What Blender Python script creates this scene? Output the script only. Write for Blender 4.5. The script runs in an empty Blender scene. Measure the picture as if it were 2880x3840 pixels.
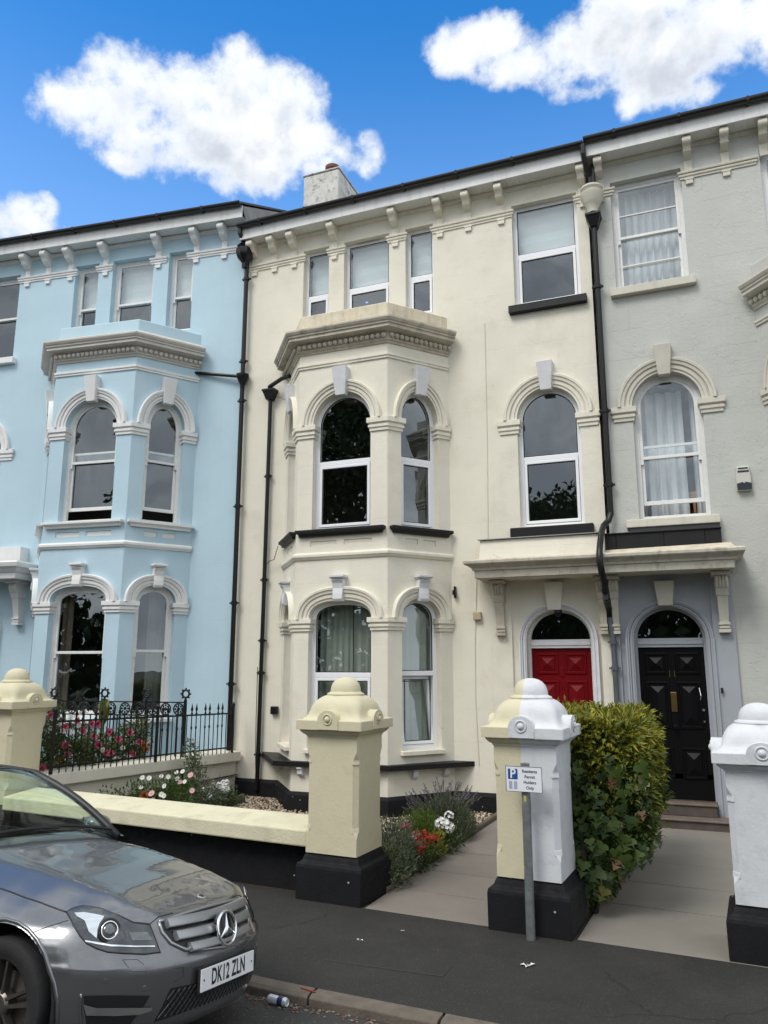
import bpy, bmesh, math, random
from math import radians, sin, cos, pi, sqrt, atan2, hypot
from mathutils import Vector, Matrix, Euler
from mathutils.geometry import tessellate_polygon
from mathutils.bvhtree import BVHTree
random.seed(7)
SC = bpy.context.scene
COL = SC.collection

# ------------------------------------------------------------------ camera
cam_d = bpy.data.cameras.new('camera'); cam = bpy.data.objects.new('camera', cam_d); COL.objects.link(cam)
cam.location = (0, 0, 2.0); cam.rotation_euler = (radians(90 + 11.31), 0, radians(21.678))
cam_d.sensor_fit = 'VERTICAL'; cam_d.sensor_height = 24; cam_d.sensor_width = 18
cam_d.lens = 24 * 2900 / 3840; cam_d.clip_start = 0.05; cam_d.clip_end = 4000
SC.camera = cam
SC.render.resolution_x = 768; SC.render.resolution_y = 1024

# ------------------------------------------------------------------ sun, exposure
SUN_EL, SUN_AZ = 52.0, 202.0          # azimuth clockwise from +Y (the facades face -Y)
sun_d = bpy.data.lights.new('sun', 'SUN'); sun = bpy.data.objects.new('sun', sun_d); COL.objects.link(sun)
sun_d.energy = 2.1; sun_d.angle = radians(24); sun_d.color = (1.0, 0.965, 0.91)
_d = Vector((sin(radians(SUN_AZ)) * cos(radians(SUN_EL)), cos(radians(SUN_AZ)) * cos(radians(SUN_EL)), sin(radians(SUN_EL))))
sun.rotation_euler = _d.to_track_quat('Z', 'Y').to_euler()
sun.location = (0, -5, 30)
vs = SC.view_settings
vs.view_transform = 'Standard'; vs.look = 'None'; vs.gamma = 1.0; vs.use_curve_mapping = False
vs.exposure = 0.05
SC.cycles.max_bounces = 8; SC.cycles.transparent_max_bounces = 12

# ------------------------------------------------------------------ world: Nishita sky with cumulus
world = bpy.data.worlds.new('World'); SC.world = world; world.use_nodes = True
def build_world():
    nt = world.node_tree; nt.nodes.clear(); N = nt.nodes.new; L = nt.links.new
    def math_(op, a, b=None, c=None, clamp=False):
        n = N('ShaderNodeMath'); n.operation = op; n.use_clamp = clamp
        for i, v in enumerate((a, b, c)):
            if v is None: continue
            if isinstance(v, (int, float)): n.inputs[i].default_value = v
            else: L(v, n.inputs[i])
        return n.outputs[0]
    def sstep(x, lo, hi):
        n = N('ShaderNodeMapRange'); n.interpolation_type = 'SMOOTHSTEP'
        L(x, n.inputs[0]); n.inputs[1].default_value = lo; n.inputs[2].default_value = hi
        return n.outputs[0]
    def mixc(f, a, b):
        n = N('ShaderNodeMix'); n.data_type = 'RGBA'
        for s, v in ((n.inputs[0], f), (n.inputs[6], a), (n.inputs[7], b)):
            if isinstance(v, (int, float)): s.default_value = v
            elif isinstance(v, tuple): s.default_value = (*v, 1)
            else: L(v, s)
        return n.outputs[2]
    out = N('ShaderNodeOutputWorld'); bg = N('ShaderNodeBackground'); L(bg.outputs[0], out.inputs[0])
    bg.inputs[1].default_value = 0.1
    sky = N('ShaderNodeTexSky'); sky.sky_type = 'NISHITA'; sky.sun_disc = False
    sky.sun_elevation = radians(SUN_EL); sky.sun_rotation = radians(SUN_AZ)
    sky.air_density = 1.0; sky.dust_density = 0.3; sky.ozone_density = 2.0
    tint = N('ShaderNodeMix'); tint.data_type = 'RGBA'; tint.blend_type = 'MULTIPLY'; tint.inputs[0].default_value = 1
    tc = N('ShaderNodeTexCoord'); sep = N('ShaderNodeSeparateXYZ'); L(tc.outputs['Generated'], sep.inputs[0])
    x, y, z = sep.outputs
    az = math_('MULTIPLY', math_('ARCTAN2', x, y), 180 / pi)
    el = math_('MULTIPLY', math_('ARCSINE', z), 180 / pi)
    L(sky.outputs[0], tint.inputs[6]); L(mixc(sstep(el, 46.0, 27.0), (0.36, 1.66, 2.62), (1.75, 2.45, 2.95)), tint.inputs[7]); blue = tint.outputs[2]
    def noise(scale, detail, rough, off=(0, 0, 0), dist=0.0):
        m = N('ShaderNodeVectorMath'); m.operation = 'ADD'; L(tc.outputs['Generated'], m.inputs[0]); m.inputs[1].default_value = off
        n = N('ShaderNodeTexNoise'); n.inputs['Scale'].default_value = scale; n.inputs['Detail'].default_value = detail
        n.inputs['Roughness'].default_value = rough; n.inputs['Distortion'].default_value = dist
        L(m.outputs[0], n.inputs['Vector']); return n.outputs[0]
    # cumulus heaps: azimuth, elevation, half widths (degrees)
    heaps = [(-46.6, 36.6, 3.4, 1.5), (-42.2, 38.9, 3.8, 1.7), (-43.2, 36.7, 5.2, 1.8), (-38.1, 38.6, 4.0, 1.9), (-33.7, 40.1, 3.2, 1.6), (-29.8, 39.1, 3.3, 2.0), (-35.0, 37.3, 6.8, 2.1), (-40.3, 35.3, 4.6, 1.6), (-42.3, 34.0, 2.0, 0.7), (-32.3, 35.3, 4.5, 1.7), (-30.4, 34.3, 2.3, 0.8), (-26.7, 36.0, 3.5, 1.4), (-23.0, 36.0, 2.0, 1.2), (-29.0, 36.8, 3.8, 1.6), (-47.9, 36.4, 0.9, 0.9),
             (-13.4, 42.3, 4.2, 1.2), (-15.3, 41.6, 2.9, 1.0), (-10.0, 40.5, 4.5, 1.1), (-5.8, 40.5, 4.6, 1.7), (-1.8, 40.9, 4.8, 2.1), (1.5, 39.2, 4.8, 2.2), (5.0, 39.9, 4.3, 1.9), (8.5, 39.5, 2.6, 2.0), (-1.8, 37.5, 1.3, 0.9), (-5.6, 38.8, 2.9, 0.7), (3.0, 37.1, 2.5, 0.8), (-0.5, 42.6, 4.1, 1.4),
             (-17.6, 39.3, 1.5, 0.42), (-48.6, 29.0, 2.5, 1.2), (-47.5, 30.0, 1.4, 0.8), (-50.2, 28.3, 1.5, 1.2), (-45.8, 29.1, 1.3, 0.4)]
    field = None; low = None
    for a, e, rx, ry in heaps:
        rx, ry = rx * .92, ry * 1.22
        pk = 0.45 if rx * ry < 0.9 else 0.8 if rx * ry < 3 else 1.0
        dx = math_('DIVIDE', math_('SUBTRACT', az, a), rx); dy = math_('DIVIDE', math_('SUBTRACT', el, e), ry)
        f = math_('SUBTRACT', pk, math_('ADD', math_('MULTIPLY', dx, dx), math_('MULTIPLY', dy, dy)))
        field = f if field is None else math_('SMOOTH_MAX', field, f, 0.45)
        # the same heap one degree up: the difference tells how much cloud lies above
        dy2 = math_('DIVIDE', math_('SUBTRACT', el, e - 1.3), ry)
        f2 = math_('SUBTRACT', pk, math_('ADD', math_('MULTIPLY', dx, dx), math_('MULTIPLY', dy2, dy2)))
        low = f2 if low is None else math_('SMOOTH_MAX', low, f2, 0.45)
    n1 = noise(11, 12, 0.58, (0, 0, 0), 0.10); n2 = noise(12, 6, 0.55, (-.010, 0, 0.024), 0.15); n3 = noise(12, 6, 0.55, (0, 0, 0), 0.15); n0 = noise(42, 8, 0.60, (3, 1, 2), 0.1); nw = noise(5.0, 3, 0.5, (2, 2, 9))
    f = math_('ADD', math_('MAXIMUM', field, -1.8), math_('MULTIPLY', math_('SUBTRACT', n1, 0.5), 4.2))
    f = math_('ADD', f, math_('MULTIPLY', math_('SUBTRACT', n0, 0.5), 2.0))
    f = math_('ADD', f, math_('MULTIPLY', math_('SUBTRACT', nw, 0.5), 0.5))
    mask = sstep(f, -0.34, 0.90)
    # billow shading: grey where a lot of cloud lies above, bright on tops and rims
    sh = math_('ADD', math_('MULTIPLY', math_('SUBTRACT', field, low), 0.62), math_('MULTIPLY', math_('SUBTRACT', n3, n2), 4.2))
    sh = math_('ADD', sh, math_('MULTIPLY', math_('SUBTRACT', nw, 0.5), -1.2))
    bright = sstep(sh, -0.95, 0.45)
    thick = sstep(f, 0.35, 1.5)
    body = mixc(bright, (6.3, 6.8, 7.7), (10.1, 10.3, 10.5))
    cloud = mixc(thick, (8.6, 9.2, 10.0), body)
    # the rest of the sky, out of frame: denser cloud, brightened for window reflections
    m1 = noise(1.9, 7, 0.55, (5, 2, 1), 0.3)
    away = sstep(math_('ABSOLUTE', math_('ADD', az, 21.0)), 42.0, 62.0)
    over = sstep(el, 47.0, 56.0)
    reg = math_('MAXIMUM', away, over)
    mask2 = math_('MULTIPLY', sstep(m1, 0.24, 0.38), reg)
    m2 = noise(7.0, 7, 0.6, (1, 7, 3), 0.5)
    c2 = mixc(sstep(m2, 0.35, 0.65), (7.6, 8.3, 9.4), (14.8, 15.3, 15.8))
    col = mixc(mask, blue, cloud)
    col = mixc(mask2, col, c2)
    L(col, bg.inputs[0])
build_world()
world.cycles.sampling_method = 'AUTOMATIC'

# ------------------------------------------------------------------ materials
def srgb(r, g, b):
    f = lambda c: (c / 12.92 if c <= 0.04045 else ((c + 0.055) / 1.055) ** 2.4)
    return tuple(f(v / 255) for v in (r, g, b))
MATS = {}
def mat(name, base, rough=0.6, metal=0.0, var=0.0, vscale=3.0, bump=0.0, bscale=40.0, dirt=None, dirt_amt=0.0, dirt_scale=2.0,
        island=None, coat=0.0, spec=0.5, ashlar=0.0, speck=None, streak=0.0, trans=0.0, sheen=0.0, rvar=0.0, crack=None, peel=0.0):
    m = bpy.data.materials.new(name); m.use_nodes = True; nt = m.node_tree; N = nt.nodes.new; L = nt.links.new
    b = nt.nodes['Principled BSDF']
    b.inputs['Base Color'].default_value = (*base, 1); b.inputs['Roughness'].default_value = rough; b.inputs['Metallic'].default_value = metal
    b.inputs['Specular IOR Level'].default_value = spec
    if coat: b.inputs['Coat Weight'].default_value = coat; b.inputs['Coat Roughness'].default_value = 0.04
    tc = N('ShaderNodeTexCoord'); co = tc.outputs['Object']
    def noise(s, d=5, r=0.55, mapping=None):
        n = N('ShaderNodeTexNoise'); n.inputs['Scale'].default_value = s; n.inputs['Detail'].default_value = d; n.inputs['Roughness'].default_value = r
        if mapping:
            mp = N('ShaderNodeMapping'); mp.inputs['Scale'].default_value = mapping; L(co, mp.inputs[0]); L(mp.outputs[0], n.inputs['Vector'])
        else: L(co, n.inputs['Vector'])
        return n.outputs[0]
    def ramp(f, lo, hi):
        n = N('ShaderNodeMapRange'); L(f, n.inputs[0]); n.inputs[1].default_value = lo; n.inputs[2].default_value = hi; return n.outputs[0]
    def mix(f, a, c, blend='MIX'):
        n = N('ShaderNodeMix'); n.data_type = 'RGBA'; n.blend_type = blend
        for s, v in ((n.inputs[0], f), (n.inputs[6], a), (n.inputs[7], c)):
            if isinstance(v, (int, float)): s.default_value = v
            elif isinstance(v, tuple): s.default_value = (*v[:3], 1)
            else: L(v, s)
        return n.outputs[2]
    col = None
    if island:
        g = N('ShaderNodeNewGeometry'); cr = N('ShaderNodeValToRGB'); L(g.outputs['Random Per Island'], cr.inputs[0])
        el = cr.color_ramp.elements
        while len(el) < len(island): el.new(0.5)
        for i, c in enumerate(island): el[i].position = i / max(1, len(island) - 1); el[i].color = (*c, 1)
        col = cr.outputs[0]
    if var:
        dark = tuple(c * (1 - var) for c in base); lite = tuple(min(1, c * (1 + var * 0.6)) for c in base)
        vf = ramp(noise(vscale, 6, 0.6), 0.3, 0.7)
        if col is None: col = mix(vf, dark, lite)
        else: col = mix(1.0, col, mix(vf, (1 - var,) * 3, (1 + var * .5,) * 3), 'MULTIPLY')
    if streak:
        sf = ramp(noise(1.0, 5, 0.6, (9, 9, 0.5)), 0.52, 0.78)
        col = mix(1.0, col if col is not None else base, mix(sf, (1, 1, 1), (1 - streak, 1 - streak * 1.05, 1 - streak * 1.2)), 'MULTIPLY')
    if dirt:
        df = ramp(noise(dirt_scale, 8, 0.65), 0.58 - 0.06, 0.72)
        n = N('ShaderNodeMath'); n.operation = 'MULTIPLY'; L(df, n.inputs[0]); n.inputs[1].default_value = dirt_amt
        col = mix(n.outputs[0], col if col is not None else base, dirt)
    if speck:
        scol, sscale, thr = speck
        v = N('ShaderNodeTexVoronoi'); v.inputs['Scale'].default_value = sscale; L(co, v.inputs['Vector'])
        wn = N('ShaderNodeSeparateColor'); L(v.outputs['Color'], wn.inputs[0])
        a = N('ShaderNodeMath'); a.operation = 'LESS_THAN'; L(v.outputs['Distance'], a.inputs[0]); a.inputs[1].default_value = 0.27
        c = N('ShaderNodeMath'); c.operation = 'LESS_THAN'; L(wn.outputs[0], c.inputs[0]); c.inputs[1].default_value = thr
        d = N('ShaderNodeMath'); d.operation = 'MULTIPLY'; L(a.outputs[0], d.inputs[0]); L(c.outputs[0], d.inputs[1])
        col = mix(d.outputs[0], col if col is not None else base, scol)
    if crack:
        ccol, cs, cw, cm = crack
        dm = N('ShaderNodeTexNoise'); dm.inputs['Scale'].default_value = 1.6; dm.inputs['Detail'].default_value = 6; L(co, dm.inputs['Vector'])
        ad = N('ShaderNodeMix'); ad.data_type = 'RGBA'; ad.blend_type = 'ADD'; ad.inputs[0].default_value = 0.55; L(co, ad.inputs[6]); L(dm.outputs['Color'], ad.inputs[7])
        v = N('ShaderNodeTexVoronoi'); v.feature = 'DISTANCE_TO_EDGE'; v.inputs['Scale'].default_value = cs; L(ad.outputs[2], v.inputs['Vector'])
        a = N('ShaderNodeMath'); a.operation = 'LESS_THAN'; L(v.outputs['Distance'], a.inputs[0]); a.inputs[1].default_value = cw
        d = N('ShaderNodeMath'); d.operation = 'MULTIPLY'; L(a.outputs[0], d.inputs[0]); L(ramp(noise(0.7, 4), cm, cm + .06), d.inputs[1])
        col = mix(d.outputs[0], col if col is not None else base, ccol)
    if col is not None: L(col, b.inputs['Base Color'])
    if rvar:
        L(ramp(noise(vscale * 2.3, 5), 0.3, 0.7), (mr := N('ShaderNodeMapRange')).inputs[0])
        mr.inputs[3].default_value = max(0, rough - rvar); mr.inputs[4].default_value = min(1, rough + rvar); L(mr.outputs[0], b.inputs['Roughness'])
    if bump or ashlar:
        h = None
        if bump: h = noise(bscale, 6, 0.6)
        if ashlar:
            mp = N('ShaderNodeMapping'); mp.inputs['Rotation'].default_value = (radians(90), 0, 0); L(co, mp.inputs[0])
            br = N('ShaderNodeTexBrick'); br.inputs['Scale'].default_value = 1.0; br.inputs['Brick Width'].default_value = 1.15
            br.inputs['Row Height'].default_value = 0.46; br.inputs['Mortar Size'].default_value = 0.004; br.inputs['Mortar Smooth'].default_value = 0.6
            L(mp.outputs[0], br.inputs['Vector'])
            pn = ramp(noise(0.9, 3), 0.42, 0.6)
            w = N('ShaderNodeMath'); w.operation = 'MULTIPLY'; L(br.outputs['Fac'], w.inputs[0]); L(pn, w.inputs[1])
            s = N('ShaderNodeMath'); s.operation = 'MULTIPLY_ADD'; L(w.outputs[0], s.inputs[0]); s.inputs[1].default_value = -ashlar
            lowf = noise(2.2, 4)
            a = N('ShaderNodeMath'); a.operation = 'MULTIPLY_ADD'; L(lowf, a.inputs[0]); a.inputs[1].default_value = 2.2
            if h is not None: L(h, a.inputs[2])
            L(a.outputs[0], s.inputs[2]); h = s.outputs[0]
        if peel:
            n = N('ShaderNodeMapRange'); n.interpolation_type = 'SMOOTHSTEP'; L(noise(1.7, 9, 0.62), n.inputs[0]); n.inputs[1].default_value = .555; n.inputs[2].default_value = .575
            q = N('ShaderNodeMath'); q.operation = 'MULTIPLY_ADD'; L(n.outputs[0], q.inputs[0]); q.inputs[1].default_value = peel; L(h, q.inputs[2]); h = q.outputs[0]
        bn = N('ShaderNodeBump'); bn.inputs['Strength'].default_value = bump if bump else 0.3; bn.inputs['Distance'].default_value = 0.012
        L(h, bn.inputs['Height']); L(bn.outputs[0], b.inputs['Normal'])
    if trans:
        t = N('ShaderNodeBsdfTranslucent'); ms = N('ShaderNodeMixShader'); ms.inputs[0].default_value = trans
        if col is not None: L(col, t.inputs[0])
        else: t.inputs[0].default_value = (*base, 1)
        o = nt.nodes['Material Output']; L(b.outputs[0], ms.inputs[1]); L(t.outputs[0], ms.inputs[2]); L(ms.outputs[0], o.inputs[0])
    MATS[name] = m
    return m
def glass_mat(name, tint=(0.8, 0.85, 0.85), f0=0.10, wave=0.0):
    """thin pane: Schlick reflection over clear transmission, the same from either side"""
    m = bpy.data.materials.new(name); m.use_nodes = True; nt = m.node_tree; nt.nodes.clear(); N = nt.nodes.new; L = nt.links.new
    o = N('ShaderNodeOutputMaterial'); mx = N('ShaderNodeMixShader'); t = N('ShaderNodeBsdfTransparent'); g = N('ShaderNodeBsdfGlossy')
    t.inputs[0].default_value = (*tint, 1); g.inputs['Roughness'].default_value = 0.006; g.inputs[0].default_value = (0.90, 0.97, 1.0, 1)
    ge = N('ShaderNodeNewGeometry'); d = N('ShaderNodeVectorMath'); d.operation = 'DOT_PRODUCT'; L(ge.outputs['Normal'], d.inputs[0]); L(ge.outputs['Incoming'], d.inputs[1])
    def mth(op, a, b):
        n = N('ShaderNodeMath'); n.operation = op
        for i, v in ((0, a), (1, b)):
            if isinstance(v, (int, float)): n.inputs[i].default_value = v
            elif v is not None: L(v, n.inputs[i])
        return n.outputs[0]
    c = mth('SUBTRACT', 1.0, mth('ABSOLUTE', d.outputs['Value'], None)); f = mth('ADD', mth('MULTIPLY', mth('POWER', c, 5.0), 1 - f0), f0)
    L(f, mx.inputs[0]); L(t.outputs[0], mx.inputs[1]); L(g.outputs[0], mx.inputs[2]); L(mx.outputs[0], o.inputs[0])
    if wave:
        tc = N('ShaderNodeTexCoord'); n = N('ShaderNodeTexNoise'); n.inputs['Scale'].default_value = 3.0; n.inputs['Detail'].default_value = 1; L(tc.outputs['Object'], n.inputs['Vector'])
        b = N('ShaderNodeBump'); b.inputs['Strength'].default_value = wave; b.inputs['Distance'].default_value = 0.01; L(n.outputs[0], b.inputs['Height'])
        L(b.outputs[0], g.inputs['Normal'])
    MATS[name] = m; return m

# ------------------------------------------------------------------ mesh builder
class MB:
    def __init__(s): s.v = []; s.f = []; s.mi = []
    def add(s, vs, fs, mi=0):
        o = len(s.v); s.v += [tuple(v) for v in vs]
        for f in fs: s.f.append(tuple(i + o for i in f)); s.mi.append(mi)
        return s
    def box(s, x0, x1, y0, y1, z0, z1, mi=0):
        vs = [(x, y, z) for z in (z0, z1) for y in (y0, y1) for x in (x0, x1)]
        return s.add(vs, [(0, 2, 3, 1), (4, 5, 7, 6), (0, 1, 5, 4), (2, 6, 7, 3), (0, 4, 6, 2), (1, 3, 7, 5)], mi)
    def hexa(s, pts, mi=0):     # 8 points, bottom ring ccw then top ring
        return s.add(pts, [(3, 2, 1, 0), (4, 5, 6, 7), (0, 1, 5, 4), (1, 2, 6, 5), (2, 3, 7, 6), (3, 0, 4, 7)], mi)
    def prism(s, pts, fn0, fn1, mi=0):      # polygon (any 2D) mapped by two functions to front and back
        n = len(pts); vs = [fn0(p) for p in pts] + [fn1(p) for p in pts]
        tri = tessellate_polygon([[Vector((p[0], p[1], 0)) for p in pts]])
        fs = [tuple(t) for t in tri] + [tuple(n + i for i in reversed(t)) for t in tri] + [(i, (i + 1) % n, n + (i + 1) % n, n + i) for i in range(n)]
        return s.add(vs, fs, mi)
    def sweep(s, path, prof, closed=False, caps=True, mi=0):
        """prof [(offset to the right of travel, z)] closed polygon, mitred along the plan path [(x, y)]"""
        P = [Vector(p) for p in path]; n = len(P); m = len(prof); vs = []
        for i in range(n):
            if closed: a, b = P[i] - P[i - 1], P[(i + 1) % n] - P[i]
            else:
                a = P[i] - P[i - 1] if i else P[1] - P[0]; b = P[i + 1] - P[i] if i < n - 1 else a
            na = Vector((a.y, -a.x)).normalized(); nb = Vector((b.y, -b.x)).normalized()
            d = (na + nb); d /= max(0.2, d.dot(na))
            vs += [(P[i].x + d.x * o, P[i].y + d.y * o, z) for o, z in prof]
        fs = []
        for i in range(n if closed else n - 1):
            j = (i + 1) % n
            fs += [(i * m + k, i * m + (k + 1) % m, j * m + (k + 1) % m, j * m + k) for k in range(m)]
        if caps and not closed: fs += [tuple(range(m)), tuple(reversed(range((n - 1) * m, n * m)))]
        return s.add(vs, fs, mi)
    def tube(s, pts, r, n=8, caps=True, mi=0):
        P = [Vector(p) for p in pts]; vs = []; rr = r if isinstance(r, (list, tuple)) else [r] * len(P)
        t0 = (P[1] - P[0]).normalized(); up = Vector((0, 0, 1)) if abs(t0.z) < 0.9 else Vector((0, 1, 0))
        u = t0.cross(up).normalized()
        for i, p in enumerate(P):
            a = (P[i] - P[i - 1]).normalized() if i else t0; b = (P[i + 1] - P[i]).normalized() if i < len(P) - 1 else a
            t = (a + b).normalized() if (a + b).length > 1e-6 else a
            u = (u - t * u.dot(t)).normalized(); w = t.cross(u); k = 1 / max(0.5, t.dot(a))
            vs += [tuple(p + (u * cos(2 * pi * j / n) + w * sin(2 * pi * j / n)) * rr[i] * (k if i not in (0, len(P) - 1) else 1)) for j in range(n)]
        fs = [(i * n + j, i * n + (j + 1) % n, (i + 1) * n + (j + 1) % n, (i + 1) * n + j) for i in range(len(P) - 1) for j in range(n)]
        if caps: fs += [tuple(reversed(range(n))), tuple(range((len(P) - 1) * n, len(P) * n))]
        return s.add(vs, fs, mi)
    def lathe(s, prof, c=(0, 0, 0), n=24, fn=None, mi=0, caps=True):   # prof [(r, z)]
        vs = []; fs = []; m = len(prof)
        for r, z in prof:
            for j in range(n):
                a = 2 * pi * j / n; p = (r * cos(a), r * sin(a), z); p = fn(p) if fn else p
                vs.append((p[0] + c[0], p[1] + c[1], p[2] + c[2]))
        for i in range(m - 1):
            fs += [(i * n + j, i * n + (j + 1) % n, (i + 1) * n + (j + 1) % n, (i + 1) * n + j) for j in range(n)]
        if caps: fs += [tuple(reversed(range(n))), tuple(range((m - 1) * n, m * n))]
        return s.add(vs, fs, mi)
    def ico(s, c, r, sub=1, sq=(1, 1, 1), jit=0.0, mi=0):
        bm = bmesh.new(); bmesh.ops.create_icosphere(bm, subdivisions=sub, radius=1)
        vs = [(c[0] + v.co.x * r * sq[0] * (1 + random.uniform(-jit, jit)), c[1] + v.co.y * r * sq[1] * (1 + random.uniform(-jit, jit)), c[2] + v.co.z * r * sq[2] * (1 + random.uniform(-jit, jit))) for v in bm.verts]
        fs = [tuple(v.index for v in f.verts) for f in bm.faces]; bm.free()
        return s.add(vs, fs, mi)
    def mesh(s, name, mats, smooth=False, fix=False, angle=None):
        me = bpy.data.meshes.new(name); me.from_pydata(s.v, [], s.f)
        for m in (mats if isinstance(mats, (list, tuple)) else [mats]): me.materials.append(m)
        if any(s.mi): me.polygons.foreach_set('material_index', s.mi)
        if fix:
            bm = bmesh.new(); bm.from_mesh(me); bmesh.ops.recalc_face_normals(bm, faces=bm.faces); bm.to_mesh(me); bm.free()
        if smooth or angle: me.polygons.foreach_set('use_smooth', [True] * len(me.polygons))
        me.update()
        if angle: me.set_sharp_from_angle(angle=radians(angle))
        return me
    def obj(s, name, mats, parent=None, smooth=False, fix=True, angle=None, loc=None, rot=None, bevel=0.0, label=None):
        o = link(bpy.data.objects.new(name, s.mesh(name, mats, smooth, fix, angle)), parent, loc, rot, label)
        if bevel:
            b = o.modifiers.new('bevel', 'BEVEL'); b.width = bevel; b.segments = 2; b.limit_method = 'ANGLE'; b.angle_limit = radians(40)
            b.harden_normals = False
        return o
def link(o, parent=None, loc=None, rot=None, label=None):
    COL.objects.link(o)
    if parent is not None: o.parent = parent
    if loc is not None: o.location = loc
    if rot is not None: o.rotation_euler = rot if isinstance(rot, (tuple, list, Euler)) else (0, 0, rot)
    if label: o['label'] = label
    return o
def share(name, src, parent=None, loc=None, rot=None, scale=None):     # another object on the same mesh
    o = link(bpy.data.objects.new(name, src.data if hasattr(src, 'data') else src), parent, loc, rot)
    if scale is not None: o.scale = scale if isinstance(scale, (tuple, list)) else (scale,) * 3
    if hasattr(src, 'modifiers'):
        for m in src.modifiers:
            if m.type == 'BEVEL':
                b = o.modifiers.new('bevel', 'BEVEL'); b.width = m.width; b.segments = m.segments; b.limit_method = 'ANGLE'; b.angle_limit = m.angle_limit
    return o
def tag(o, label=None, cat=None, group=None, kind=None):
    if label: o['label'] = label
    if cat: o['category'] = cat
    if group: o['group'] = group
    if kind: o['kind'] = kind
    return o
def thing(name, label, cat, loc=(0, 0, 0), rot=0.0, group=None):
    o = bpy.data.objects.new(name, None); COL.objects.link(o); o.location = loc
    o.rotation_euler = rot if isinstance(rot, (tuple, list)) else (0, 0, rot); o.empty_display_size = 0.2
    return tag(o, label, cat, group)
def text(name, body, size, m, parent, loc, rot, sx=1.0, extrude=0.001, align='CENTER', spacing=1.0, offset=0.0):
    cu = bpy.data.curves.new(name, 'FONT'); cu.body = body; cu.size = size; cu.align_x = align; cu.align_y = 'CENTER'; cu.extrude = extrude
    cu.space_character = spacing; cu.offset = offset; cu.resolution_u = 4
    tmp = bpy.data.objects.new(name, cu); me = bpy.data.meshes.new_from_object(tmp); bpy.data.objects.remove(tmp)
    me.materials.clear(); me.materials.append(m)
    o = bpy.data.objects.new(name, me); link(o, parent, loc, rot); o.scale = (sx, 1, 1)
    return o
# ------------------------------------------------------------------ the palette
M = {}
M['cream'] = mat('cream_stucco', (0.735, 0.700, 0.590), 0.85, var=0.05, vscale=1.3, bump=0.35, bscale=55, ashlar=3.2, streak=0.03, dirt=(0.50, 0.45, 0.34), dirt_amt=0.35, dirt_scale=1.4, crack=((0.33, 0.30, 0.23), 0.42, 0.0022, 0.57), peel=.25)
M['cream_trim'] = mat('cream_trim_paint', (0.735, 0.700, 0.590), 0.7, var=0.06, vscale=4, bump=0.15, bscale=60, streak=0.12)
M['cream_dirty'] = mat('weathered_cream_cornice', (0.52, 0.475, 0.385), 0.8, var=0.18, vscale=6, bump=0.3, bscale=50, dirt=(0.16, 0.14, 0.11), dirt_amt=0.75, dirt_scale=5)
M['cream_parapet'] = mat('stained_cream_parapet', (0.66, 0.59, 0.45), 0.85, var=0.12, vscale=5, bump=0.35, bscale=45, streak=0.35, dirt=(0.30, 0.25, 0.17), dirt_amt=0.6, dirt_scale=4)
M['keywhite'] = mat('white_keystone_paint', (0.66, 0.665, 0.68), 0.75, var=0.08, vscale=7, bump=0.3, bscale=45)
M['blue'] = mat('pale_blue_stucco', (0.455, 0.610, 0.690), 0.82, var=0.05, vscale=1.1, bump=0.25, bscale=55, ashlar=1.4, streak=0.03, peel=.12)
M['blue_trim'] = mat('pale_blue_paint', (0.455, 0.610, 0.690), 0.75, var=0.04, vscale=3, bump=0.12, bscale=60)
M['white_trim'] = mat('white_trim_paint', (0.74, 0.74, 0.725), 0.65, var=0.05, vscale=4, bump=0.12, bscale=60, streak=0.06)
M['greige_trim'] = mat('off_white_cornice_paint', (0.56, 0.53, 0.485), 0.75, var=0.08, vscale=5, bump=0.2, bscale=50, streak=0.10)
M['grey'] = mat('pale_grey_green_stucco', (0.490, 0.498, 0.462), 0.85, var=0.06, vscale=1.2, bump=0.5, bscale=26, ashlar=2.4, streak=0.04, crack=((0.38, 0.39, 0.365), 0.5, 0.0022, 0.62), peel=.4)
M['grey_trim'] = mat('pale_stone_trim_paint', (0.585, 0.560, 0.475), 0.75, var=0.08, vscale=5, bump=0.2, bscale=50, streak=0.15)
M['greyblue'] = mat('blue_grey_paint', (0.345, 0.368, 0.402), 0.7, var=0.06, vscale=3, bump=0.15, bscale=50)
M['black'] = mat('black_masonry_paint', (0.0085, 0.0087, 0.0100), 0.75, spec=.25, var=0.25, vscale=6, bump=0.25, bscale=45, rvar=0.12, speck=((0.4, 0.4, 0.4), 34, 0.008))
M['black_sill'] = mat('black_gloss_sill_paint', (0.009, 0.009, 0.010), 0.5, spec=.3, bump=0.15, bscale=60, var=0.3, vscale=9)
M['iron'] = mat('black_iron_pipe_paint', (0.0075, 0.0075, 0.0085), 0.36, spec=.35, bump=0.12, bscale=50, var=0.2, vscale=9)
M['pipe_grey'] = mat('grey_pipe_paint', (0.085, 0.092, 0.105), 0.45, var=0.2, vscale=8)
M['gutter'] = mat('black_plastic_gutter', (0.011, 0.011, 0.012), 0.36)
M['slate'] = mat('grey_slate_roof', (0.06, 0.062, 0.07), 0.6, var=0.3, vscale=5, bump=0.4, bscale=25)
M['upvc'] = mat('white_plastic_window_frame', (0.80, 0.81, 0.83), 0.28, spec=0.5)
M['sash'] = mat('white_painted_timber_sash', (0.74, 0.74, 0.72), 0.45, var=0.06, vscale=12, bump=0.1, bscale=70)
M['white_soffit'] = mat('white_plastic_soffit', (0.70, 0.70, 0.69), 0.5, var=0.08, vscale=2, streak=0.2)
M['gasket'] = mat('black_rubber_gasket', (0.012, 0.012, 0.013), 0.6)
M['glass'] = glass_mat('window_glass', (0.88, 0.92, 0.91), 0.15, wave=0.05)
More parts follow.
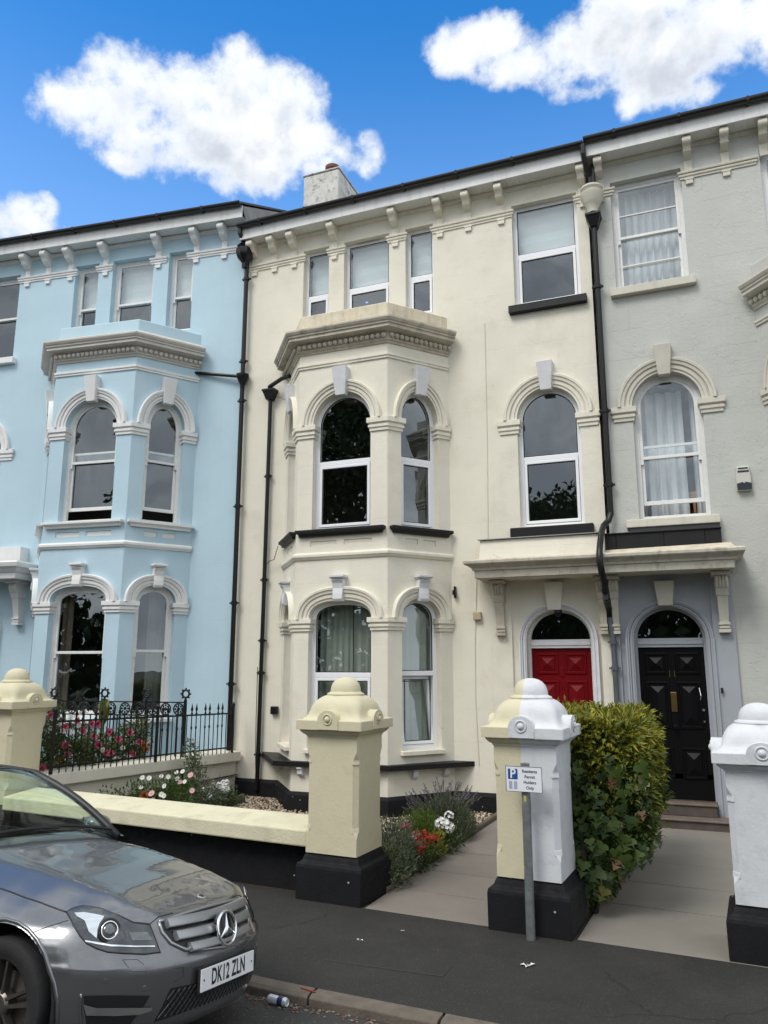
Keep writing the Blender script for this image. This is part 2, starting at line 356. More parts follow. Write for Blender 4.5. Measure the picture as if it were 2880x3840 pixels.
M['glass_old'] = glass_mat('old_wavy_window_glass', (0.90, 0.93, 0.92), 0.145, wave=0.16)
M['room'] = mat('dim_room_walls', (0.10, 0.095, 0.088), 0.9)
M['floorboards'] = mat('dark_room_floor', (0.06, 0.045, 0.03), 0.6)
M['blind'] = mat('pale_roller_blind_fabric', (0.66, 0.70, 0.72), 0.85, var=0.04, vscale=3)
M['curtain_green'] = mat('grey_green_curtain_fabric', (0.34, 0.37, 0.325), 0.9, var=0.08, vscale=5)
M['curtain_white'] = mat('white_net_curtain_fabric', (0.78, 0.80, 0.83), 0.9, trans=0.25)
M['curtain_dark'] = mat('dull_brown_curtain_fabric', (0.16, 0.125, 0.10), 0.9)
M['wood'] = mat('orange_pine_wood', (0.36, 0.17, 0.065), 0.5, var=0.2, vscale=14)
M['red_door'] = mat('deep_red_gloss_paint', (0.150, 0.003, 0.006), 0.45, var=0.1, vscale=5, spec=.12)
M['black_door'] = mat('black_gloss_door_paint', (0.0042, 0.0042, 0.0050), 0.36, spec=.16)
M['brass'] = mat('dull_brass', (0.24, 0.17, 0.06), 0.35, metal=1.0, var=0.2, vscale=20)
M['chrome'] = mat('bright_chrome', (0.78, 0.79, 0.80), 0.10, metal=1.0)
M['step'] = mat('brown_tiled_step', (0.082, 0.064, 0.052), 0.5, var=0.25, vscale=9, bump=0.2)
M['step_stone'] = mat('worn_brown_step_edge', (0.15, 0.118, 0.095), 0.6, var=0.25, vscale=10, bump=0.2)
M['pot'] = mat('terracotta_chimney_pot', (0.17, 0.065, 0.04), 0.8, var=0.3, vscale=12, bump=0.3)
M['chimney'] = mat('flaking_white_chimney_render', (0.60, 0.59, 0.55), 0.9, var=0.15, vscale=4, bump=0.6, bscale=14, dirt=(0.10, 0.095, 0.085), dirt_amt=0.9, dirt_scale=6)
M['party'] = mat('grey_flaking_party_wall', (0.30, 0.30, 0.29), 0.9, var=0.3, vscale=3, bump=0.5, bscale=15)
M['yellow'] = mat('pale_yellow_pier_paint', (0.590, 0.545, 0.380), 0.75, var=0.07, vscale=5, bump=0.22, bscale=42, dirt=(0.36, 0.32, 0.21), dirt_amt=0.35, dirt_scale=5, crack=((.25, .22, .14), 1.6, .006, .60))
M['white_pier'] = mat('white_pier_paint', (0.60, 0.615, 0.635), 0.7, var=0.06, vscale=5, bump=0.22, bscale=42, dirt=(0.34, 0.34, 0.33), dirt_amt=0.4, dirt_scale=8, crack=((.3, .3, .3), 1.6, .005, .60))
M['coping'] = mat('pale_yellow_coping_paint', (0.65, 0.61, 0.44), 0.75, var=0.09, vscale=4, bump=0.4, bscale=40, dirt=(0.33, 0.29, 0.20), dirt_amt=0.45, dirt_scale=3.2)
M['asphalt'] = mat('dark_asphalt_pavement', (0.0205, 0.0194, 0.0173), 0.85, crack=((.010, .0095, .009), .55, .0055, .50), var=0.28, vscale=1.4, bump=0.7, bscale=120, speck=((0.062, 0.058, 0.051), 75, 0.30), dirt=(0.034, 0.031, 0.026), dirt_amt=0.7, dirt_scale=1.1)
M['road'] = mat('worn_asphalt_road', (0.041, 0.040, 0.038), 0.85, var=0.25, vscale=3, bump=0.9, bscale=90, speck=((0.16, 0.15, 0.13), 55, 0.12), dirt=(0.07, 0.055, 0.04), dirt_amt=0.7, dirt_scale=2)
M['kerb'] = mat('brown_granite_kerb', (0.135, 0.112, 0.088), 0.85, var=0.3, vscale=12, bump=0.6, bscale=60, dirt=(0.05, 0.042, 0.034), dirt_amt=0.8, dirt_scale=6)
M['slab'] = mat('taupe_paving_slab', (0.215, 0.190, 0.164), 0.85, var=0.08, vscale=2.5, bump=0.3, bscale=70, dirt=(0.19, 0.16, 0.14), dirt_amt=0.5, dirt_scale=1.6)
M['slab_grey'] = mat('grey_paving_slab', (0.212, 0.196, 0.168), 0.85, var=0.08, vscale=2.5, bump=0.3, bscale=70, dirt=(0.20, 0.18, 0.15), dirt_amt=0.5, dirt_scale=1.6)
M['mortar'] = mat('dark_path_joint', (0.05, 0.043, 0.037), 0.9)
M['soil'] = mat('dark_soil', (0.030, 0.022, 0.016), 0.95, var=0.4, vscale=18, bump=1.0, bscale=35)
M['timber_edge'] = mat('weathered_edging_stone', (0.120, 0.098, 0.074), 0.85, var=0.3, vscale=10, bump=0.5, bscale=40)
M['gravel'] = mat('mixed_gravel', (0.3, 0.24, 0.17), 0.75, island=[(0.16, 0.10, 0.06), (0.42, 0.34, 0.24), (0.30, 0.19, 0.10), (0.55, 0.49, 0.40), (0.24, 0.20, 0.16), (0.46, 0.33, 0.19), (0.60, 0.56, 0.48)])
M['galv'] = mat('galvanised_steel', (0.22, 0.235, 0.235), 0.5, metal=0.5, var=0.3, vscale=16, bump=0.15, bscale=60, dirt=(0.10, 0.11, 0.10), dirt_amt=0.7, dirt_scale=9)
M['sign_white'] = mat('white_sign_face', (0.74, 0.76, 0.80), 0.4)
M['sign_blue'] = mat('blue_sign_print', (0.012, 0.07, 0.27), 0.4)
M['sign_black'] = mat('black_sign_print', (0.012, 0.012, 0.015), 0.45)
M['sticker'] = mat('yellow_sticker', (0.50, 0.46, 0.06), 0.5, var=0.3, vscale=40)
M['beige_plastic'] = mat('beige_plastic', (0.45, 0.36, 0.24), 0.5)
M['alarm_cream'] = mat('cream_alarm_plastic', (0.55, 0.54, 0.49), 0.4)
M['navy'] = mat('dark_navy_plastic', (0.010, 0.014, 0.024), 0.3)
def leafmat(name, cols, rough=0.5, trans=0.25):
    return mat(name, cols[0], rough, island=cols, trans=trans, spec=0.4)
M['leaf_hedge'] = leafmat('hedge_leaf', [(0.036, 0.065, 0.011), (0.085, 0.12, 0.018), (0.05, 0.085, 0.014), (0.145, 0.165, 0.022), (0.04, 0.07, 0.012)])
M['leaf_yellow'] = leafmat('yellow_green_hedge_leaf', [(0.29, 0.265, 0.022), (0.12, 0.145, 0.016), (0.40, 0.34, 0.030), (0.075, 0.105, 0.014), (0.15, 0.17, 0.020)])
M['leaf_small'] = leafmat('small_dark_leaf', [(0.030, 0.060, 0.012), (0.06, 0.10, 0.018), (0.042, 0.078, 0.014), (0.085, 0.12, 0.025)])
M['ivy_a'] = mat('ivy_leaf_green', (0.055, 0.092, 0.017), 0.55, var=0.35, vscale=14, trans=0.2, spec=.3)
M['ivy_b'] = mat('ivy_leaf_dark', (0.025, 0.050, 0.013), 0.55, var=0.3, vscale=14, trans=0.2, spec=.3)
M['ivy_c'] = mat('ivy_leaf_yellowing', (0.135, 0.130, 0.028), 0.45, var=0.4, vscale=16, trans=0.2)
M['ivy_d'] = mat('ivy_leaf_rusty', (0.15, 0.070, 0.030), 0.5, var=0.4, vscale=16, trans=0.2)
M['bark'] = mat('brown_bark', (0.050, 0.036, 0.026), 0.9, var=0.3, vscale=12, bump=0.8, bscale=20)
M['leaf_tree'] = leafmat('tree_leaf', [(0.018, 0.036, 0.010), (0.045, 0.075, 0.018), (0.028, 0.050, 0.012), (0.06, 0.09, 0.02)], trans=0.15)
M['leaf_bed'] = leafmat('bedding_leaf', [(0.05, 0.095, 0.018), (0.085, 0.14, 0.025), (0.035, 0.07, 0.014), (0.11, 0.16, 0.03)])
M['leaf_silver'] = leafmat('silvery_leaf', [(0.11, 0.145, 0.085), (0.18, 0.215, 0.135), (0.075, 0.105, 0.055), (0.23, 0.26, 0.17)])
M['leaf_lime'] = leafmat('fine_lime_leaf', [(0.075, 0.125, 0.012), (0.12, 0.17, 0.016), (0.05, 0.085, 0.010), (0.095, 0.145, 0.012)])
M['leaf_varieg'] = leafmat('variegated_leaf', [(0.38, 0.36, 0.12), (0.16, 0.19, 0.05), (0.45, 0.43, 0.20), (0.10, 0.14, 0.035)])
M['leaf_rose'] = leafmat('rose_leaf', [(0.045, 0.080, 0.022), (0.08, 0.12, 0.03), (0.12, 0.14, 0.05), (0.032, 0.055, 0.018)])
M['leaf_lav'] = leafmat('lavender_leaf', [(0.075, 0.105, 0.055), (0.12, 0.15, 0.085), (0.05, 0.075, 0.035)])
M['lav_flower'] = leafmat('lavender_flower', [(0.14, 0.10, 0.17), (0.20, 0.15, 0.23), (0.10, 0.075, 0.12)], trans=0.1)
M['stem'] = mat('green_stem', (0.06, 0.075, 0.03), 0.7)
M['p_white'] = mat('white_petal', (0.80, 0.80, 0.78), 0.6, trans=0.2)
M['p_pink'] = mat('pink_petal', (0.62, 0.12, 0.22), 0.6, trans=0.2, var=0.3, vscale=30)
M['p_pale'] = mat('pale_pink_petal', (0.72, 0.42, 0.47), 0.6, trans=0.2, var=0.2, vscale=30)
M['p_red'] = mat('scarlet_petal', (0.56, 0.035, 0.022), 0.55, trans=0.15, var=0.3, vscale=30)
M['p_magenta'] = mat('magenta_petal', (0.40, 0.03, 0.12), 0.55, trans=0.15)
M['p_orange'] = mat('faded_orange_petal', (0.46, 0.14, 0.05), 0.6, trans=0.15, var=0.3, vscale=30)
M['p_yellow'] = mat('yellow_floret', (0.55, 0.42, 0.05), 0.6)
M['ground'] = mat('far_ground', (0.07, 0.08, 0.05), 0.95, var=0.3, vscale=0.2)
M['hill'] = M['ground']
M['curtain_dim'] = mat('dim_grey_curtain_fabric', (0.17, 0.175, 0.17), 0.9)
M['grey_weathered'] = mat('weathered_stone_trim_paint', (0.56, 0.53, 0.44), 0.8, var=0.15, vscale=6, bump=0.3, bscale=50, streak=0.2, dirt=(0.12, 0.11, 0.085), dirt_amt=0.75, dirt_scale=6)
M['mossy_ledge'] = mat('mossy_cream_ledge', (0.55, 0.50, 0.40), 0.85, var=0.2, vscale=8, bump=0.4, bscale=40, dirt=(0.13, 0.12, 0.08), dirt_amt=0.9, dirt_scale=9)
# ------------------------------------------------------------------ house parts
def shape(hw, zb, zs, rise, n=2.0, seg=18):
    pts = [(-hw, zb), (hw, zb)]
    if rise <= 0: return pts + [(hw, zs), (-hw, zs)]
    for i in range(seg + 1):
        t = pi * i / seg; c, s = cos(t), sin(t)
        pts.append((hw * math.copysign(abs(c) ** (2 / n), c), zs + rise * abs(s) ** (2 / n)))
    return pts
def arch(hw, zs, rise, n=2.0, seg=26):
    out = []
    for i in range(seg + 1):
        t = pi * i / seg; c, s = cos(t), sin(t)
        out.append((hw * math.copysign(abs(c) ** (2 / n), c), zs + rise * abs(s) ** (2 / n)))
    return out
def wall_face(mb, outer, holes, depth, fm=None, mi=0, rmi=None):
    """upright wall with openings: outer / holes [(x, z)], outside at y = 0 facing -y, reveals run back to y = depth"""
    fm = fm or Matrix.Identity(4)
    loops = [[Vector((x, z, 0)) for x, z in outer]] + [[Vector((x, z, 0)) for x, z in h] for h in holes]
    flat = [p for l in loops for p in l]
    fs = []
    for t in tessellate_polygon(loops):
        a, b, c = (flat[i] for i in t)
        if (b - a).cross(c - a).z < 0: t = (t[0], t[2], t[1])
        fs.append(tuple(t))
    mb.add([fm @ Vector((p.x, 0, p.y)) for p in flat], fs, mi)
    for h in holes:
        n = len(h); d = depth
        mb.add([fm @ Vector((x, 0, z)) for x, z in h] + [fm @ Vector((x, d, z)) for x, z in h],
               [(i, n + i, n + (i + 1) % n, (i + 1) % n) for i in range(n)], mi if rmi is None else rmi)
def ring(mb, out, inn, y0, y1, mi=0):
    n = len(out)
    vs = [(x, y0, z) for x, z in out] + [(x, y0, z) for x, z in inn] + [(x, y1, z) for x, z in out] + [(x, y1, z) for x, z in inn]
    fs = []
    for i in range(n):
        j = (i + 1) % n
        fs += [(i, j, n + j, n + i), (n + i, n + j, 3 * n + j, 3 * n + i), (2 * n + i, i, j, 2 * n + j)[::-1], (3 * n + i, 3 * n + j, 2 * n + j, 2 * n + i)]
    return mb.add(vs, fs, mi)
def sheet(mb, pts, y, mi=0):
    tri = tessellate_polygon([[Vector((x, z, 0)) for x, z in pts]]); fs = []
    for t in tri:
        a, b, c = (Vector((*pts[i], 0)) for i in t)
        fs.append(tuple(t) if (b - a).cross(c - a).z > 0 else (t[0], t[2], t[1]))
    return mb.add([(x, y, z) for x, z in pts], fs, mi)
class Face:
    def __init__(s, house, o, ang): s.house = house; s.o = Vector((o[0], o[1], 0)); s.a = ang; s.m = Matrix.Translation(s.o) @ Matrix.Rotation(ang, 4, 'Z')
    def at(s, x, d=0.0, z=0.0): return s.m @ Vector((x, -d, z))
    def obj(s, mb, name, mats, x=0.0, parent=None, **k):       # a part standing on this face at distance x along it
        if parent is None: return mb.obj(name, mats, s.house, loc=s.at(x), rot=s.a, **k)
        return mb.obj(name, mats, parent, **k)
def window(face, x, hw, zb, zs, rise, n=2.0, zr=None, style='upvc', inset=0.12, blind=None, open_=0.0, bars=(), label=None, fw=0.062, trickle=False, blind_mat='blind'):
    out = shape(hw + 0.015, zb - 0.01, zs, rise + (0.012 if rise else 0.01), n); mb = MB()
    if not rise: out = shape(hw + 0.015, zb - 0.01, zs + 0.012, 0)
    inn = shape(hw - fw, zb + fw, zs - (0 if rise else fw), max(0, rise - fw), n)
    fm = M['upvc'] if style == 'upvc' else M['sash']; gl = M['glass'] if style == 'upvc' else M['glass_old']
    ring(mb, out, inn, inset, inset + 0.07)
    iw = hw - fw
    if style == 'upvc':
        mb.box(-iw, iw, inset - 0.004, inset + 0.06, zr - 0.035, zr + 0.035)
        if trickle: mb.box(-iw * .62, iw * .62, inset - 0.014, inset - 0.001, zs - fw * .62, zs - fw * .30)
        w = face.obj(mb, 'window', fm, x, bevel=0.006, label=label)
        so = [(-iw + .004, zb + fw + .004), (iw - .004, zb + fw + .004), (iw - .004, zr - .038), (-iw + .004, zr - .038)]; sw = 0.048
        si = [(-iw + sw, zb + fw + sw), (iw - sw, zb + fw + sw), (iw - sw, zr - .035 - sw), (-iw + sw, zr - .035 - sw)]
        m2 = MB(); ring(m2, so, si, inset - 0.012, inset + 0.045); m2.obj('casement', fm, w, bevel=0.006)
        if trickle: MB().box(-iw * .6, iw * .6, inset - 0.017, inset - 0.0145, zs - fw * .50, zs - fw * .42).obj('vent_slot', M['gasket'], w)
        m3 = MB(); up = shape(iw, zr + .035, zs - (0 if rise else fw), max(0, rise - fw), n); sheet(m3, up, inset + 0.02); m3.obj('pane', gl, w, fix=False)
        m4 = MB(); sheet(m4, si, inset + 0.012); m4.obj('pane', gl, w, fix=False)
        g = MB(); ring(g, up, shape(iw - .012, zr + .047, zs - (0 if rise else fw + .012), max(0, rise - fw - .012), n), inset + 0.010, inset + 0.018)
        ring(g, si, [(px * (1 - .012 / abs(px)), pz + (.012 if k < 2 else -.012)) for k, (px, pz) in enumerate(si)], inset + 0.002, inset + 0.010)
        g.obj('gasket', M['gasket'], w)
    else:
        w = face.obj(mb, 'window', fm, x, bevel=0.004, label=label)
        t = 0.045; m2 = MB()        # top sash, outer
        so = shape(iw, zr - .02, zs - (0 if rise else fw), max(0, rise - fw), n); si = shape(iw - t, zr + .025, zs - (0 if rise else fw + t), max(0, rise - fw - t), n)
        ring(m2, so, si, inset + .012, inset + .045)
        for b in bars: m2.box(-iw + t, iw - t, inset + .014, inset + .040, b - .011, b + .011)
        u = m2.obj('top_sash', fm, w, bevel=0.004); sheet(m3 := MB(), si, inset + 0.03); m3.obj('pane', gl, w, fix=False)
        zl = zb + fw + open_; zt = zr + .02 + open_; m4 = MB(); t2 = 0.06
        so = [(-iw, zl), (iw, zl), (iw, zt), (-iw, zt)]; si = [(-iw + t, zl + t2), (iw - t, zl + t2), (iw - t, zt - .04), (-iw + t, zt - .04)]
        ring(m4, so, si, inset + .052, inset + .085)
        for b in bars:
            if b < zr: m4.box(-iw + t, iw - t, inset + .054, inset + .08, b - .011, b + .011)
        m4.obj('bottom_sash', fm, w, bevel=0.004); sheet(m5 := MB(), si, inset + 0.07); m5.obj('pane', gl, w, fix=False)
        horn = MB(); horn.box(-iw, -iw + .04, inset + .012, inset + .045, zr - .09, zr - .02); horn.box(iw - .04, iw, inset + .012, inset + .045, zr - .09, zr - .02); horn.obj('sash_horn', fm, w)
    if blind is not None:
        b = MB(); top = zs - .02; zz = blind; k = max(2, int((top - zz) / 0.24)); vs = []; fs = []
        for i in range(k * 2 + 1):
            z_ = zz + (top - zz) * i / (k * 2); dy = 0.012 if i % 2 else 0.0
            vs += [(-iw - .01, inset + .14 + dy, z_), (iw + .01, inset + .14 + dy, z_ + random.uniform(-.004, .004))]
            if i: fs.append((2 * i - 2, 2 * i - 1, 2 * i + 1, 2 * i))
        b.add(vs, fs); b.box(-iw, iw, inset + .125, inset + .15, zz - .025, zz); b.obj('blind', M[blind_mat], w, fix=False)
    return w
ARCH_P = [(0.0, -0.01), (0.0, 0.016), (0.17, 0.016), (0.20, 0.034), (0.40, 0.038), (0.44, 0.022), (0.50, 0.022), (0.54, 0.052), (0.74, 0.058), (0.78, 0.074), (0.94, 0.078), (1.0, 0.06), (1.0, -0.01)]
def archivolt(face, x, inner, outer, m, name='arch_moulding'):
    a = arch(*inner); b = arch(*outer); k = len(ARCH_P); vs = []; fs = []
    for (x0, z0), (x1, z1) in zip(a, b):
        vs += [(x0 + (x1 - x0) * t, -d, z0 + (z1 - z0) * t) for t, d in ARCH_P]
    for i in range(len(a) - 1): fs += [(i * k + j, i * k + j + 1, (i + 1) * k + j + 1, (i + 1) * k + j) for j in range(k - 1)]
    fs += [tuple(range(k)), tuple(reversed(range((len(a) - 1) * k, len(a) * k)))]
    return face.obj(MB().add(vs, fs), name, m, x, angle=32)
def keystone(face, x, z0, z1, wt, wb, m, d0=0.085, d1=0.15):
    mb = MB().hexa([(-wb / 2, -d0, z0), (wb / 2, -d0, z0), (wb / 2, .02, z0), (-wb / 2, .02, z0), (-wt / 2, -d1, z1), (wt / 2, -d1, z1), (wt / 2, .02, z1), (-wt / 2, .02, z1)])
    return face.obj(mb, 'keystone', m, x, bevel=0.008)
def scroll_keystone(face, x, z0, z1, w, m):
    h = z1 - z0; pr = [(0.02, z0), (-.085, z0), (-.105, z0 + .10 * h), (-.10, z0 + .30 * h), (-.085, z0 + .5 * h), (-.10, z0 + .7 * h), (-.135, z0 + .82 * h), (0.02, z0 + .86 * h)]
    mb = MB(); n = len(pr)
    wd = lambda z_: (w * (0.80 + 0.20 * (z_ - z0) / h)) / 2
    mb.prism(pr, lambda p: (-wd(p[1]), p[0], p[1]), lambda p: (wd(p[1]), p[0], p[1]))
    mb.box(-w * .66, w * .66, -.155, .02, z0 + .90 * h, z1); mb.box(-w * .58, w * .58, -.135, .02, z0 + .85 * h, z0 + .90 * h - .001)
    return face.obj(mb, 'keystone', m, x, bevel=0.006)
def cap_prof(z0, z1):
    h = z1 - z0
    return [(-.02, z0), (.022, z0), (.022, z0 + .22 * h), (.040, z0 + .27 * h), (.040, z0 + .45 * h), (.026, z0 + .48 * h), (.026, z0 + .56 * h), (.058, z0 + .62 * h), (.058, z1), (-.02, z1)]
def curtain(face, x, x0, x1, z0, z1, y, m, label, amp=0.03, waves=None, lean=0.0, gather=None, cat='curtain', group=None):
    """pleated cloth hanging behind a window, a thing of its own"""
    n = max(16, int((x1 - x0) * 70)); rows = 9; vs = []; fs = []; ph = random.uniform(0, 6); w = waves or (x1 - x0) * 9
    for r in range(rows + 1):
        t = r / rows; z_ = z1 + (z0 - z1) * t
        for i in range(n + 1):
            s = i / n; xx = x0 + (x1 - x0) * s + lean * t * t * (1 if gather is None else (1 - s))
            a = amp * (0.55 + 0.45 * t) * (sin(s * w * 6.28 + ph + 0.4 * sin(t * 3 + s * 9)) + 0.45 * sin(s * w * 14.1 + 2 * ph + t))
            vs.append((xx, y + a, z_))
    for r in range(rows): fs += [(r * (n + 1) + i, r * (n + 1) + i + 1, (r + 1) * (n + 1) + i + 1, (r + 1) * (n + 1) + i) for i in range(n)]
    o = MB().add(vs, fs).obj('curtain', m, None, smooth=True, fix=False)
    o.matrix_world = house_matrix(face.house) @ Matrix.Translation(face.at(x)) @ Matrix.Rotation(face.a, 4, 'Z')
    return tag(o, label, cat, group)
def house_matrix(h): return Matrix.Translation(h.location) @ Matrix.Rotation(h.rotation_euler.z, 4, 'Z')

SOFFIT = {}
def bracket_mesh(zt, zbnd, m):
    mb = MB(); pr = [(0.01, zt), (-.235, zt), (-.255, zt - .03), (-.262, zt - .075), (-.245, zt - .12), (-.205, zt - .14), (-.185, zt - .17), (-.165, zt - .21), (-.115, zt - .235), (-.075, zt - .25), (-.035, zt - .27), (0.01, zt - .28)]
    mb.prism(pr, lambda p: (-.052, p[0], p[1]), lambda p: (.052, p[0], p[1]))
    mb.tube([(-.060, -.205, zt - .075), (.060, -.205, zt - .075)], .062, 12)
    mb.tube([(-.057, -.125, zt - .19), (.057, -.125, zt - .19)], .034, 10)
    mb.box(-.055, .055, -.022, .01, zbnd - .005, zt - .27)
    return mb.mesh('bracket', m, fix=True, angle=35)
BAND = lambda z0, z1: [(-.02, z0), (.018, z0), (.018, z0 + .03), (.034, z0 + .036), (.038, z0 + .055), (.030, z0 + .066), (.018, z0 + .068), (.018, z0 + .078), (.044, z0 + .084), (.050, z1 - .012), (.040, z1), (-.02, z1)]

def build_house(name, label, origin, rot, u0, u1, bay_u, bay_w, col_u, door_u, zf, c, brackets, bands, top_style, seams=None):
    """one terraced house front; every height is given for the cream house and mapped by zf"""
    H = thing(name, label, 'house', (origin[0], origin[1], 0), rot)
    Z = zf; F0 = Face(H, (0, 0), 0.0)
    p, q = 0.70 * bay_w / 1.51, 0.885
    A, B, Cc, D = (bay_u - bay_w / 2 - p, 0), (bay_u - bay_w / 2, -q), (bay_u + bay_w / 2, -q), (bay_u + bay_w / 2 + p, 0)
    ang = atan2(q, p); cl = hypot(p, q)
    FF = Face(H, B, 0.0); FR = Face(H, Cc, ang); FL = Face(H, A, -ang)
    sc = bay_w / 1.51; k = c
    # ---- openings
    tw = [(bay_u - .951 * sc, .25 * sc), (bay_u + .02, .424 * sc), (bay_u + .985 * sc, .245 * sc)]
    top_z = (Z(7.72), Z(9.33))
    wall = MB()
    holes = [[(u + x, z_) for x, z_ in shape(h, top_z[0], top_z[1], 0)] for u, h in tw]
    holes.append([(col_u[0] + x, z_) for x, z_ in shape(.514, Z(7.56), Z(9.33), 0)])
    holes.append([(col_u[1] + x, z_) for x, z_ in shape(.47, Z(4.03), Z(5.70), .475)])
    holes.append([(door_u + x, z_) for x, z_ in shape(.46, Z(0.27), Z(2.375), .43)])
    wall_face(wall, [(u0, -.4), (u1, -.4), (u1, Z(9.67)), (u0, Z(9.67))], holes + [[(A[0] + .06, Z(.72)), (D[0] - .06, Z(.72)), (D[0] - .06, Z(6.84)), (A[0] + .06, Z(6.84))]], 0.19)
    wall.box(u0, u0 + .02, .0, 8.0, -.4, Z(9.67)); wall.box(u1 - .02, u1, .0, 8.0, -.4, Z(9.67)); wall.box(u0, u1, 8.0, 8.15, -.4, Z(9.67))
    wall.obj('wall', k['wall'], H, fix=False)
    # ---- bay walls
    bw = MB(); w2 = bay_w / 2; hf = .49 * sc; hg = .51 * sc; ce = cl * .51; hc = .335 * (cl / 1.128)
    f1 = lambda hw: shape(hw, Z(4.03), Z(5.71), .50, 2.0); f0 = lambda hw, n=2.5, r=.275: shape(hw, Z(.84), Z(2.69), r, n)
    pan = lambda a, b: [(a, Z(3.79)), (b, Z(3.79)), (b, Z(3.873)), (a, Z(3.873))]
    mv = lambda pts, d: [(x + d, z_) for x, z_ in pts]
    fp = [pan(w2 - .51 * sc, w2 - .07 * sc), pan(w2 + .05 * sc, w2 + .51 * sc)]; cp = [pan(ce - .27, ce - .05), pan(ce + .05, ce + .27)]
    zt, z0 = Z(7.37), Z(.60)
    base = Matrix.Translation(Vector((*B, 0)))
    wall_face(bw, [(0, z0), (bay_w, z0), (bay_w, zt), (0, zt)], [mv(f1(hf), w2), mv(f0(hg), w2)] + [r for r in fp], .16, FF.m)
    for FX in (FR, FL): wall_face(bw, [(0, z0), (cl, z0), (cl, zt), (0, zt)], [mv(f1(hc), ce), mv(f0(hc, 2.1, .30), ce)] + [r for r in cp], .16, FX.m)
    plan = [A, B, Cc, D]
    bw.add([(*a, zt) for a in plan], [(0, 1, 2, 3)])
    for a, b in zip(plan, plan[1:]): bw.add([(*a, -.4), (*b, -.4), (*b, z0), (*a, z0)], [(0, 1, 2, 3)])
    bw.obj('bay_wall', k['wall'], H, fix=False)
    for FX, rs in ((FF, fp), (FR, cp), (FL, cp)):
        for r in rs: MB().add([FX.at(x, -.018, z_) for x, z_ in r], [(0, 1, 2, 3)]).obj('sunk_panel', k['panel'], H, fix=False)
    # ---- bay windows
    wl = k.get('bay_style', 'upvc')
    kw = dict(style=wl)
    op = k.get('open', 0.0)
    window(FF, w2, hf, Z(4.03), Z(5.71), .50, 2.0, zr=Z(5.10), open_=op, **kw)
    window(FF, w2, hg, Z(.84), Z(2.69), .275, 2.5, zr=Z(1.88), **kw)
    for i, FX in enumerate((FR, FL)):
        window(FX, ce, hc, Z(4.03), Z(5.71), .50, 2.0, zr=Z(5.12), open_=op, **kw)
        wv = window(FX, ce, hc, Z(.84), Z(2.69), .30, 2.1, zr=Z(1.905), **kw)
        if FX is FR: tilt = wv
    for FX, x, h1, h0, r1, r0, n0, o1, o0 in ((FF, w2, hf, hg, .50, .275, 2.5, .665 * sc, .70 * sc), (FR, ce, hc, hc, .50, .30, 2.1, .485 * sc, .505 * sc), (FL, ce, hc, hc, .50, .30, 2.1, .485 * sc, .505 * sc)):
        archivolt(FX, x, (h1, Z(5.71), r1, 2.0), (o1, Z(5.71), .68, 2.0), k['trim'])
        archivolt(FX, x, (h0, Z(2.69), r0, n0), (o0, Z(2.69), .475, 2.25), k['trim'])
        keystone(FX, x, Z(6.13), Z(6.58), .25, .165, k['key'])
        scroll_keystone(FX, x, Z(2.94), Z(3.33), .185, k['key'])
        s = .625 * sc if FX is FF else .435 * sc
        sb = MB(); sb.sweep([(-s, .1), (-s, 0), (s, 0), (s, .1)], [(-.1, Z(3.935)), (.055, Z(3.935)), (.06, Z(3.965)), (.085, Z(3.985)), (.105, Z(3.995)), (.105, Z(4.035)), (.0, Z(4.05)), (-.1, Z(4.055))])
        FX.obj(sb, 'sill', k['sill'], x, bevel=.005)
        sb = MB().box(-h0 - .03, h0 + .03, -.07, .12, Z(.775), Z(.835)); FX.obj(sb, 'sill', k['gsill'], x, bevel=.006)
    # ---- imposts on the bay piers
    for hw_, z0_, z1_ in ((hf, 5.505, 5.71), (hg, 2.515, 2.70)):
        prof = cap_prof(Z(z0_), Z(z1_)); g = lambda FX, s, d=0.0: tuple(FX.at(s, d))[:2]
        for path in ([g(FF, w2 + hw_, -.13), g(FF, w2 + hw_), Cc, g(FR, ce - hc), g(FR, ce - hc, -.13)],
                     [g(FR, ce + hc, -.13), g(FR, ce + hc), g(FR, cl - .0)],
                     [g(FL, ce + hc, -.13), g(FL, ce + hc), B, g(FF, w2 - hw_), g(FF, w2 - hw_, -.13)],
                     [g(FL, 0.0), g(FL, ce - hc), g(FL, ce - hc, -.13)]):
            MB().sweep(path, prof).obj('impost', k['trim'], H, bevel=.004)
    # ---- strings, cornice, parapet
    MB().sweep(plan, [(-.02, Z(3.585)), (.02, Z(3.585)), (.035, Z(3.61)), (.05, Z(3.625)), (.052, Z(3.66)), (.03, Z(3.685)), (-.02, Z(3.70))]).obj('string_course', k['trim'], H, bevel=.003)
    MB().sweep(plan, [(-.02, Z(6.66)), (.022, Z(6.66)), (.022, Z(6.69)), (.038, Z(6.70)), (.038, Z(6.735)), (-.02, Z(6.745))]).obj('string_course', k['trim'], H, bevel=.003)
    cor = [(-.02, Z(6.90)), (.02, Z(6.90)), (.03, Z(6.93)), (.055, Z(6.94)), (.06, Z(6.955)), (.06, Z(7.055)), (.12, Z(7.07)), (.19, Z(7.085)), (.20, Z(7.09)), (.20, Z(7.135)), (.222, Z(7.145)), (.222, Z(7.17)), (.240, Z(7.18)), (.262, Z(7.215)), (.262, Z(7.245)), (.24, Z(7.255)), (.0, Z(7.385)), (-.02, Z(7.385))]
    co = MB().sweep(plan, cor).obj('cornice', k['cornice'], H, bevel=.003)
    bd = MB().ico((0, 0, 0), .043, 2, (.92, .75, 1.0)).mesh('bead', k['cornice'], smooth=True)
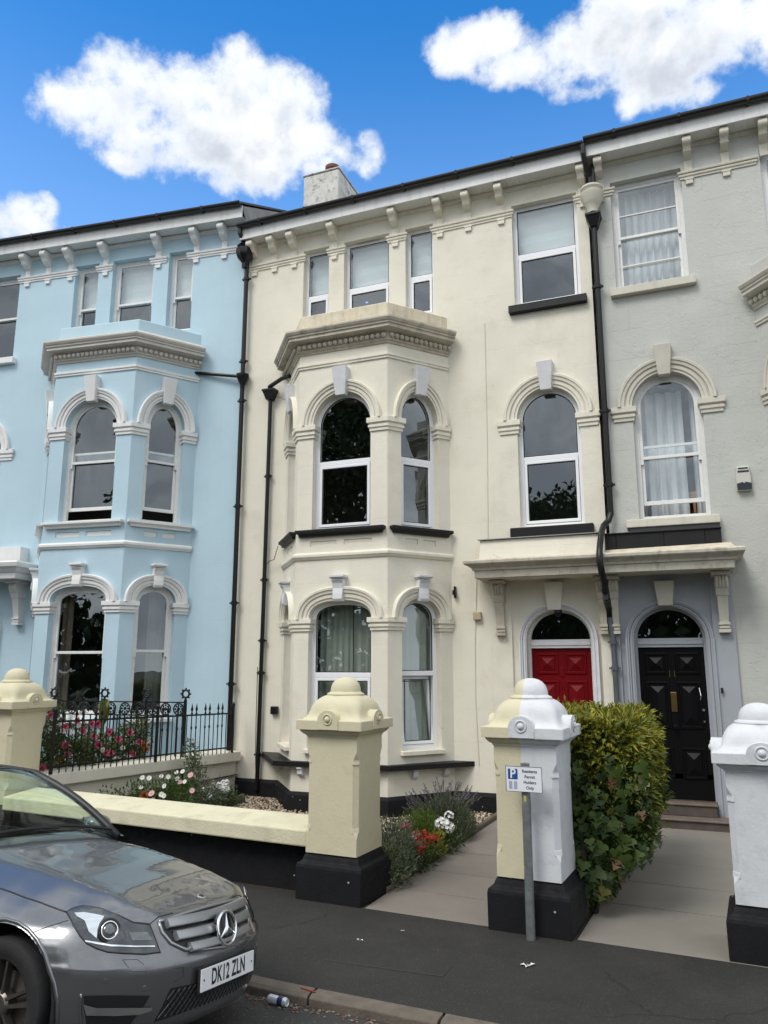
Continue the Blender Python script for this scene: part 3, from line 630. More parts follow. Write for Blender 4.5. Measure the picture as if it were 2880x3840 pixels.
    for FX, L_ in ((FL, cl), (FF, bay_w), (FR, cl)):
        ext = .085; n = max(3, int(round((L_ - .02) / .088)))
        for i in range(n):
            o = bpy.data.objects.new('bead', bd); link(o, co, FX.at(.03 + (L_ - .06) * i / (n - 1), ext, Z(7.005)), FX.a)
    MB().sweep(plan, [(-.16, Z(7.36)), (.0, Z(7.36)), (.0, Z(7.575)), (-.015, Z(7.595)), (-.15, Z(7.60))]).obj('parapet', k['parapet'], H, bevel=.012)
    # ---- bay foot slab and plinth
    if k.get('slab'):
        sl = [(bay_u - 1.76, .0), (bay_u - .99, -1.0), (bay_u + .82, -.98), (bay_u + 1.76, .0)]
        MB().prism(sl, lambda a: (a[0], a[1], .592), lambda a: (a[0], a[1], .662)).obj('bay_ledge', M['black_sill'], H, bevel=.006)
        for FX, xs in ((FF, (.18, bay_w - .18)), (FR, (.42, .95)), (FL, (.42,))):
            for x in xs:
                b = MB().prism([(.01, .59), (-.10, .59), (-.10, .565), (-.075, .555), (-.07, .49), (-.035, .455), (.01, .44)], lambda a: (-.04, a[0], a[1]), lambda a: (.04, a[0], a[1]))
                FX.obj(b, 'ledge_bracket', k['key'], x)
        MB().sweep([(u0, 0), A, B, Cc, D, (door_u - .96, 0)], [(-.02, -.4), (.05, -.4), (.05, .19), (.045, .205), (.0, .24), (-.02, .24)]).obj('plinth', M['black'], H, bevel=.004)
    # ---- top floor windows
    st = top_style
    for i, (u, h) in enumerate(tw): window(F0, u, h, top_z[0], top_z[1], 0, zr=Z(8.45), blind=Z(k.get('top_blind', 8.50)) if i != 9 else None, style=wl, trickle=(i == 1 and wl == 'upvc'), fw=.055)
    window(F0, col_u[0], .514, Z(7.56), Z(9.33), 0, zr=Z(8.47) if not k.get('bars') else Z(8.46), style=wl, blind=Z(k['col_blind']) if k.get('col_blind') else None, bars=[Z(b) for b in k.get('bars', ())], fw=.06)
    MB().box(col_u[0] - .60, col_u[0] + .60, -.10, .19, Z(7.435), Z(7.558)).obj('sill', k['sill'], H, bevel=.008)
    # ---- first floor arched window over the door
    window(F0, col_u[1], .47, Z(4.03), Z(5.70), .475, 2.0, zr=Z(5.10 if wl == 'upvc' else k.get('colr', 4.94)), style=wl, open_=k.get('colopen', 0.0))
    archivolt(F0, col_u[1], (.47, Z(5.70), .475, 2.0), (.672, Z(5.70), .68, 2.0), k['trim'])
    keystone(F0, col_u[1], Z(6.11), Z(6.555), .245, .165, k['key'] if not k.get('colkey') else k['colkey'])
    prof = cap_prof(Z(5.49), Z(5.70))
    for s in (-1, 1):
        a = [(col_u[1] + s * .47, .13), (col_u[1] + s * .47, 0), (col_u[1] + s * .715, 0), (col_u[1] + s * .715, .03)]
        MB().sweep(a if s > 0 else a[::-1], prof).obj('impost', k['trim'], H, bevel=.004)
    # ---- eaves
    for ua, ub in bands:
        MB().sweep([(ua, .03), (ua, 0), (ub, 0), (ub, .03)], BAND(Z(9.135), Z(9.135) + .118)).obj('frieze_band', k['trim'], H)
    bm_ = bracket_mesh(Z(9.655), Z(9.24), k['trim']); dm = MB().box(-.05, .05, -.035, .01, Z(9.135) - .095, Z(9.135) - .002).box(-.062, .062, -.042, .01, Z(9.135) - .03, Z(9.135) - .004).mesh('band_drop', k['trim'], fix=True)
    for u in brackets:
        link(bpy.data.objects.new('bracket', bm_), H, (u, 0, 0))
        if any(a - .01 <= u <= b + .01 for a, b in bands): link(bpy.data.objects.new('band_drop', dm), H, (u, 0, 0))
    ze = Z(9.66)
    MB().sweep([(u0, 0), (u1, 0)], [(-.02, ze - .075), (.012, ze - .075), (.014, ze - .05), (.035, ze - .02), (.035, ze - .001), (-.02, ze - .001)]).obj('cove', k['trim'], H)
    MB().box(u0, u1, -.295, -.268, ze - .012, ze + .225).obj('fascia', M['white_soffit'], H, bevel=.004)
    if k.get('boards'):
        a, b = k['boards']; sm = MB().box(-.0485, .0485, -.267, .0, 0, .012).mesh('soffit_board', M['white_soffit'])
        for i in range(int((b - a) / .1)): link(bpy.data.objects.new('soffit_board', sm), H, (a + .05 + i * .1, 0, ze))
    MB().box(u0, u1, -.267, .0, ze + .0125, ze + .02).obj('soffit', M['white_soffit'], H)
    g = MB(); seg = 8; gz = ze + .245; pr = [(.305 + .058 + .058 * cos(pi + pi * i / seg), gz + .060 * sin(pi + pi * i / seg)) for i in range(seg + 1)]
    pr += [(.421, gz + .012), (.415, gz + .012)] + [(.305 + .058 + .050 * cos(-pi * i / seg), gz + .052 * sin(-pi * i / seg)) for i in range(seg + 1)] + [(.305, gz + .012)]
    g.sweep([(u0, 0), (u1, 0)], [(o, z_) for o, z_ in pr]); gu = g.obj('gutter', M['gutter'], H, angle=50)
    gb = MB().sweep([(-.018, 0), (.018, 0)], [(.29, gz - .01), (.30, gz - .066), (.363, gz - .074), (.418, gz - .04), (.428, gz + .016), (.415, gz + .016)]).mesh('gutter_bracket', M['gutter'], fix=True)
    n = int((u1 - u0) / .92)
    for i in range(n): link(bpy.data.objects.new('gutter_bracket', gb), gu, (u0 + .46 + i * .92, 0, 0))
    # ---- roof, closed behind
    r = MB(); rz = ze + .27; rg = 3.9
    r.add([(u0, -.37, rz - .01), (u1, -.37, rz - .01), (u1, rg, rz + (rg + .37) * .53), (u0, rg, rz + (rg + .37) * .53), (u1, 8.2, rz - .03), (u0, 8.2, rz - .03),
           (u0, -.37, rz - .05), (u1, -.37, rz - .05), (u1, rg, rz + (rg + .37) * .53 - .05), (u0, rg, rz + (rg + .37) * .53 - .05)],
          [(0, 1, 2, 3), (3, 2, 4, 5), (0, 6, 7, 1), (1, 7, 8, 2), (6, 0, 3, 9)])
    ro = r.obj('roof', M['slate'], H, fix=False)
    MB().add([(u1 - .003, -.02, Z(9.6)), (u1 - .003, 8.1, Z(9.6)), (u1 - .003, rg, rz + (rg + .37) * .53 - .06), (u1 - .003, -.3, rz - .06)], [(0, 1, 2, 3)]).add(
        [(u0 + .003, -.02, Z(9.6)), (u0 + .003, 8.1, Z(9.6)), (u0 + .003, rg, rz + (rg + .37) * .53 - .06), (u0 + .003, -.3, rz - .06)], [(3, 2, 1, 0)]).obj('gable', M['party'], H, fix=False)
    # ---- rooms behind the glass
    room = MB()
    room.box(u0 + .05, u1 - .05, 2.6, 2.7, 0, Z(9.5))
    room.box(D[0] + .10, D[0] + .16, .22, 2.6, 0, Z(9.5))
    for zz in (Z(.6), Z(3.45), Z(6.75), Z(9.6)):
        MB().prism(([(A[0] + .12, -.02), (B[0] + .06, -q + .08), (Cc[0] - .06, -q + .08), (D[0] - .12, -.02), (D[0] - .12, .2)] if zz < Z(9) else []) + [(u1 - .04, .2), (u1 - .04, 2.6), (u0 + .04, 2.6), (u0 + .04, .2)] + ([(A[0] + .12, .2)] if zz < Z(9) else []),
                 lambda a: (a[0], a[1], zz - .06), lambda a: (a[0], a[1], zz)).obj('room_floor', M['floorboards'], H)
    room.obj('room_wall', M['room'], H)
    return H, dict(F0=F0, FF=FF, FR=FR, FL=FL, w2=w2, ce=ce, cl=cl, A=A, B=B, C=Cc, D=D, hf=hf, hg=hg, hc=hc, tilt=tilt)

def panel_door(H, u, z0, z1, w, m, knob, numeral=None):
    F = Face(H, (0, 0), 0.0)
    d = MB().box(-w / 2, w / 2, .20, .245, z0, z1); D_ = F.obj(d, 'door', m, u)
    h = z1 - z0; cw = w * .36
    for r0, r1 in ((.815, .965), (.455, .77), (.13, .335)):
        a0, a1 = z0 + h * r0, z0 + h * r1; hh = (a1 - a0) / 2; pz = (a0 + a1) / 2; mb = MB(); hw_ = cw / 2
        R_ = lambda i: [(-hw_ + i, -hh + i), (hw_ - i, -hh + i), (hw_ - i, hh - i), (-hw_ + i, hh - i)]
        vs = []; prof = [(0, 0), (.006, -.016), (.024, -.018), (.034, -.004), (.052, -.002), (.060, -.014), (.070, -.015)]
        for i, y in prof: vs += [(x, y, z_) for x, z_ in R_(i)]
        fs = [(4 * i + j, 4 * i + (j + 1) % 4, 4 * i + 4 + (j + 1) % 4, 4 * i + 4 + j) for i in range(len(prof) - 1) for j in range(4)]
        o = len(vs) - 4; ix = hw_ - .07; iz = hh - .07
        if iz > ix: rd = [(0, -.052, -(iz - ix)), (0, -.052, iz - ix)]; fs += [(o, o + 1, len(vs)), (o + 1, o + 2, len(vs) + 1, len(vs)), (o + 2, o + 3, len(vs) + 1), (o + 3, o, len(vs), len(vs) + 1)]
        else: rd = [(-(ix - iz), -.052, 0), (ix - iz, -.052, 0)]; fs += [(o, o + 1, len(vs) + 1, len(vs)), (o + 1, o + 2, len(vs) + 1), (o + 2, o + 3, len(vs), len(vs) + 1), (o + 3, o, len(vs))]
        vs += rd; me = mb.add(vs, fs).mesh('panel', m, fix=False)
        for s in (-1, 1): link(bpy.data.objects.new('panel', me), D_, (s * w * .235, .1995, pz))
    return D_
# ------------------------------------------------------------------ the three houses
cz = lambda z: z
bz = lambda z: 1.015 * z + 0.32
CR = dict(wall=M['cream'], trim=M['cream_trim'], key=M['keywhite'], sill=M['black_sill'], gsill=M['cream_trim'], cornice=M['cream_dirty'], parapet=M['cream_parapet'], panel=M['cream_trim'], slab=True, boards=(-7.2, -1.1), top_blind=8.52, col_blind=8.47)
cream, CF = build_house('cream_house', 'cream painted terraced house with red front door and canted bay window', (0, 11.3), 0.0, -7.215, -1.052, -4.84, 1.51, (-1.755, -1.83), -1.815, cz, CR,
    [-7.05, -6.63, -6.23, -5.43, -4.28, -3.48, -2.99, -2.44, -1.14], [(-7.14, -6.03), (-5.53, -5.25), (-4.40, -4.10), (-3.60, -2.275), (-1.24, -1.06)], 'upvc')
BL = dict(wall=M['blue'], trim=M['white_trim'], key=M['white_trim'], sill=M['white_trim'], gsill=M['white_trim'], cornice=M['greige_trim'], parapet=M['blue_trim'], panel=M['white_trim'], bay_style='sash', open=0.17, top_blind=8.50, boards=None)
blue, BF = build_house('blue_house', 'pale blue terraced house with white mouldings and open sash windows', (-7.222, 11.3), radians(7), -8.6, -0.004, -2.42, 1.61, (-5.50, -5.50), -5.2, bz, BL,
    [-8.2, -7.4, -6.35, -4.80, -4.32, -3.80, -3.01, -1.85, -1.05, -.47], [(-6.9, -6.05), (-4.98, -3.68), (-3.17, -2.88), (-1.99, -1.70), (-1.20, -.06)], 'sash')
GR = dict(wall=M['grey'], trim=M['grey_trim'], key=M['grey_trim'], sill=M['grey_trim'], gsill=M['grey_trim'], cornice=M['grey_trim'], parapet=M['grey'], panel=M['grey_trim'], bay_style='sash', bars=(8.83, 7.99), colr=4.95, colopen=0.17, boards=(-1.05, 2.2))
grey, GF = build_house('grey_house', 'pale grey green terraced house with black front door and net curtains', (0, 11.302), 0.0, -1.048, 5.6, 2.57, 1.51, (-.21, -.14), -.33, lambda z: z if z < 9 else z + (z - 9) * 0.09, GR,
    [-.87, .41, .92, 1.43, 2.1, 3.1, 3.9, 4.6], [(-1.04, -.70), (.30, 1.30), (1.9, 2.1), (3.2, 3.45), (4.1, 5.5)], 'sash')

# the lower light of the right hand bay window is tilted in
_k = [o for o in CF['tilt'].children if o.name.startswith('casement')] + [o for o in CF['tilt'].children if o.name.startswith('pane')][1:2]
for o in _k:
    p = Vector((0, .13, .91)); r = Matrix.Rotation(radians(-7), 4, 'X'); o.matrix_local = Matrix.Translation(p) @ r @ Matrix.Translation(-p)

# ---- door cases: arch moulding, fanlight, transom, panelled door, steps
def door_case(H, u, wall_m, frame_m, door_m, zf, fo, number=None):
    F = Face(H, (0, 0), 0.0); Z = zf
    archivolt(F, u, (.46, Z(2.375), .43, 2.0), (fo, Z(2.375), .515, 2.0), frame_m)
    for s in (-1, 1):
        b = MB(); x0 = u + s * .46; x1 = u + s * fo
        w = fo - .46
        for t0, t1, d in ((0, .2, .016), (.2, .44, .036), (.44, .54, .022), (.54, .78, .056), (.78, 1, .078)): b.box(min(x0 + s * w * t0, x0 + s * w * t1), max(x0 + s * w * t0, x0 + s * w * t1), -d, .01, Z(.0), Z(2.375) - .001)
        b.obj('door_surround', frame_m, H)
    fr = MB(); ring(fr, shape(.475, Z(.02), Z(2.375), .445), shape(.425, Z(.27), Z(2.375), .395), .15, .21); fr.box(-.425, .425, .15, .22, Z(2.262), Z(2.385)); fr.box(-.425, .425, .135, .15, Z(2.30), Z(2.34))
    f = F.obj(fr, 'door_frame', frame_m, u, bevel=.004)
    fan = MB(); sheet(fan, shape(.425, Z(2.385), Z(2.385), .385), .195); fan.obj('fanlight', M['glass'], f, fix=False)
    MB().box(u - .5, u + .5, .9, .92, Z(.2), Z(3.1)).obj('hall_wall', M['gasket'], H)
    D_ = panel_door(H, u, Z(.275), Z(2.262), .85, door_m, None)
    MB().box(u - .45, u + .45, -.02, .26, Z(.02), Z(.272)).obj('threshold', M['step'], H)
    return D_
red = door_case(cream, -1.815, M['cream'], M['keywhite'], M['red_door'], cz, .555)
red['label'] = 'glossy red panelled front door'
MB().box(-.028, .028, .185, .199, 1.86, 1.99).obj('knocker', M['red_door'], red, bevel=.004)
text('numeral', '9', .13, M['red_door'], red, (0, .197, 1.70), (radians(90), 0, 0), .8, .004)
lp = MB().lathe([(.03, 0), (.045, .02), (.06, .06), (.05, .10), (.02, .12)], (0, 0, 0), 12); lp.box(-.02, .02, 0, .12, .1, .14)
lp.obj('porch_light', M['iron'], cream, loc=(-1.80, -.02, 2.70), smooth=False)
blk = door_case(grey, -.33, M['greyblue'], M['greyblue'], M['black_door'], cz, .565)
blk['label'] = 'glossy black panelled front door'
MB().box(-.038, .038, .186, .1995, 1.40, 1.66).obj('letter_plate', M['brass'], blk, bevel=.004)
text('numeral', '11', .125, M['brass'], blk, (.0, .197, 1.90), (radians(90), 0, 0), .8, .004, spacing=1.25)
for z_, r_ in ((1.43, .021), (1.28, .017)):
    k_ = MB().lathe([(r_, 0), (r_, .012), (r_ * .7, .02)], (0, 0, 0), 14, lambda p: (p[0], -p[2], p[1])); k_.obj('lock', M['chrome'], blk, loc=(.365, .199, z_), smooth=False)
k_ = MB().lathe([(.02, 0), (.018, .03), (.036, .05), (.036, .07), (.02, .085)], (0, 0, 0), 16, lambda p: (p[0], -p[2], p[1])); k_.obj('door_knob', M['black_door'], blk, loc=(0.0, .199, 1.20), angle=40)
MB().tube([(.33, .18, 1.72), (.345, .165, 1.62), (.335, .18, 1.56)], .008, 6).obj('pull_handle', M['chrome'], blk)
bd_ = door_case(blue, -5.2, M['blue'], M['white_trim'], M['black_door'], bz, .555)
# bell push on the black door's frame
MB().box(.262, .290, -.085, -.07, 1.66, 1.73).obj('bell_push', M['iron'], grey)

# ---- steps up to the doors
for H, u, ul, ur in ((cream, -1.815, -2.40, -1.22), (grey, -.33, -1.0, .235)):
    MB().box(ul, ur, -.36, -.02, -.1, .098).obj('step', M['step'], H, bevel=.008)
    MB().box(ul, ur, -.385, -.02, .0985, .125).obj('step_tread', M['step_stone'], H, bevel=.008)
    MB().box(ul + .10, ur - .13, -.155, .02, .1255, .255).obj('step', M['step'], H, bevel=.008)
    MB().box(ul + .09, ur - .12, -.175, .03, .2555, .282).obj('step_tread', M['step_stone'], H, bevel=.008)

# ---- the door canopy shared by the two houses, each house its half
def canopy(H, ua, ub, ends, m, soff=3.235):
    v = .60; prof = [(-.12, soff), (.0, soff), (.005, soff + .10), (.03, soff + .108), (.035, soff + .135), (.075, soff + .165), (.12, soff + .185), (.135, soff + .20), (.14, soff + .235), (.12, soff + .255), (-.12, soff + .27)]
    path = ([(ua, 0)] if ends[0] else []) + [(ua, -v), (ub, -v)] + ([(ub, 0)] if ends[1] else [])
    return MB().sweep(path, prof).obj('canopy', m, H, bevel=.004)
cc = canopy(cream, -2.86, -1.083, (1, 0), M['cream_dirty']); cg = canopy(grey, -1.079, .53, (0, 1), M['grey_weathered'])
MB().box(-2.86, -1.083, -.50, 0, 3.24, 3.30).box(-2.84, -1.083, -.5, 0, 3.301, 3.42).obj('canopy_soffit', M['cream_trim'], cream)
MB().box(-1.079, .53, -.50, 0, 3.24, 3.30).box(-1.079, .51, -.5, 0, 3.301, 3.42).obj('canopy_soffit', M['grey_trim'], grey)
MB().hexa([(-2.93, -.71, 3.45), (-1.083, -.71, 3.45), (-1.083, 0.01, 3.45), (-2.93, 0.01, 3.45), (-2.90, -.36, 3.535), (-1.083, -.36, 3.535), (-1.083, 0.01, 3.535), (-2.90, 0.01, 3.535)]).obj('canopy_ledge', M['mossy_ledge'], cream, bevel=.012)
MB().hexa([(-2.86, -.36, 3.50), (-1.083, -.36, 3.50), (-1.083, 0.01, 3.50), (-2.86, 0.01, 3.50), (-2.84, -.33, 3.82), (-1.083, -.33, 3.82), (-1.083, 0.01, 3.83), (-2.84, 0.01, 3.83)]).obj('canopy_upstand', M['cream'], cream, bevel=.010)
MB().hexa([(-2.87, -.37, 3.818), (-1.09, -.37, 3.822), (-1.09, 0, 3.832), (-2.87, 0, 3.832), (-2.87, -.365, 3.832), (-1.09, -.365, 3.838), (-1.09, 0, 3.875), (-2.87, 0, 3.855)]).obj('lead_flashing', M['gutter'], cream)
MB().hexa([(-1.079, -.70, 3.45), (.60, -.70, 3.45), (.60, 0.01, 3.45), (-1.079, 0.01, 3.45), (-1.079, -.19, 3.60), (.53, -.19, 3.62), (.53, 0.01, 3.62), (-1.079, 0.01, 3.60)]).obj('canopy_roof', M['cream_parapet'], grey, bevel=.012)
up = MB(); xs = [-1.078, -.93, -.30, .22, .425]
for a, b in zip(xs, xs[1:]): up.box(a + .001, b - .001, -.175 - random.uniform(0, .008), .0, 3.60, 3.815)
up.box(-1.078, .43, -.205, .0, 3.8155, 3.835); up.obj('bitumen_upstand', M['black_sill'], grey, bevel=.006)
MB().hexa([(-.74, -.11, 3.845), (.42, -.11, 3.845), (.42, .01, 3.845), (-.74, .01, 3.845), (-.74, -.105, 3.90), (.42, -.105, 3.90), (.42, .01, 3.90), (-.74, .01, 3.90)]).obj('lead_flashing', M['gutter'], grey)
MB().box(-2.44, -1.235, -.10, .19, 3.86, 4.02).obj('sill', M['black_sill'], cream, bevel=.012)
MB().box(-.785, .435, -.13, .19, 3.905, 4.02).obj('sill', M['grey_trim'], grey, bevel=.012)
MB().box(-6.15, -4.9, -.10, .19, bz(3.9), bz(4.02)).obj('sill', M['white_trim'], blue, bevel=.012)

def corbel(H, u, m, w=.155):
    mb = MB(); z = 3.23
    mb.prism([(.01, z), (-.34, z), (-.35, z - .02), (-.33, z - .05), (.01, z - .05)], lambda p: (-w * .75, p[0], p[1]), lambda p: (w * .75, p[0], p[1]))
    mb.prism([(.01, z - .05), (-.27, z - .05), (-.285, z - .10), (-.275, z - .17), (-.235, z - .22), (-.215, z - .27), (-.20, z - .31), (.01, z - .31)], lambda p: (-w / 2, p[0], p[1]), lambda p: (w / 2, p[0], p[1]))
    for i in range(4): mb.tube([(-w / 2 + w * (i + .5) / 4, -.272 + .0, z - .06), (-w / 2 + w * (i + .5) / 4, -.292, z - .13), (-w / 2 + w * (i + .5) / 4, -.262, z - .20)], w / 9, 6)
    mb.tube([(-w * .54, -.20, z - .15), (w * .54, -.20, z - .15)], .07, 12)
    mb.hexa([(-w * .36, -.10, z - .74), (w * .36, -.10, z - .74), (w * .36, .01, z - .74), (-w * .36, .01, z - .74), (-w * .42, -.19, z - .311), (w * .42, -.19, z - .311), (w * .42, .01, z - .311), (-w * .42, .01, z - .311)])
    mb.box(-w * .46, w * .46, -.14, .01, z - .69, z - .655); mb.box(-w * .42, w * .42, -.125, .01, z - .735, z - .70); mb.box(-w * .47, w * .47, -.135, .01, z - .79, z - .745)
    return mb.obj('corbel', m, H, loc=(u, 0, 0), bevel=.003)
corbel(cream, -2.62, M['cream_dirty']); corbel(cream, -1.165, M['cream_dirty'], .12); corbel(grey, -1.0, M['grey_trim'], .11); corbel(grey, .372, M['grey_trim'])
for H, a, b, m in ((cream, -2.76, -2.47, M['cream']), (cream, -1.225, -1.083, M['cream']), (grey, -1.079, -.965, M['greyblue']), (grey, .225, .50, M['greyblue'])):
    MB().box(a, b, -.045, .0, -.2, 3.235).obj('pilaster', m, H, bevel=.006)
# painted field round the black door
pf = MB(); wall_face(pf, [(-.964, -.05), (.224, -.05), (.224, 3.236), (-.964, 3.236)], [[(-.33 + x, z_) for x, z_ in shape(.46, .0, 2.375, .43)]], .003, Matrix.Translation((0, -.004, 0)))
pf.obj('door_recess_panel', M['greyblue'], grey, fix=False)
F0c = Face(cream, (0, 0), 0); F0g = Face(grey, (0, 0), 0); F0b = Face(blue, (0, 0), 0)
keystone(F0c, -1.84, 2.795, 3.19, .275, .185, M['cream_trim'], .10, .13); keystone(F0g, -.345, 2.815, 3.15, .26, .185, M['grey_trim'], .10, .13)
# blue house's own canopy, beyond the left edge of the picture but for its tip
cb = MB().sweep([(-7.6, 0), (-7.6, -.60), (-3.95, -.60), (-3.95, 0)], [(-.12, 3.53), (.0, 3.53), (.005, 3.63), (.03, 3.64), (.075, 3.70), (.12, 3.73), (.14, 3.80), (.12, 3.83), (-.12, 3.84)]).obj('canopy', M['white_trim'], blue, bevel=.004)
MB().box(-7.6, -3.95, -.5, 0, 3.535, 3.60).box(-7.5, -4.2, -.22, 0, 3.80, 4.16).obj('canopy_soffit', M['white_trim'], blue, bevel=.006)
corbel(blue, -4.25, M['white_trim']).location.z = .30

# ---- gutters' outlets and downpipes
def downpipe(H, pts, r, m, collars=(), name='downpipe'):
    p = MB().tube(pts, r, 10).obj(name, m, H, angle=40)
    for c in collars:
        MB().lathe([(r * 1.02, -.03), (r * 1.35, -.03), (r * 1.35, .03), (r * 1.02, .03)], c, 12).box(c[0] - r * 2.1, c[0] + r * 2.1, c[1] - r * .4, c[1] + r * .8, c[2] - .012, c[2] + .012).obj('pipe_collar', m, p)
    return p
dp = downpipe(cream, [(-7.165, -.10, 9.33), (-7.165, -.10, 7.1), (-7.165, -.10, .05)], .040, M['iron'], [(-7.165, -.10, z_) for z_ in (8.96, 7.36, 6.62, 4.71, 3.05, 1.72)])
MB().lathe([(.05, -.33), (.05, -.24), (.075, -.20), (.15, -.12), (.17, -.06), (.165, .02), (.13, .05), (.155, .09), (.12, .13), (.06, .16)], (-7.19, -.14, 9.50), 8).obj('hopper', M['iron'], dp, angle=25)
MB().tube([(-7.19, -.34, 9.86), (-7.19, -.33, 9.76), (-7.19, -.2, 9.66), (-7.19, -.15, 9.58)], .04, 10).obj('gutter_outlet', M['gutter'], dp)
MB().lathe([(.045, -.15), (.045, -.07), (.10, .04), (.125, .10), (.125, .13), (.04, .135)], (-7.165, -.10, 6.98), 6).obj('hopper', M['iron'], dp, angle=25)
MB().tube([(-7.18, -.10, 7.08), (-8.24, -.16, 7.285)], .032, 8).obj('branch_pipe', M['iron'], dp)
# the small pipe that drains the bay roof
d2 = downpipe(cream, [(-6.60, -.07, 6.60), (-6.615, -.07, 3.2), (-6.635, -.07, .08)], .034, M['iron'], [(-6.605, -.07, 5.2), (-6.615, -.07, 3.42), (-6.62, -.07, 2.42), (-6.625, -.07, 1.9), (-6.63, -.07, .62)])
MB().hexa([(-6.66, -.13, 6.57), (-6.55, -.13, 6.57), (-6.55, -.01, 6.57), (-6.66, -.01, 6.57), (-6.715, -.16, 6.72), (-6.495, -.16, 6.72), (-6.495, 0, 6.72), (-6.715, 0, 6.72)]).box(-6.725, -6.485, -.17, 0, 6.7205, 6.755).obj('hopper', M['iron'], d2)
MB().tube([(-6.60, -.10, 6.74), (-6.59, -.12, 6.80), (-6.30, -.22, 6.87), (-6.12, -.26, 6.88)], .036, 8).obj('branch_pipe', M['iron'], d2)
MB().tube([(-6.70, -.05, 2.0), (-6.70, -.05, 1.2), (-6.69, -.05, .62), (-6.68, -.04, .3)], .006, 5).tube([(-6.62, -.08, 3.62), (-6.52, -.10, 3.72), (-6.42, -.1, 3.75), (-6.30, -.2, 3.95)], .006, 5).obj('cable', M['iron'], cream)
MB().tube([(-2.76, -.012, 7.38), (-2.77, -.012, 5.5), (-2.80, -.012, 3.9)], .005, 4).tube([(-2.99, -.012, 3.3), (-3.04, -.012, 2.3), (-3.05, -.012, 1.5), (-3.02, -.012, .62)], .006, 5).obj('cable', M['cream_trim'], cream)
MB().box(-6.435, -6.315, -.07, 0, 1.25, 1.375).obj('vent_cowl', M['iron'], cream, bevel=.012)
MB().box(-3.045, -2.925, -.07, 0, 2.68, 2.80).obj('bell_box', M['beige_plastic'], cream, bevel=.01)
MB().box(-3.34, -3.31, -.05, 0, 3.02, 3.19).box(-3.35, -3.30, -.09, -.05, 3.06, 3.13).obj('wall_hook', M['iron'], cream)
# pipe between the cream and the grey house
d3 = downpipe(cream, [(-.985, -.10, 8.62), (-.985, -.10, 4.10)], .040, M['iron'], [(-.985, -.10, z_) for z_ in (7.62, 5.66, 4.55)])
MB().lathe([(.075, -.22), (.08, -.19), (.085, -.15), (.12, -.08), (.14, -.05), (.15, .0), (.175, .05), (.18, .10), (.14, .13), (.17, .17), (.165, .20), (.05, .21)], (-.985, -.16, 9.03), 20).obj('ornate_hopper', M['grey_trim'], d3, angle=30)
MB().hexa([(-1.04, -.16, 8.60), (-.93, -.16, 8.60), (-.93, -.02, 8.60), (-1.04, -.02, 8.60), (-1.09, -.22, 8.76), (-.88, -.22, 8.76), (-.88, .0, 8.76), (-1.09, .0, 8.76)]).box(-1.10, -.87, -.23, 0, 8.7605, 8.80).obj('hopper', M['iron'], d3, bevel=.006)
MB().tube([(-1.06, -.37, 9.87), (-1.06, -.36, 9.72), (-1.05, -.30, 9.60), (-1.0, -.12, 9.46), (-.99, -.1, 9.22)], .04, 8).tube([(-.955, -.16, 9.64), (-.955, -.13, 9.22)], .03, 8).obj('gutter_outlet', M['gutter'], d3)
d4 = downpipe(grey, [(-.985, -.10, 4.14), (-1.02, -.12, 4.03), (-1.085, -.20, 3.95), (-1.10, -.42, 3.80), (-1.10, -.66, 3.62), (-1.10, -.79, 3.48), (-1.10, -.80, 3.36), (-1.088, -.78, 3.24), (-1.078, -.62, 3.12), (-1.09, -.46, 2.98)], .042, M['iron'])
downpipe(grey, [(-1.09, -.46, 2.98), (-1.095, -.42, 2.90)], .038, M['pipe_grey'])
downpipe(grey, [(-1.095, -.42, 2.90), (-1.088, -.26, 2.84), (-1.08, -.14, 2.78), (-1.078, -.11, 2.68)], .043, M['iron'])
downpipe(grey, [(-1.078, -.11, 2.70), (-1.055, -.11, 2.36)], .037, M['pipe_grey'])
downpipe(grey, [(-1.052, -.11, 2.40), (-1.048, -.11, .05)], .036, M['pipe_grey'], [(-1.052, -.11, 2.33), (-1.05, -.11, 1.98)])

# ---- chimney standing on the cream house's roof
ch = MB(); ch.box(-7.0, -6.18, 1.7, 3.9, 10.6, 12.16); ch.obj('chimney', M['chimney'], cream, bevel=.03)
MB().box(-7.02, -6.16, 1.68, 3.92, 12.161, 12.20).obj('chimney_cap', M['chimney'], cream, bevel=.02)
MB().lathe([(.13, 0), (.135, .16), (.155, .18), (.155, .25), (.12, .26), (.11, .1), (.0, .1)], (-6.47, 2.0, 12.2), 18).obj('chimney_pot', M['pot'], cream, angle=40)
MB().lathe([(.09, 0), (.09, .5), (.11, .52), (.11, .6), (.05, .62)], (-3.35, 1.6, bz(10.5)), 12).obj('chimney_pot', M['iron'], blue, angle=40)

# ---- burglar alarm on the grey wall
al = MB().prism([(-.095, -.17), (.095, -.17), (.10, .0), (.085, .17), (-.085, .17), (-.10, .0)], lambda p: (p[0], 0, p[1]), lambda p: (p[0] * .9, -.075, p[1] * .95)).obj('alarm_box', M['alarm_cream'], grey, loc=(.765, 0, 4.50), bevel=.012)
MB().prism([(-.088, -.165), (.088, -.165), (.092, -.075), (.02, -.055), (0, -.075), (-.02, -.055), (-.092, -.075)], lambda p: (p[0], -.0755, p[1]), lambda p: (p[0] * .97, -.083, p[1])).obj('alarm_strobe', M['navy'], al)
MB().box(-.06, .06, -.079, -.0755, .125, .145).box(-.07, .07, -.079, -.0755, .080, .105).obj('alarm_print', M['navy'], al)

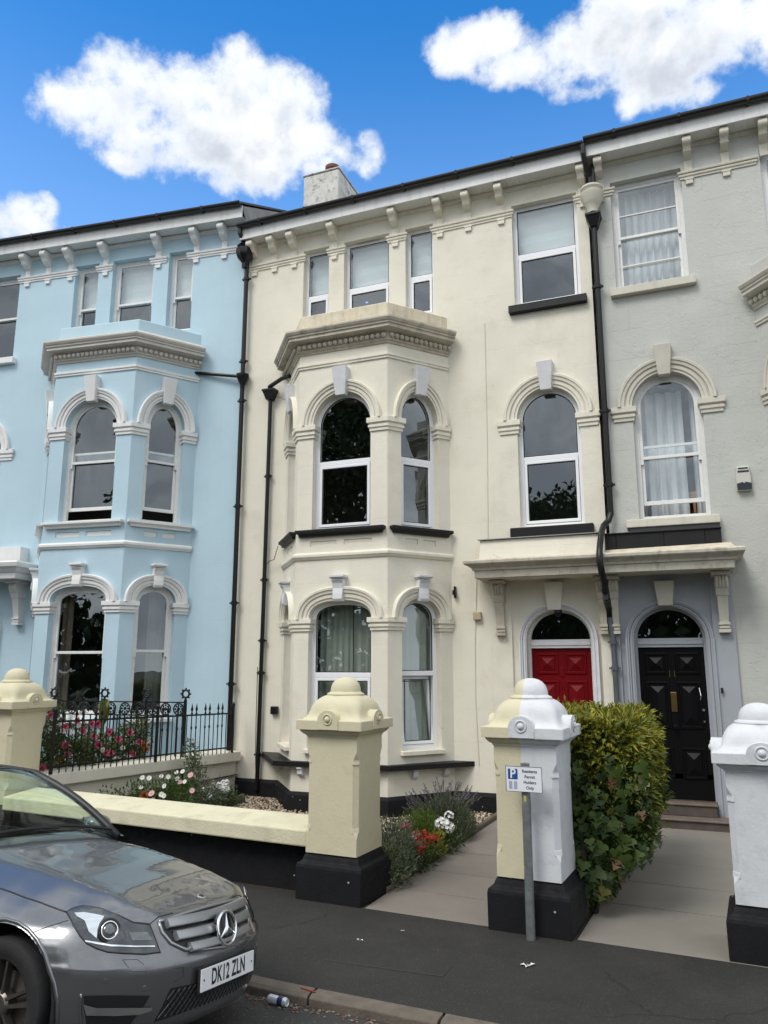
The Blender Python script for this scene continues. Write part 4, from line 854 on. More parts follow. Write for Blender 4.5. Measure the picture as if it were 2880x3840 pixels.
# ---- curtains and a chair behind the glass
curtain(CF['FF'], CF['w2'], -.47, .06, .86, 2.98, .34, M['curtain_green'], 'left grey green curtain in the bay window nearest the red door', .03)
curtain(CF['FF'], CF['w2'], .10, .50, .86, 2.98, .32, M['curtain_green'], 'right grey green curtain meeting its pair in the ground floor bay', .03)
curtain(CF['FR'], CF['ce'], -.36, .38, .86, 2.98, .30, M['curtain_green'], 'grey green curtain behind the tilted open window of the cream bay', .028)
curtain(F0g, -.21, -.47, .48, 7.62, 8.52, .32, M['curtain_white'], 'lower white net curtain across the top floor window of the grey house', .055, 8)
curtain(F0g, -.21, -.47, .48, 8.40, 9.30, .40, M['curtain_white'], 'upper white net curtain across the top floor window of the grey house', .055, 8)
curtain(F0g, -.14, -.46, .20, 4.06, 6.0, .42, M['curtain_white'], 'drawn white curtain behind the arched window of the grey house', .06, 4)
curtain(F0g, -.14, .30, .47, 4.06, 6.05, .40, M['curtain_white'], 'tied back white curtain beside the chair in the arched window', .02, 3)
curtain(BF['FF'], BF['w2'], -.50, -.30, bz(.86), bz(2.95), .34, M['curtain_dark'], 'dull brown curtain at the left of the blue ground floor window', .025)
curtain(BF['FR'], BF['ce'], .02, .40, bz(.86), bz(2.95), .42, M['curtain_dim'], 'dim grey curtain inside the right hand blue ground floor window', .02)
ch_ = thing('wooden_chair', 'pine chair seen through the open sash of the grey house', 'chair', (.22, 11.302 + .62, 3.45))
c_ = MB()
for x in (-.17, .17): MB().box(x - .02, x + .02, -.19, -.15, 0, 1.0).obj('leg', M['wood'], ch_); MB().box(x - .02, x + .02, .17, .21, 0, .45).obj('leg', M['wood'], ch_)
MB().box(-.20, .20, -.20, .22, .45, .48).obj('seat', M['wood'], ch_)
MB().box(-.19, .19, -.195, -.145, .93, 1.02).obj('top_rail', M['wood'], ch_)
for x in (-.09, 0, .09): MB().box(x - .018, x + .018, -.18, -.16, .48, .93).obj('back_slat', M['wood'], ch_)
# ------------------------------------------------------------------ ground
def sheet_obj(name, pts, z, m, kind='structure', parent=None):
    tri = tessellate_polygon([[Vector((p[0], p[1], 0)) for p in pts]])
    o = MB().add([(p[0], p[1], z) for p in pts], [tuple(t) for t in tri]).obj(name, m, parent)
    for p in o.data.polygons:
        if p.normal.z < 0: p.flip()
    return tag(o, kind=kind) if kind else o
def kerb_y(x):      # back edge of the kerb
    return 4.80 - .052 * (x + 1.2) if x > -2.6 else 4.873 - .10 * (x + 2.6) + .012 * (x + 2.6) ** 2 * (-1 if x < -2.6 else 0) * -1
def pave_y(x): return 6.30 - .066 * (x - .06)
tag(sheet_obj('ground', [(-400, -400), (400, -400), (400, 400), (-400, 400)], -0.42, M['ground']), 'far flat ground around the street')
XS = [-22, -16, -12, -9, -7.5, -6, -5, -4.2, -3.6, -3, -2.6, -2.2, -1.8, -1.4, -1, -.5, 0, 1, 2, 4, 7, 12, 20]
# road: cambered, lowest in the gutter
rd = MB(); prof = [(-.10, -.060), (-.35, -.038), (-.8, .002), (-1.5, .058), (-2.4, .105), (-3.6, .125), (-5.6, .10), (-7.4, -.03), (-7.75, -.06)]
for x in XS: rd.v += [(x, kerb_y(x) + o, z) for o, z in prof]
n = len(prof); rd.f = [(i * n + j, i * n + j + 1, (i + 1) * n + j + 1, (i + 1) * n + j) for i in range(len(XS) - 1) for j in range(n - 1)]; rd.mi = [0] * len(rd.f)
tag(rd.obj('road', M['road'], smooth=True), 'worn grey asphalt road', kind='structure')
for p in bpy.data.objects['road'].data.polygons:
    if p.normal.z < 0: p.flip()
pv = MB()
for x in XS: pv.v += [(x, kerb_y(x) + .002, 0), (x, (kerb_y(x) + pave_y(x)) / 2, .012), (x, pave_y(x) + .12, 0.0)]
pv.f = [(i * 3 + j, i * 3 + j + 1, (i + 1) * 3 + j + 1, (i + 1) * 3 + j) for i in range(len(XS) - 1) for j in range(2)]; pv.mi = [0] * len(pv.f)
pav = tag(pv.obj('pavement', M['asphalt'], smooth=True), 'dark asphalt pavement', kind='structure')
for p in pav.data.polygons:
    if p.normal.z < 0: p.flip()
# opposite footway, behind the camera
tag(MB().box(-22, 20, -8.5, -3.05, -.3, -.005).obj('far_pavement', M['asphalt']), 'pavement across the road', kind='structure')
# patch seams and litter on the pavement
MB().tube([(-2.54, 5.29, .012), (-2.1, 5.30, .0125), (-1.70, 5.31, .0125), (-1.69, 5.50, .013), (-1.665, 5.75, .012)], .0022, 3).obj('patch_seam', M['mortar'], pav)
# kerb stones
krb = tag(thing('kerb', None, None), 'brown granite kerb', kind='structure')
joints = [-12, -10.6, -9.4, -8.2, -7.2, -6.3, -5.4, -4.6, -3.9, -3.3, -2.39, -1.53, -.62, .3, 1.2, 2.1, 3.2, 4.4, 6, 8, 11]
for a, b in zip(joints, joints[1:]):
    m_ = MB(); k = max(2, int((b - a) / .3)); g = .008
    for i in range(k + 1):
        x = a + g + (b - a - 2 * g) * i / k; y = kerb_y(x); e = random.uniform(-.004, .004)
        m_.v += [(x, y, -.2), (x, y, .003), (x, y - .10 + e, .004), (x, y - .128 + e, -.012), (x, y - .135 + e, -.2)]
    m_.f = [(i * 5 + j, i * 5 + (j + 1) % 5, (i + 1) * 5 + (j + 1) % 5, (i + 1) * 5 + j) for i in range(k) for j in range(5)] + [tuple(range(5)), tuple(reversed(range(k * 5, k * 5 + 5)))]
    m_.mi = [0] * len(m_.f); m_.obj('kerb_stone', M['kerb'], krb, bevel=.006)
# gutter grit
gr = MB()
for _ in range(420):
    x = random.uniform(-2.9, -.6); y = kerb_y(x) - .14 - abs(random.gauss(0, .07)); r = random.uniform(.003, .010)
    gr.ico((x, y, -.060 + (kerb_y(x) - .1 - y) * .09 + r * .5), r, 0, (1.3, 1, .6), .4)
tag(gr.obj('gutter_grit', mat('gutter_grit', (.1, .07, .05), .9, island=[(.06, .04, .03), (.16, .12, .08), (.10, .03, .02), (.22, .19, .15)])), kind='stuff')

# gardens
tag(sheet_obj('garden_ground', [(-7.1, 6.72), (-2.75, 6.72), (-2.62, 11.28), (-6.9, 11.28)], -.03, M['soil']), 'soil under the gravel')
tag(sheet_obj('blue_garden_ground', [(-16, 7.2), (-7.15, 7.2), (-7.0, 11.28), (-16, 10.5)], .30, M['soil']), 'soil of the blue house garden')
tag(sheet_obj('grey_garden_ground', [(.62, 6.6), (6, 6.4), (6, 11.28), (.3, 11.28)], -.03, M['soil']), 'soil of the grey house garden')
def path(name, label, x00, x01, x10, x11, joints, m, y1=11.06):
    """slabs run from x00..x01 at the pavement to x10..x11 at the steps"""
    base = tag(thing(name, None, None), label, kind='structure')
    y0 = lambda x: pave_y(x) + .005
    sheet_obj('path_bed', [(x00, y0(x00)), (x01, y0(x01)), (x11, y1 + .2), (x10, y1 + .2)], -.012, M['mortar'], None, base)
    fx = lambda y: (x00 + (x10 - x00) * (y - 6.35) / (y1 - 6.35), x01 + (x11 - x01) * (y - 6.35) / (y1 - 6.35))
    js = [None] + joints + [(y1 + .15, y1 + .15)]
    for a, b in zip(js, js[1:]):
        if a is None: l0, r0 = y0(x00), y0(x01)
        else: l0, r0 = a[0] + .009, a[1] + .009
        l1, r1 = b[0] - .009, b[1] - .009; e = random.uniform(-.0015, .0015)
        P = [(fx(l0)[0], l0), (fx(r0)[1], r0), (fx(r1)[1], r1), (fx(l1)[0], l1)]
        MB().hexa([(*p, -.05) for p in P] + [(*p, .002 + e) for p in P]).obj('paving_slab', m, base, bevel=.004)
path('red_door_path', 'taupe slab path to the red door', -2.765, -1.36, -2.64, -1.20, [(7.18, 7.06), (7.90, 7.78), (8.75, 8.64), (9.6, 9.5), (10.4, 10.3)], M['slab'])
path('black_door_path', 'grey slab path to the black door', -.985, .62, -.72, .30, [(7.42, 7.33), (8.22, 8.12), (9.08, 9.0), (9.95, 9.88), (10.6, 10.55)], M['slab_grey'])
tag(MB().hexa([(-1.36, 6.5, -.05), (-.985, 6.5, -.05), (-.70, 11.2, -.05), (-1.20, 11.2, -.05), (-1.36, 6.5, -.005), (-.985, 6.5, -.005), (-.70, 11.2, -.005), (-1.20, 11.2, -.005)]).obj('hedge_bed', M['soil']), 'soil strip under the hedge', kind='structure')

# gravel
gv = MB(); ico = MB().ico((0, 0, 0), 1, 0); iv, if_ = ico.v, ico.f
for _ in range(11000):
    x = random.uniform(-6.95, -2.78); y = random.uniform(7.1, 11.22)
    if abs(x + 4.84) < .80 + max(0, (y - 10.38)) * .79 and y > 10.36: continue
    if y < 8.0 and random.random() < .75: continue
    r = random.uniform(.010, .021); a = random.uniform(0, 6.28); ca, sa = cos(a), sin(a); sx, sy, sz = r * random.uniform(.9, 1.5), r * random.uniform(.8, 1.1), r * random.uniform(.55, .85)
    z0 = -.025 + random.uniform(0, .018)
    gv.add([(x + vx * sx * ca - vy * sy * sa, y + vx * sx * sa + vy * sy * ca, z0 + vz * sz) for vx, vy, vz in iv], if_)
tag(gv.obj('gravel', M['gravel'], fix=False), 'loose mixed gravel under the bay window', kind='stuff')

# edging along the path, short lengths butted together
edg = thing('path_edging', 'low stone edging between the flower bed and the taupe path', 'edging', (-2.8, 7.0, 0))
ys = [6.98, 7.62, 8.36, 9.10, 9.9, 10.62, 11.2]
for a, b in zip(ys, ys[1:]):
    xa, xb = -2.745 + (a - 6.35) * .0262, -2.745 + (b - 6.35) * .0262; m_ = MB(); e = random.uniform(-.006, .006)
    m_.hexa([(xa - .08 + 2.8, a + .004 - 7, -.06), (xa + 2.8, a + .004 - 7, -.06), (xb + 2.8, b - .004 - 7, -.06), (xb - .08 + 2.8, b - .004 - 7, -.06),
             (xa - .075 + 2.8, a + .004 - 7, .055 + e), (xa - .01 + 2.8, a + .004 - 7, .055 + e), (xb - .01 + 2.8, b - .004 - 7, .055 + e), (xb - .075 + 2.8, b - .004 - 7, .055 + e)]).obj('edging_stone', M['timber_edge'], edg, bevel=.018)
bb = thing('bed_board', 'weathered timber board edging the far left flower bed', 'board', (-6.7, 10.2, 0))
tag(bb, cat='edging board')
MB().hexa([(-.10, -.42, -.05), (-.06, -.44, -.05), (.21, .36, -.05), (.17, .38, -.05), (-.10, -.42, .09), (-.06, -.44, .09), (.21, .36, .11), (.17, .38, .11)]).obj('plank', M['timber_edge'], bb, bevel=.006)
for p in ((.21, .40, .04), (-.05, -.45, .04)): MB().box(p[0] - .02, p[0] + .02, p[1] - .02, p[1] + .02, -.06, .12).obj('peg', M['timber_edge'], bb)

# ------------------------------------------------------------------ gate piers
def sq(h, r, z, n=4):       # rounded square ring, half width h, corner radius r
    out = []
    for cx, cy, a0 in ((1, 1, 0), (-1, 1, pi / 2), (-1, -1, pi), (1, -1, 3 * pi / 2)):
        for i in range(n + 1):
            a = a0 + (pi / 2) * i / n; out.append((cx * (h - r) + r * cos(a), cy * (h - r) + r * sin(a), z))
    return out
def rings(mb, R, mi=0):
    n = len(R[0]); o = len(mb.v); vs = [p for r in R for p in r]
    fs = [(i * n + j, i * n + (j + 1) % n, (i + 1) * n + (j + 1) % n, (i + 1) * n + j) for i in range(len(R) - 1) for j in range(n)]
    fs += [tuple(reversed(range(n))), tuple(range((len(R) - 1) * n, len(R) * n))]
    return mb.add(vs, fs, mi)
def pier(label, loc, rot, m, zs=1.0, m2=None, seam=0.0, base_h=.31):
    """square pier: black plinth, chamfered shaft, moulded cap with an ogee roof, lunettes and a domed finial"""
    T = thing('gate_pier', label, 'gate pier', loc, rot, 'painted gate piers along the pavement')
    Z = lambda z: (z if z <= .39 else .39 + (z - .39) * zs)
    MB().sweep([(-.32, .30), (.32, .30), (.32, -.30), (-.32, -.30)][::-1], [(-.3, -.25), (.0, -.25), (.005, .27), (-.002, .30), (-.035, .315), (-.045, .345), (-.065, .385), (-.3, .385)], closed=True).obj('plinth', M['black'], T, bevel=.008)
    def split(mb, name, parent=None, **kw):      # two paint colours meet on a line through the pier
        me = mb.mesh(name, [m, m2 or m], fix=True, angle=kw.get('angle'))
        if m2:
            bm = bmesh.new(); bm.from_mesh(me)
            bmesh.ops.bisect_plane(bm, geom=bm.verts[:] + bm.edges[:] + bm.faces[:], plane_co=(seam, 0, 0), plane_no=(1, 0.0, 0))
            for f in bm.faces: f.material_index = 1 if f.calc_center_median().x > seam else 0
            bm.to_mesh(me); bm.free()
        return link(bpy.data.objects.new(name, me), parent or T)
    # shaft: stopped chamfers hollow out the corners
    h = .255; mb = MB(); R = []
    for z, c in ((.384, 0.0), (.50, 0.0), (.53, .004), (.60, .042), (1.13, .042), (1.19, .036), (1.25, .005), (1.27, 0.0), (1.385, 0.0)):
        c = max(c, .003); R.append([(h, -h + c, Z(z)), (h, h - c, Z(z)), (h - c, h, Z(z)), (-h + c, h, Z(z)), (-h, h - c, Z(z)), (-h, -h + c, Z(z)), (-h + c, -h, Z(z)), (h - c, -h, Z(z))])
    rings(mb, R); split(mb, 'shaft')
    for sx in (-1, 1):
        for sy in (-1, 1):
            for z in (.595, 1.165):
                b = MB().hexa([(-.035, -.012, -.022), (.035, -.012, -.022), (.035, .03, -.022), (-.035, .03, -.022), (-.035, -.006, .022), (.035, -.006, .022), (.035, .03, .022), (-.035, .03, .022)])
                mm = m if (not m2 or sx * h < seam) else m2
                b.obj('chamfer_stop', mm, T, loc=(sx * (h - .024), sy * (h - .024), Z(z)), rot=atan2(sx, -sy), bevel=.006)
    mb = MB(); R = []
    for hh, z in ((.25, 1.375), (.262, 1.376), (.265, 1.39), (.285, 1.402), (.305, 1.425), (.309, 1.438), (.309, 1.4395)): R.append(sq(hh, .004, Z(z), 1))
    rings(mb, R); split(mb, 'necking')
    mb = MB(); R = []
    for hh, z in ((.30, 1.440), (.334, 1.441), (.335, 1.446), (.335, 1.520), (.332, 1.525)): R.append(sq(hh, .006, Z(z), 1))
    rings(mb, R); cap = split(mb, 'cap_slab')
    mb = MB(); R = []
    for hh, r, z in ((.325, .02, 1.524), (.30, .04, 1.532), (.280, .05, 1.550), (.268, .06, 1.575), (.262, .08, 1.605), (.256, .09, 1.635), (.243, .10, 1.668), (.222, .11, 1.698), (.195, .11, 1.722), (.172, .11, 1.735), (.168, .12, 1.738)): R.append(sq(hh, r, Z(z), 5))
    rings(mb, R); split(mb, 'cap_roof', angle=40)
    mb = MB().lathe([(.15, Z(1.734)), (.172, Z(1.738)), (.176, Z(1.748)), (.170, Z(1.758)), (.155, Z(1.762)), (.143, Z(1.772)), (.142, Z(1.79)), (.136, Z(1.82)), (.122, Z(1.85)), (.098, Z(1.877)), (.066, Z(1.895)), (.032, Z(1.904)), (.008, Z(1.906))], (0, 0, 0), 28); split(mb, 'finial', angle=40)
    for a in range(4):          # half round lunettes with a sunk ring and a boss
        f = MB(); pr = [(-.105, 1.446), (.105, 1.446)] + [(.105 * cos(pi * i / 16), 1.520 + .095 * sin(pi * i / 16)) for i in range(17)]
        R0 = lambda y: (lambda p: (p[0], y, Z(p[1])))
        f.prism(pr, R0(-.345), R0(-.20)); mx = (0, 1, 0, -1)[a] ; mm = m if (not m2 or (mx * .34 if mx else 0) < seam + (0 if mx else .02)) else m2
        o = f.obj('lunette', [m, m2 or m], T, rot=a * pi / 2, bevel=.006)
        if m2:
            for p in o.data.polygons: p.material_index = 1 if mm is m2 else 0
        g = MB(); n = 16
        for r0, r1, y0, y1 in ((.046, .036, -.347, -.333),):
            g.add([(r0 * cos(2 * pi * i / n), y0, Z(1.535) + r0 * sin(2 * pi * i / n)) for i in range(n)] + [(r1 * cos(2 * pi * i / n), y1 - .01, Z(1.535) + r1 * sin(2 * pi * i / n)) for i in range(n)] +
                  [(r1 * .98 * cos(2 * pi * i / n), y1 + .004, Z(1.535) + r1 * .98 * sin(2 * pi * i / n)) for i in range(n)],
                  [(i, (i + 1) % n, n + (i + 1) % n, n + i) for i in range(n)] + [(n + i, n + (i + 1) % n, 2 * n + (i + 1) % n, 2 * n + i) for i in range(n)])
        g.tube([(.044 * cos(2 * pi * i / n), -.348, Z(1.535) + .044 * sin(2 * pi * i / n)) for i in range(n + 1)], .006, 6, caps=False)
        g.obj('lunette_ring', mm, o, smooth=True); MB().ico((0, -.350, Z(1.535)), .026, 2, (1, .7, 1)).obj('boss', mm, o, smooth=True)
    return T
PR = -atan2(.066, 1)
pier('pale yellow gate pier at the near end of the garden wall, before the bay window', (-3.09, 6.80, 0), PR, M['yellow'])
pier('gate pier painted half yellow and half white behind the parking sign', (-1.315, 6.635, 0), PR, M['yellow'], m2=M['white_pier'], seam=-.03)
pier('white gate pier beside the path to the black door', (.40, 6.60, -.02), PR, M['white_pier'], zs=.90)
pier('pale yellow gate pier behind the parked car', (-7.69, 7.28, .075), PR + radians(2), M['yellow'])

# ------------------------------------------------------------------ garden walls
gw = thing('garden_wall', 'low garden wall with black base and pale yellow coping behind the car', 'garden wall', (-5.3, 6.95, 0), 0)
def wallrun(T, a, b, w0, h, cw, ct0, ct1, mw, mc, mb_=None, nseg=3, over=.12):
    A_, B_ = Vector(a), Vector(b); d = (B_ - A_).normalized(); nrm = Vector((d.y, -d.x)); L_ = (B_ - A_).length; o = Vector(T.location[:2])
    P = lambda s, off, z: ((A_ + d * s + nrm * off - o).x, (A_ + d * s + nrm * off - o).y, z)
    hz = lambda s: h[0] + (h[1] - h[0]) * s / L_
    MB().hexa([P(0, 0, -.3), P(L_, 0, -.3), P(L_, -w0, -.3), P(0, -w0, -.3), P(0, 0, hz(0)), P(L_, 0, hz(L_)), P(L_, -w0, hz(L_)), P(0, -w0, hz(0))]).obj('wall_body', mw, T)
    for i in range(nseg):
        s0, s1 = L_ * i / nseg, L_ * (i + 1) / nseg
        MB().hexa([P(s0, over, hz(s0) + .001), P(s1, over, hz(s1) + .001), P(s1, over - cw, hz(s1) + .001), P(s0, over - cw, hz(s0) + .001), P(s0, over, hz(s0) + ct0), P(s1, over, hz(s1) + ct0), P(s1, over - cw, hz(s1) + ct1), P(s0, over - cw, hz(s0) + ct1)]).obj('coping_stone', mc, T, bevel=.014)
wallrun(gw, (-7.36, 7.10), (-3.40, 6.84), .24, (.42, .395), .46, .145, .19, M['black'], M['coping'], nseg=1, over=.17)
sw = thing('side_wall', 'cream side wall stepping back from the car to the houses under the iron railing', 'garden wall', (-7.0, 9.3, 0), 0)
wallrun(sw, (-7.06, 11.26), (-7.40, 7.50), -.22, (.51, .59), -.40, .15, .165, M['cream'], M['cream_trim'], nseg=1, over=-.10)
# ------------------------------------------------------------------ the parked car
M['paint'] = mat('metallic_grey_car_paint', (0.150, 0.155, 0.163), 0.27, metal=0.7, coat=1.0)
M['tyre'] = mat('black_tyre_rubber', (0.012, 0.012, 0.013), 0.75, var=0.3, vscale=20, bump=0.2, bscale=60)
M['rim'] = mat('dusty_alloy_wheel', (0.17, 0.152, 0.138), 0.40, metal=0.9, var=0.25, vscale=12)
M['dark_plastic'] = mat('black_car_plastic', (0.009, 0.009, 0.010), 0.45)
M['grille_silver'] = mat('satin_silver_slat', (0.36, 0.37, 0.38), 0.34, metal=0.8)
M['lamp_dark'] = mat('smoked_headlamp_inside', (0.045, 0.050, 0.056), 0.12, metal=0.6, coat=1.0)
M['lamp_bright'] = mat('headlamp_reflector', (0.62, 0.66, 0.68), 0.16, metal=1.0)
M['lens'] = mat('projector_lens', (0.10, 0.11, 0.115), 0.05, metal=0.3, coat=1.0)
M['car_glass'] = glass_mat('tinted_car_glass', (0.90, 0.985, 0.92), 0.055)
M['cabin'] = mat('dark_cabin_trim', (0.025, 0.026, 0.028), 0.7)
M['plate_white'] = mat('white_number_plate', (0.72, 0.73, 0.74), 0.35)
CAR_L, CAR_S = Vector((-3.26, 3.90, 0.005)), 0.926
car = thing('parked_car', 'metallic grey saloon car parked at the kerb with its nose to the right', 'car', CAR_L, (-.101, 0, -.0432)); car.scale = (CAR_S,) * 3
def lerp_tab(tab, x):
    if x <= tab[0][0]: return tab[0][1]
    for (a, va), (b, vb) in zip(tab, tab[1:]):
        if x <= b: t = (x - a) / (b - a); t = t * t * (3 - 2 * t) * .5 + t * .5; return va + (vb - va) * t
    return tab[-1][1]
ZC = [(-3.80, .86), (-3.70, .955), (-3.4, 1.005), (-3.0, 1.03), (-2.4, 1.02), (-1.0, 1.03), (-.80, 1.03), (-.62, 1.004), (-.3, .970), (0, .930), (.3, .873), (.5, .825), (.62, .785), (.70, .745)]
def zfun(x, y):
    a = abs(y); z = lerp_tab(ZC, x) - .012 * (a / .45) ** 2
    e = max(0, a - .40); z -= (.165 if x > -.5 else .165 - min(1, (-.5 - x) / .8) * .09) * (e / .48) ** 1.7
    if -.78 < x < .72:
        f = min(1, max(0, (.74 - x) / .3)) * min(1, max(0, (x + .80) / .3)); yc = .445 + .10 * max(0, (.55 - x)) / 1.2
        z += .016 * f * math.exp(-((a - yc) / .040) ** 2)
    return z
LV = [  # z, front x, half width, rear x
    (.17, .70, .78, -3.62), (.20, .775, .82, -3.70), (.225, .815, .845, -3.73), (.26, .830, .862, -3.75), (.33, .838, .872, -3.77), (.42, .846, .880, -3.79), (.50, .846, .885, -3.80), (.548, .846, .889, -3.80), (.562, .838, .889, -3.80),
    (.585, .818, .887, -3.80), (.625, .795, .886, -3.795), (.67, .767, .882, -3.79), (.71, .738, .875, -3.78), (.745, .712, .864, -3.76), (.775, .690, .845, -3.74)]
NF, NS, NR = 22, 22, 9
def plan_(xf, Y, xr):
    D, n, Dr, nr = .86, 2.35, .6, 2.8; out = []
    for i in range(NF):
        t = pi / 2 * i / (NF - 1); out.append((xf - D + D * max(0, cos(t)) ** (2 / n), Y * max(0, sin(t)) ** (2 / n)))
    x0, x1 = xf - D, xr + Dr
    for i in range(1, NS): out.append((x0 + (x1 - x0) * i / NS, Y))
    for i in range(NR):
        t = pi / 2 * (1 - i / (NR - 1)); out.append((x1 - Dr * max(0, cos(t)) ** (2 / nr), Y * max(0, sin(t)) ** (2 / nr)))
    return out
def car_body():
    PL = [plan_(xf, Y, xr) for z, xf, Y, xr in LV]; m_ = len(PL[0]); nl = len(LV); mb = MB(); idx = {}
    for j in range(nl):
        for i in range(m_):
            x, y = PL[j][i]; xt, yt = PL[-1][i]; zt = zfun(xt, yt); z = LV[j][0]
            if z > .50: z = .50 + (z - .50) / (.775 - .50) * (zt - .50)
            for s in (-1, 1):
                if y < 1e-6 and s == 1: idx[j, i, 1] = idx[j, i, -1]; continue
                idx[j, i, s] = len(mb.v); mb.v.append((x, s * y, z))
    F = []
    for s in (-1, 1):
        for j in range(nl - 1):
            for i in range(m_ - 1): F.append((idx[j, i, s], idx[j, i + 1, s], idx[j + 1, i + 1, s], idx[j + 1, i, s]))
    # bonnet and boot lid: from the shoulder in to the centre line
    top = PL[-1]; K = 12
    def deck(i0, i1, qa, qb):
        for s in (-1, 1):
            rows = {}
            for i in range(i0, i1 + 1):
                x, y = top[i]; q = qa + (qb - qa) * ((i - i0) / (i1 - i0)); col = [idx[nl - 1, i, s]]
                for k in range(1, K + 1):
                    t = k / K; xx, yy = x + (q - x) * t, y * (1 - t); col.append(len(mb.v)); mb.v.append((xx, s * yy, zfun(xx, yy)))
                rows[i] = col
            for i in range(i0, i1):
                for k in range(K): F.append((rows[i][k], rows[i + 1][k], rows[i + 1][k + 1], rows[i][k + 1]))
    ib = min(i for i in range(m_) if top[i][0] < -.72); ir = max(i for i in range(m_) if top[i][0] > -3.12)
    deck(0, ib, .685, -.77); deck(ir, m_ - 1, -3.05, -3.735)
    mb.f = F; mb.mi = [0] * len(F)
    me = mb.mesh('body', M['paint']); bm = bmesh.new(); bm.from_mesh(me); bmesh.ops.remove_doubles(bm, verts=bm.verts, dist=.0008)
    bmesh.ops.dissolve_degenerate(bm, edges=bm.edges, dist=.0005); bmesh.ops.recalc_face_normals(bm, faces=bm.faces); bm.to_mesh(me); bm.free()
    # wheel arches: drop the skin inside the circle after cutting finely, snapping the rim to the circle
    bm = bmesh.new(); bm.from_mesh(me)
    for wx in (0.0, -2.76):
        c = Vector((wx, 0, .335)); R = .388
        for _ in range(2):
            es = [e for e in bm.edges if all(abs(v.co.y) > .6 for v in e.verts) and min((Vector((v.co.x, 0, v.co.z)) - c).length for v in e.verts) < R + .10 and e.calc_length() > .02]
            bmesh.ops.subdivide_edges(bm, edges=es, cuts=1, use_grid_fill=True)
        kill = [f for f in bm.faces if all(abs(v.co.y) > .55 for v in f.verts) and (Vector((f.calc_center_median().x, 0, f.calc_center_median().z)) - c).length < R]
        bmesh.ops.delete(bm, geom=kill, context='FACES')
        for v in bm.verts:
            if v.is_boundary and abs(v.co.y) > .6:
                d = Vector((v.co.x, 0, v.co.z)) - c
                if .75 * R < d.length < R * 1.25 and v.co.z > .19: d = d.normalized() * R; v.co.x, v.co.z = c.x + d.x, c.z + d.z
    bm.to_mesh(me); bm.free()
    me.polygons.foreach_set('use_smooth', [True] * len(me.polygons)); me.update()
    return me
body_me = car_body()
body = link(bpy.data.objects.new('body', body_me), car)
_b = bmesh.new(); _b.from_mesh(body_me); BVH = BVHTree.FromBMesh(_b); _b.free()

def surf(o, d):
    h = BVH.ray_cast(Vector(o), Vector(d).normalized()); return (h[0], h[1] if h[1].dot(Vector(d)) < 0 else -h[1]) if h[0] is not None else (None, None)
def decal(name, pts, d, off, m, parent=None, res=.03, flip=False):
    """a patch cut to an outline and laid on the body skin, seen along d"""
    d = Vector(d).normalized(); e1 = d.cross(Vector((0, 0, 1))).normalized(); e2 = e1.cross(d)
    P = [Vector((Vector(p).dot(e1), Vector(p).dot(e2), 0)) for p in pts]
    bm = bmesh.new(); vs = [bm.verts.new(p) for p in P]
    for t in tessellate_polygon([P]): bm.faces.new([vs[i] for i in t])
    for _ in range(5):
        es = [e for e in bm.edges if e.calc_length() > res]
        if not es: break
        bmesh.ops.subdivide_edges(bm, edges=es, cuts=1); bmesh.ops.triangulate(bm, faces=bm.faces[:])
    for v in bm.verts:
        o = e1 * v.co.x + e2 * v.co.y - d * 3; h, n = surf(o, d)
        v.co = (h + n * off) if h is not None else e1 * v.co.x + e2 * v.co.y
        if flip: v.co.y = -v.co.y
    bm.normal_update(); dd = Vector((d.x, -d.y, d.z)) if flip else d
    for f in bm.faces:
        if f.normal.dot(dd) > 0: f.normal_flip()
    me = bpy.data.meshes.new(name); bm.to_mesh(me); bm.free(); me.materials.append(m); me.polygons.foreach_set('use_smooth', [True] * len(me.polygons))
    return link(bpy.data.objects.new(name, me), parent or car)
def trace(name, pts, d, r, m, parent=None, closed=False, flip=False, off=.0, n=6, step=.02):
    """a bead following the skin under a line"""
    d = Vector(d).normalized(); P = [Vector(p) for p in pts] + ([Vector(pts[0])] if closed else []); out = []
    for a, b in zip(P, P[1:]):
        k = max(1, int((b - a).length / step))
        for i in range(k): out.append(a + (b - a) * i / k)
    out.append(P[-1]); Q = []
    for p in out:
        h, nn = surf(p - d * 2, d)
        if h is None: continue
        q = h + nn * off; Q.append(Vector((q.x, -q.y if flip else q.y, q.z)))
    return MB().tube(Q, r, n).obj(name, m, parent or car, smooth=True)
LAMP = [(0.261, -0.691, 0.779), (0.271, -0.655, 0.794), (0.301, -0.624, 0.804), (0.346, -0.605, 0.802), (0.41, -0.583, 0.794), (0.498, -0.572, 0.776), (0.552, -0.553, 0.758), (0.59, -0.527, 0.739), (0.644, -0.459, 0.723), (0.684, -0.458, 0.67), (0.728, -0.453, 0.6), (0.689, -0.527, 0.6), (0.626, -0.607, 0.611), (0.563, -0.669, 0.621), (0.512, -0.702, 0.638), (0.464, -0.725, 0.659), (0.419, -0.734, 0.691), (0.36, -0.731, 0.734)]
REFL = [(0.308, -0.682, 0.776), (0.352, -0.656, 0.78), (0.417, -0.63, 0.773), (0.461, -0.617, 0.767), (0.467, -0.654, 0.739), (0.48, -0.675, 0.707), (0.492, -0.689, 0.679), (0.445, -0.702, 0.707), (0.398, -0.691, 0.751), (0.344, -0.694, 0.764)]
STRIP = [(0.449, -0.727, 0.671), (0.5, -0.695, 0.663), (0.56, -0.651, 0.651), (0.645, -0.56, 0.639), (0.703, -0.473, 0.63), (0.705, -0.473, 0.626), (0.647, -0.561, 0.633), (0.563, -0.652, 0.643), (0.504, -0.697, 0.655), (0.456, -0.726, 0.664)]
DL = (-.78, .55, -.32)
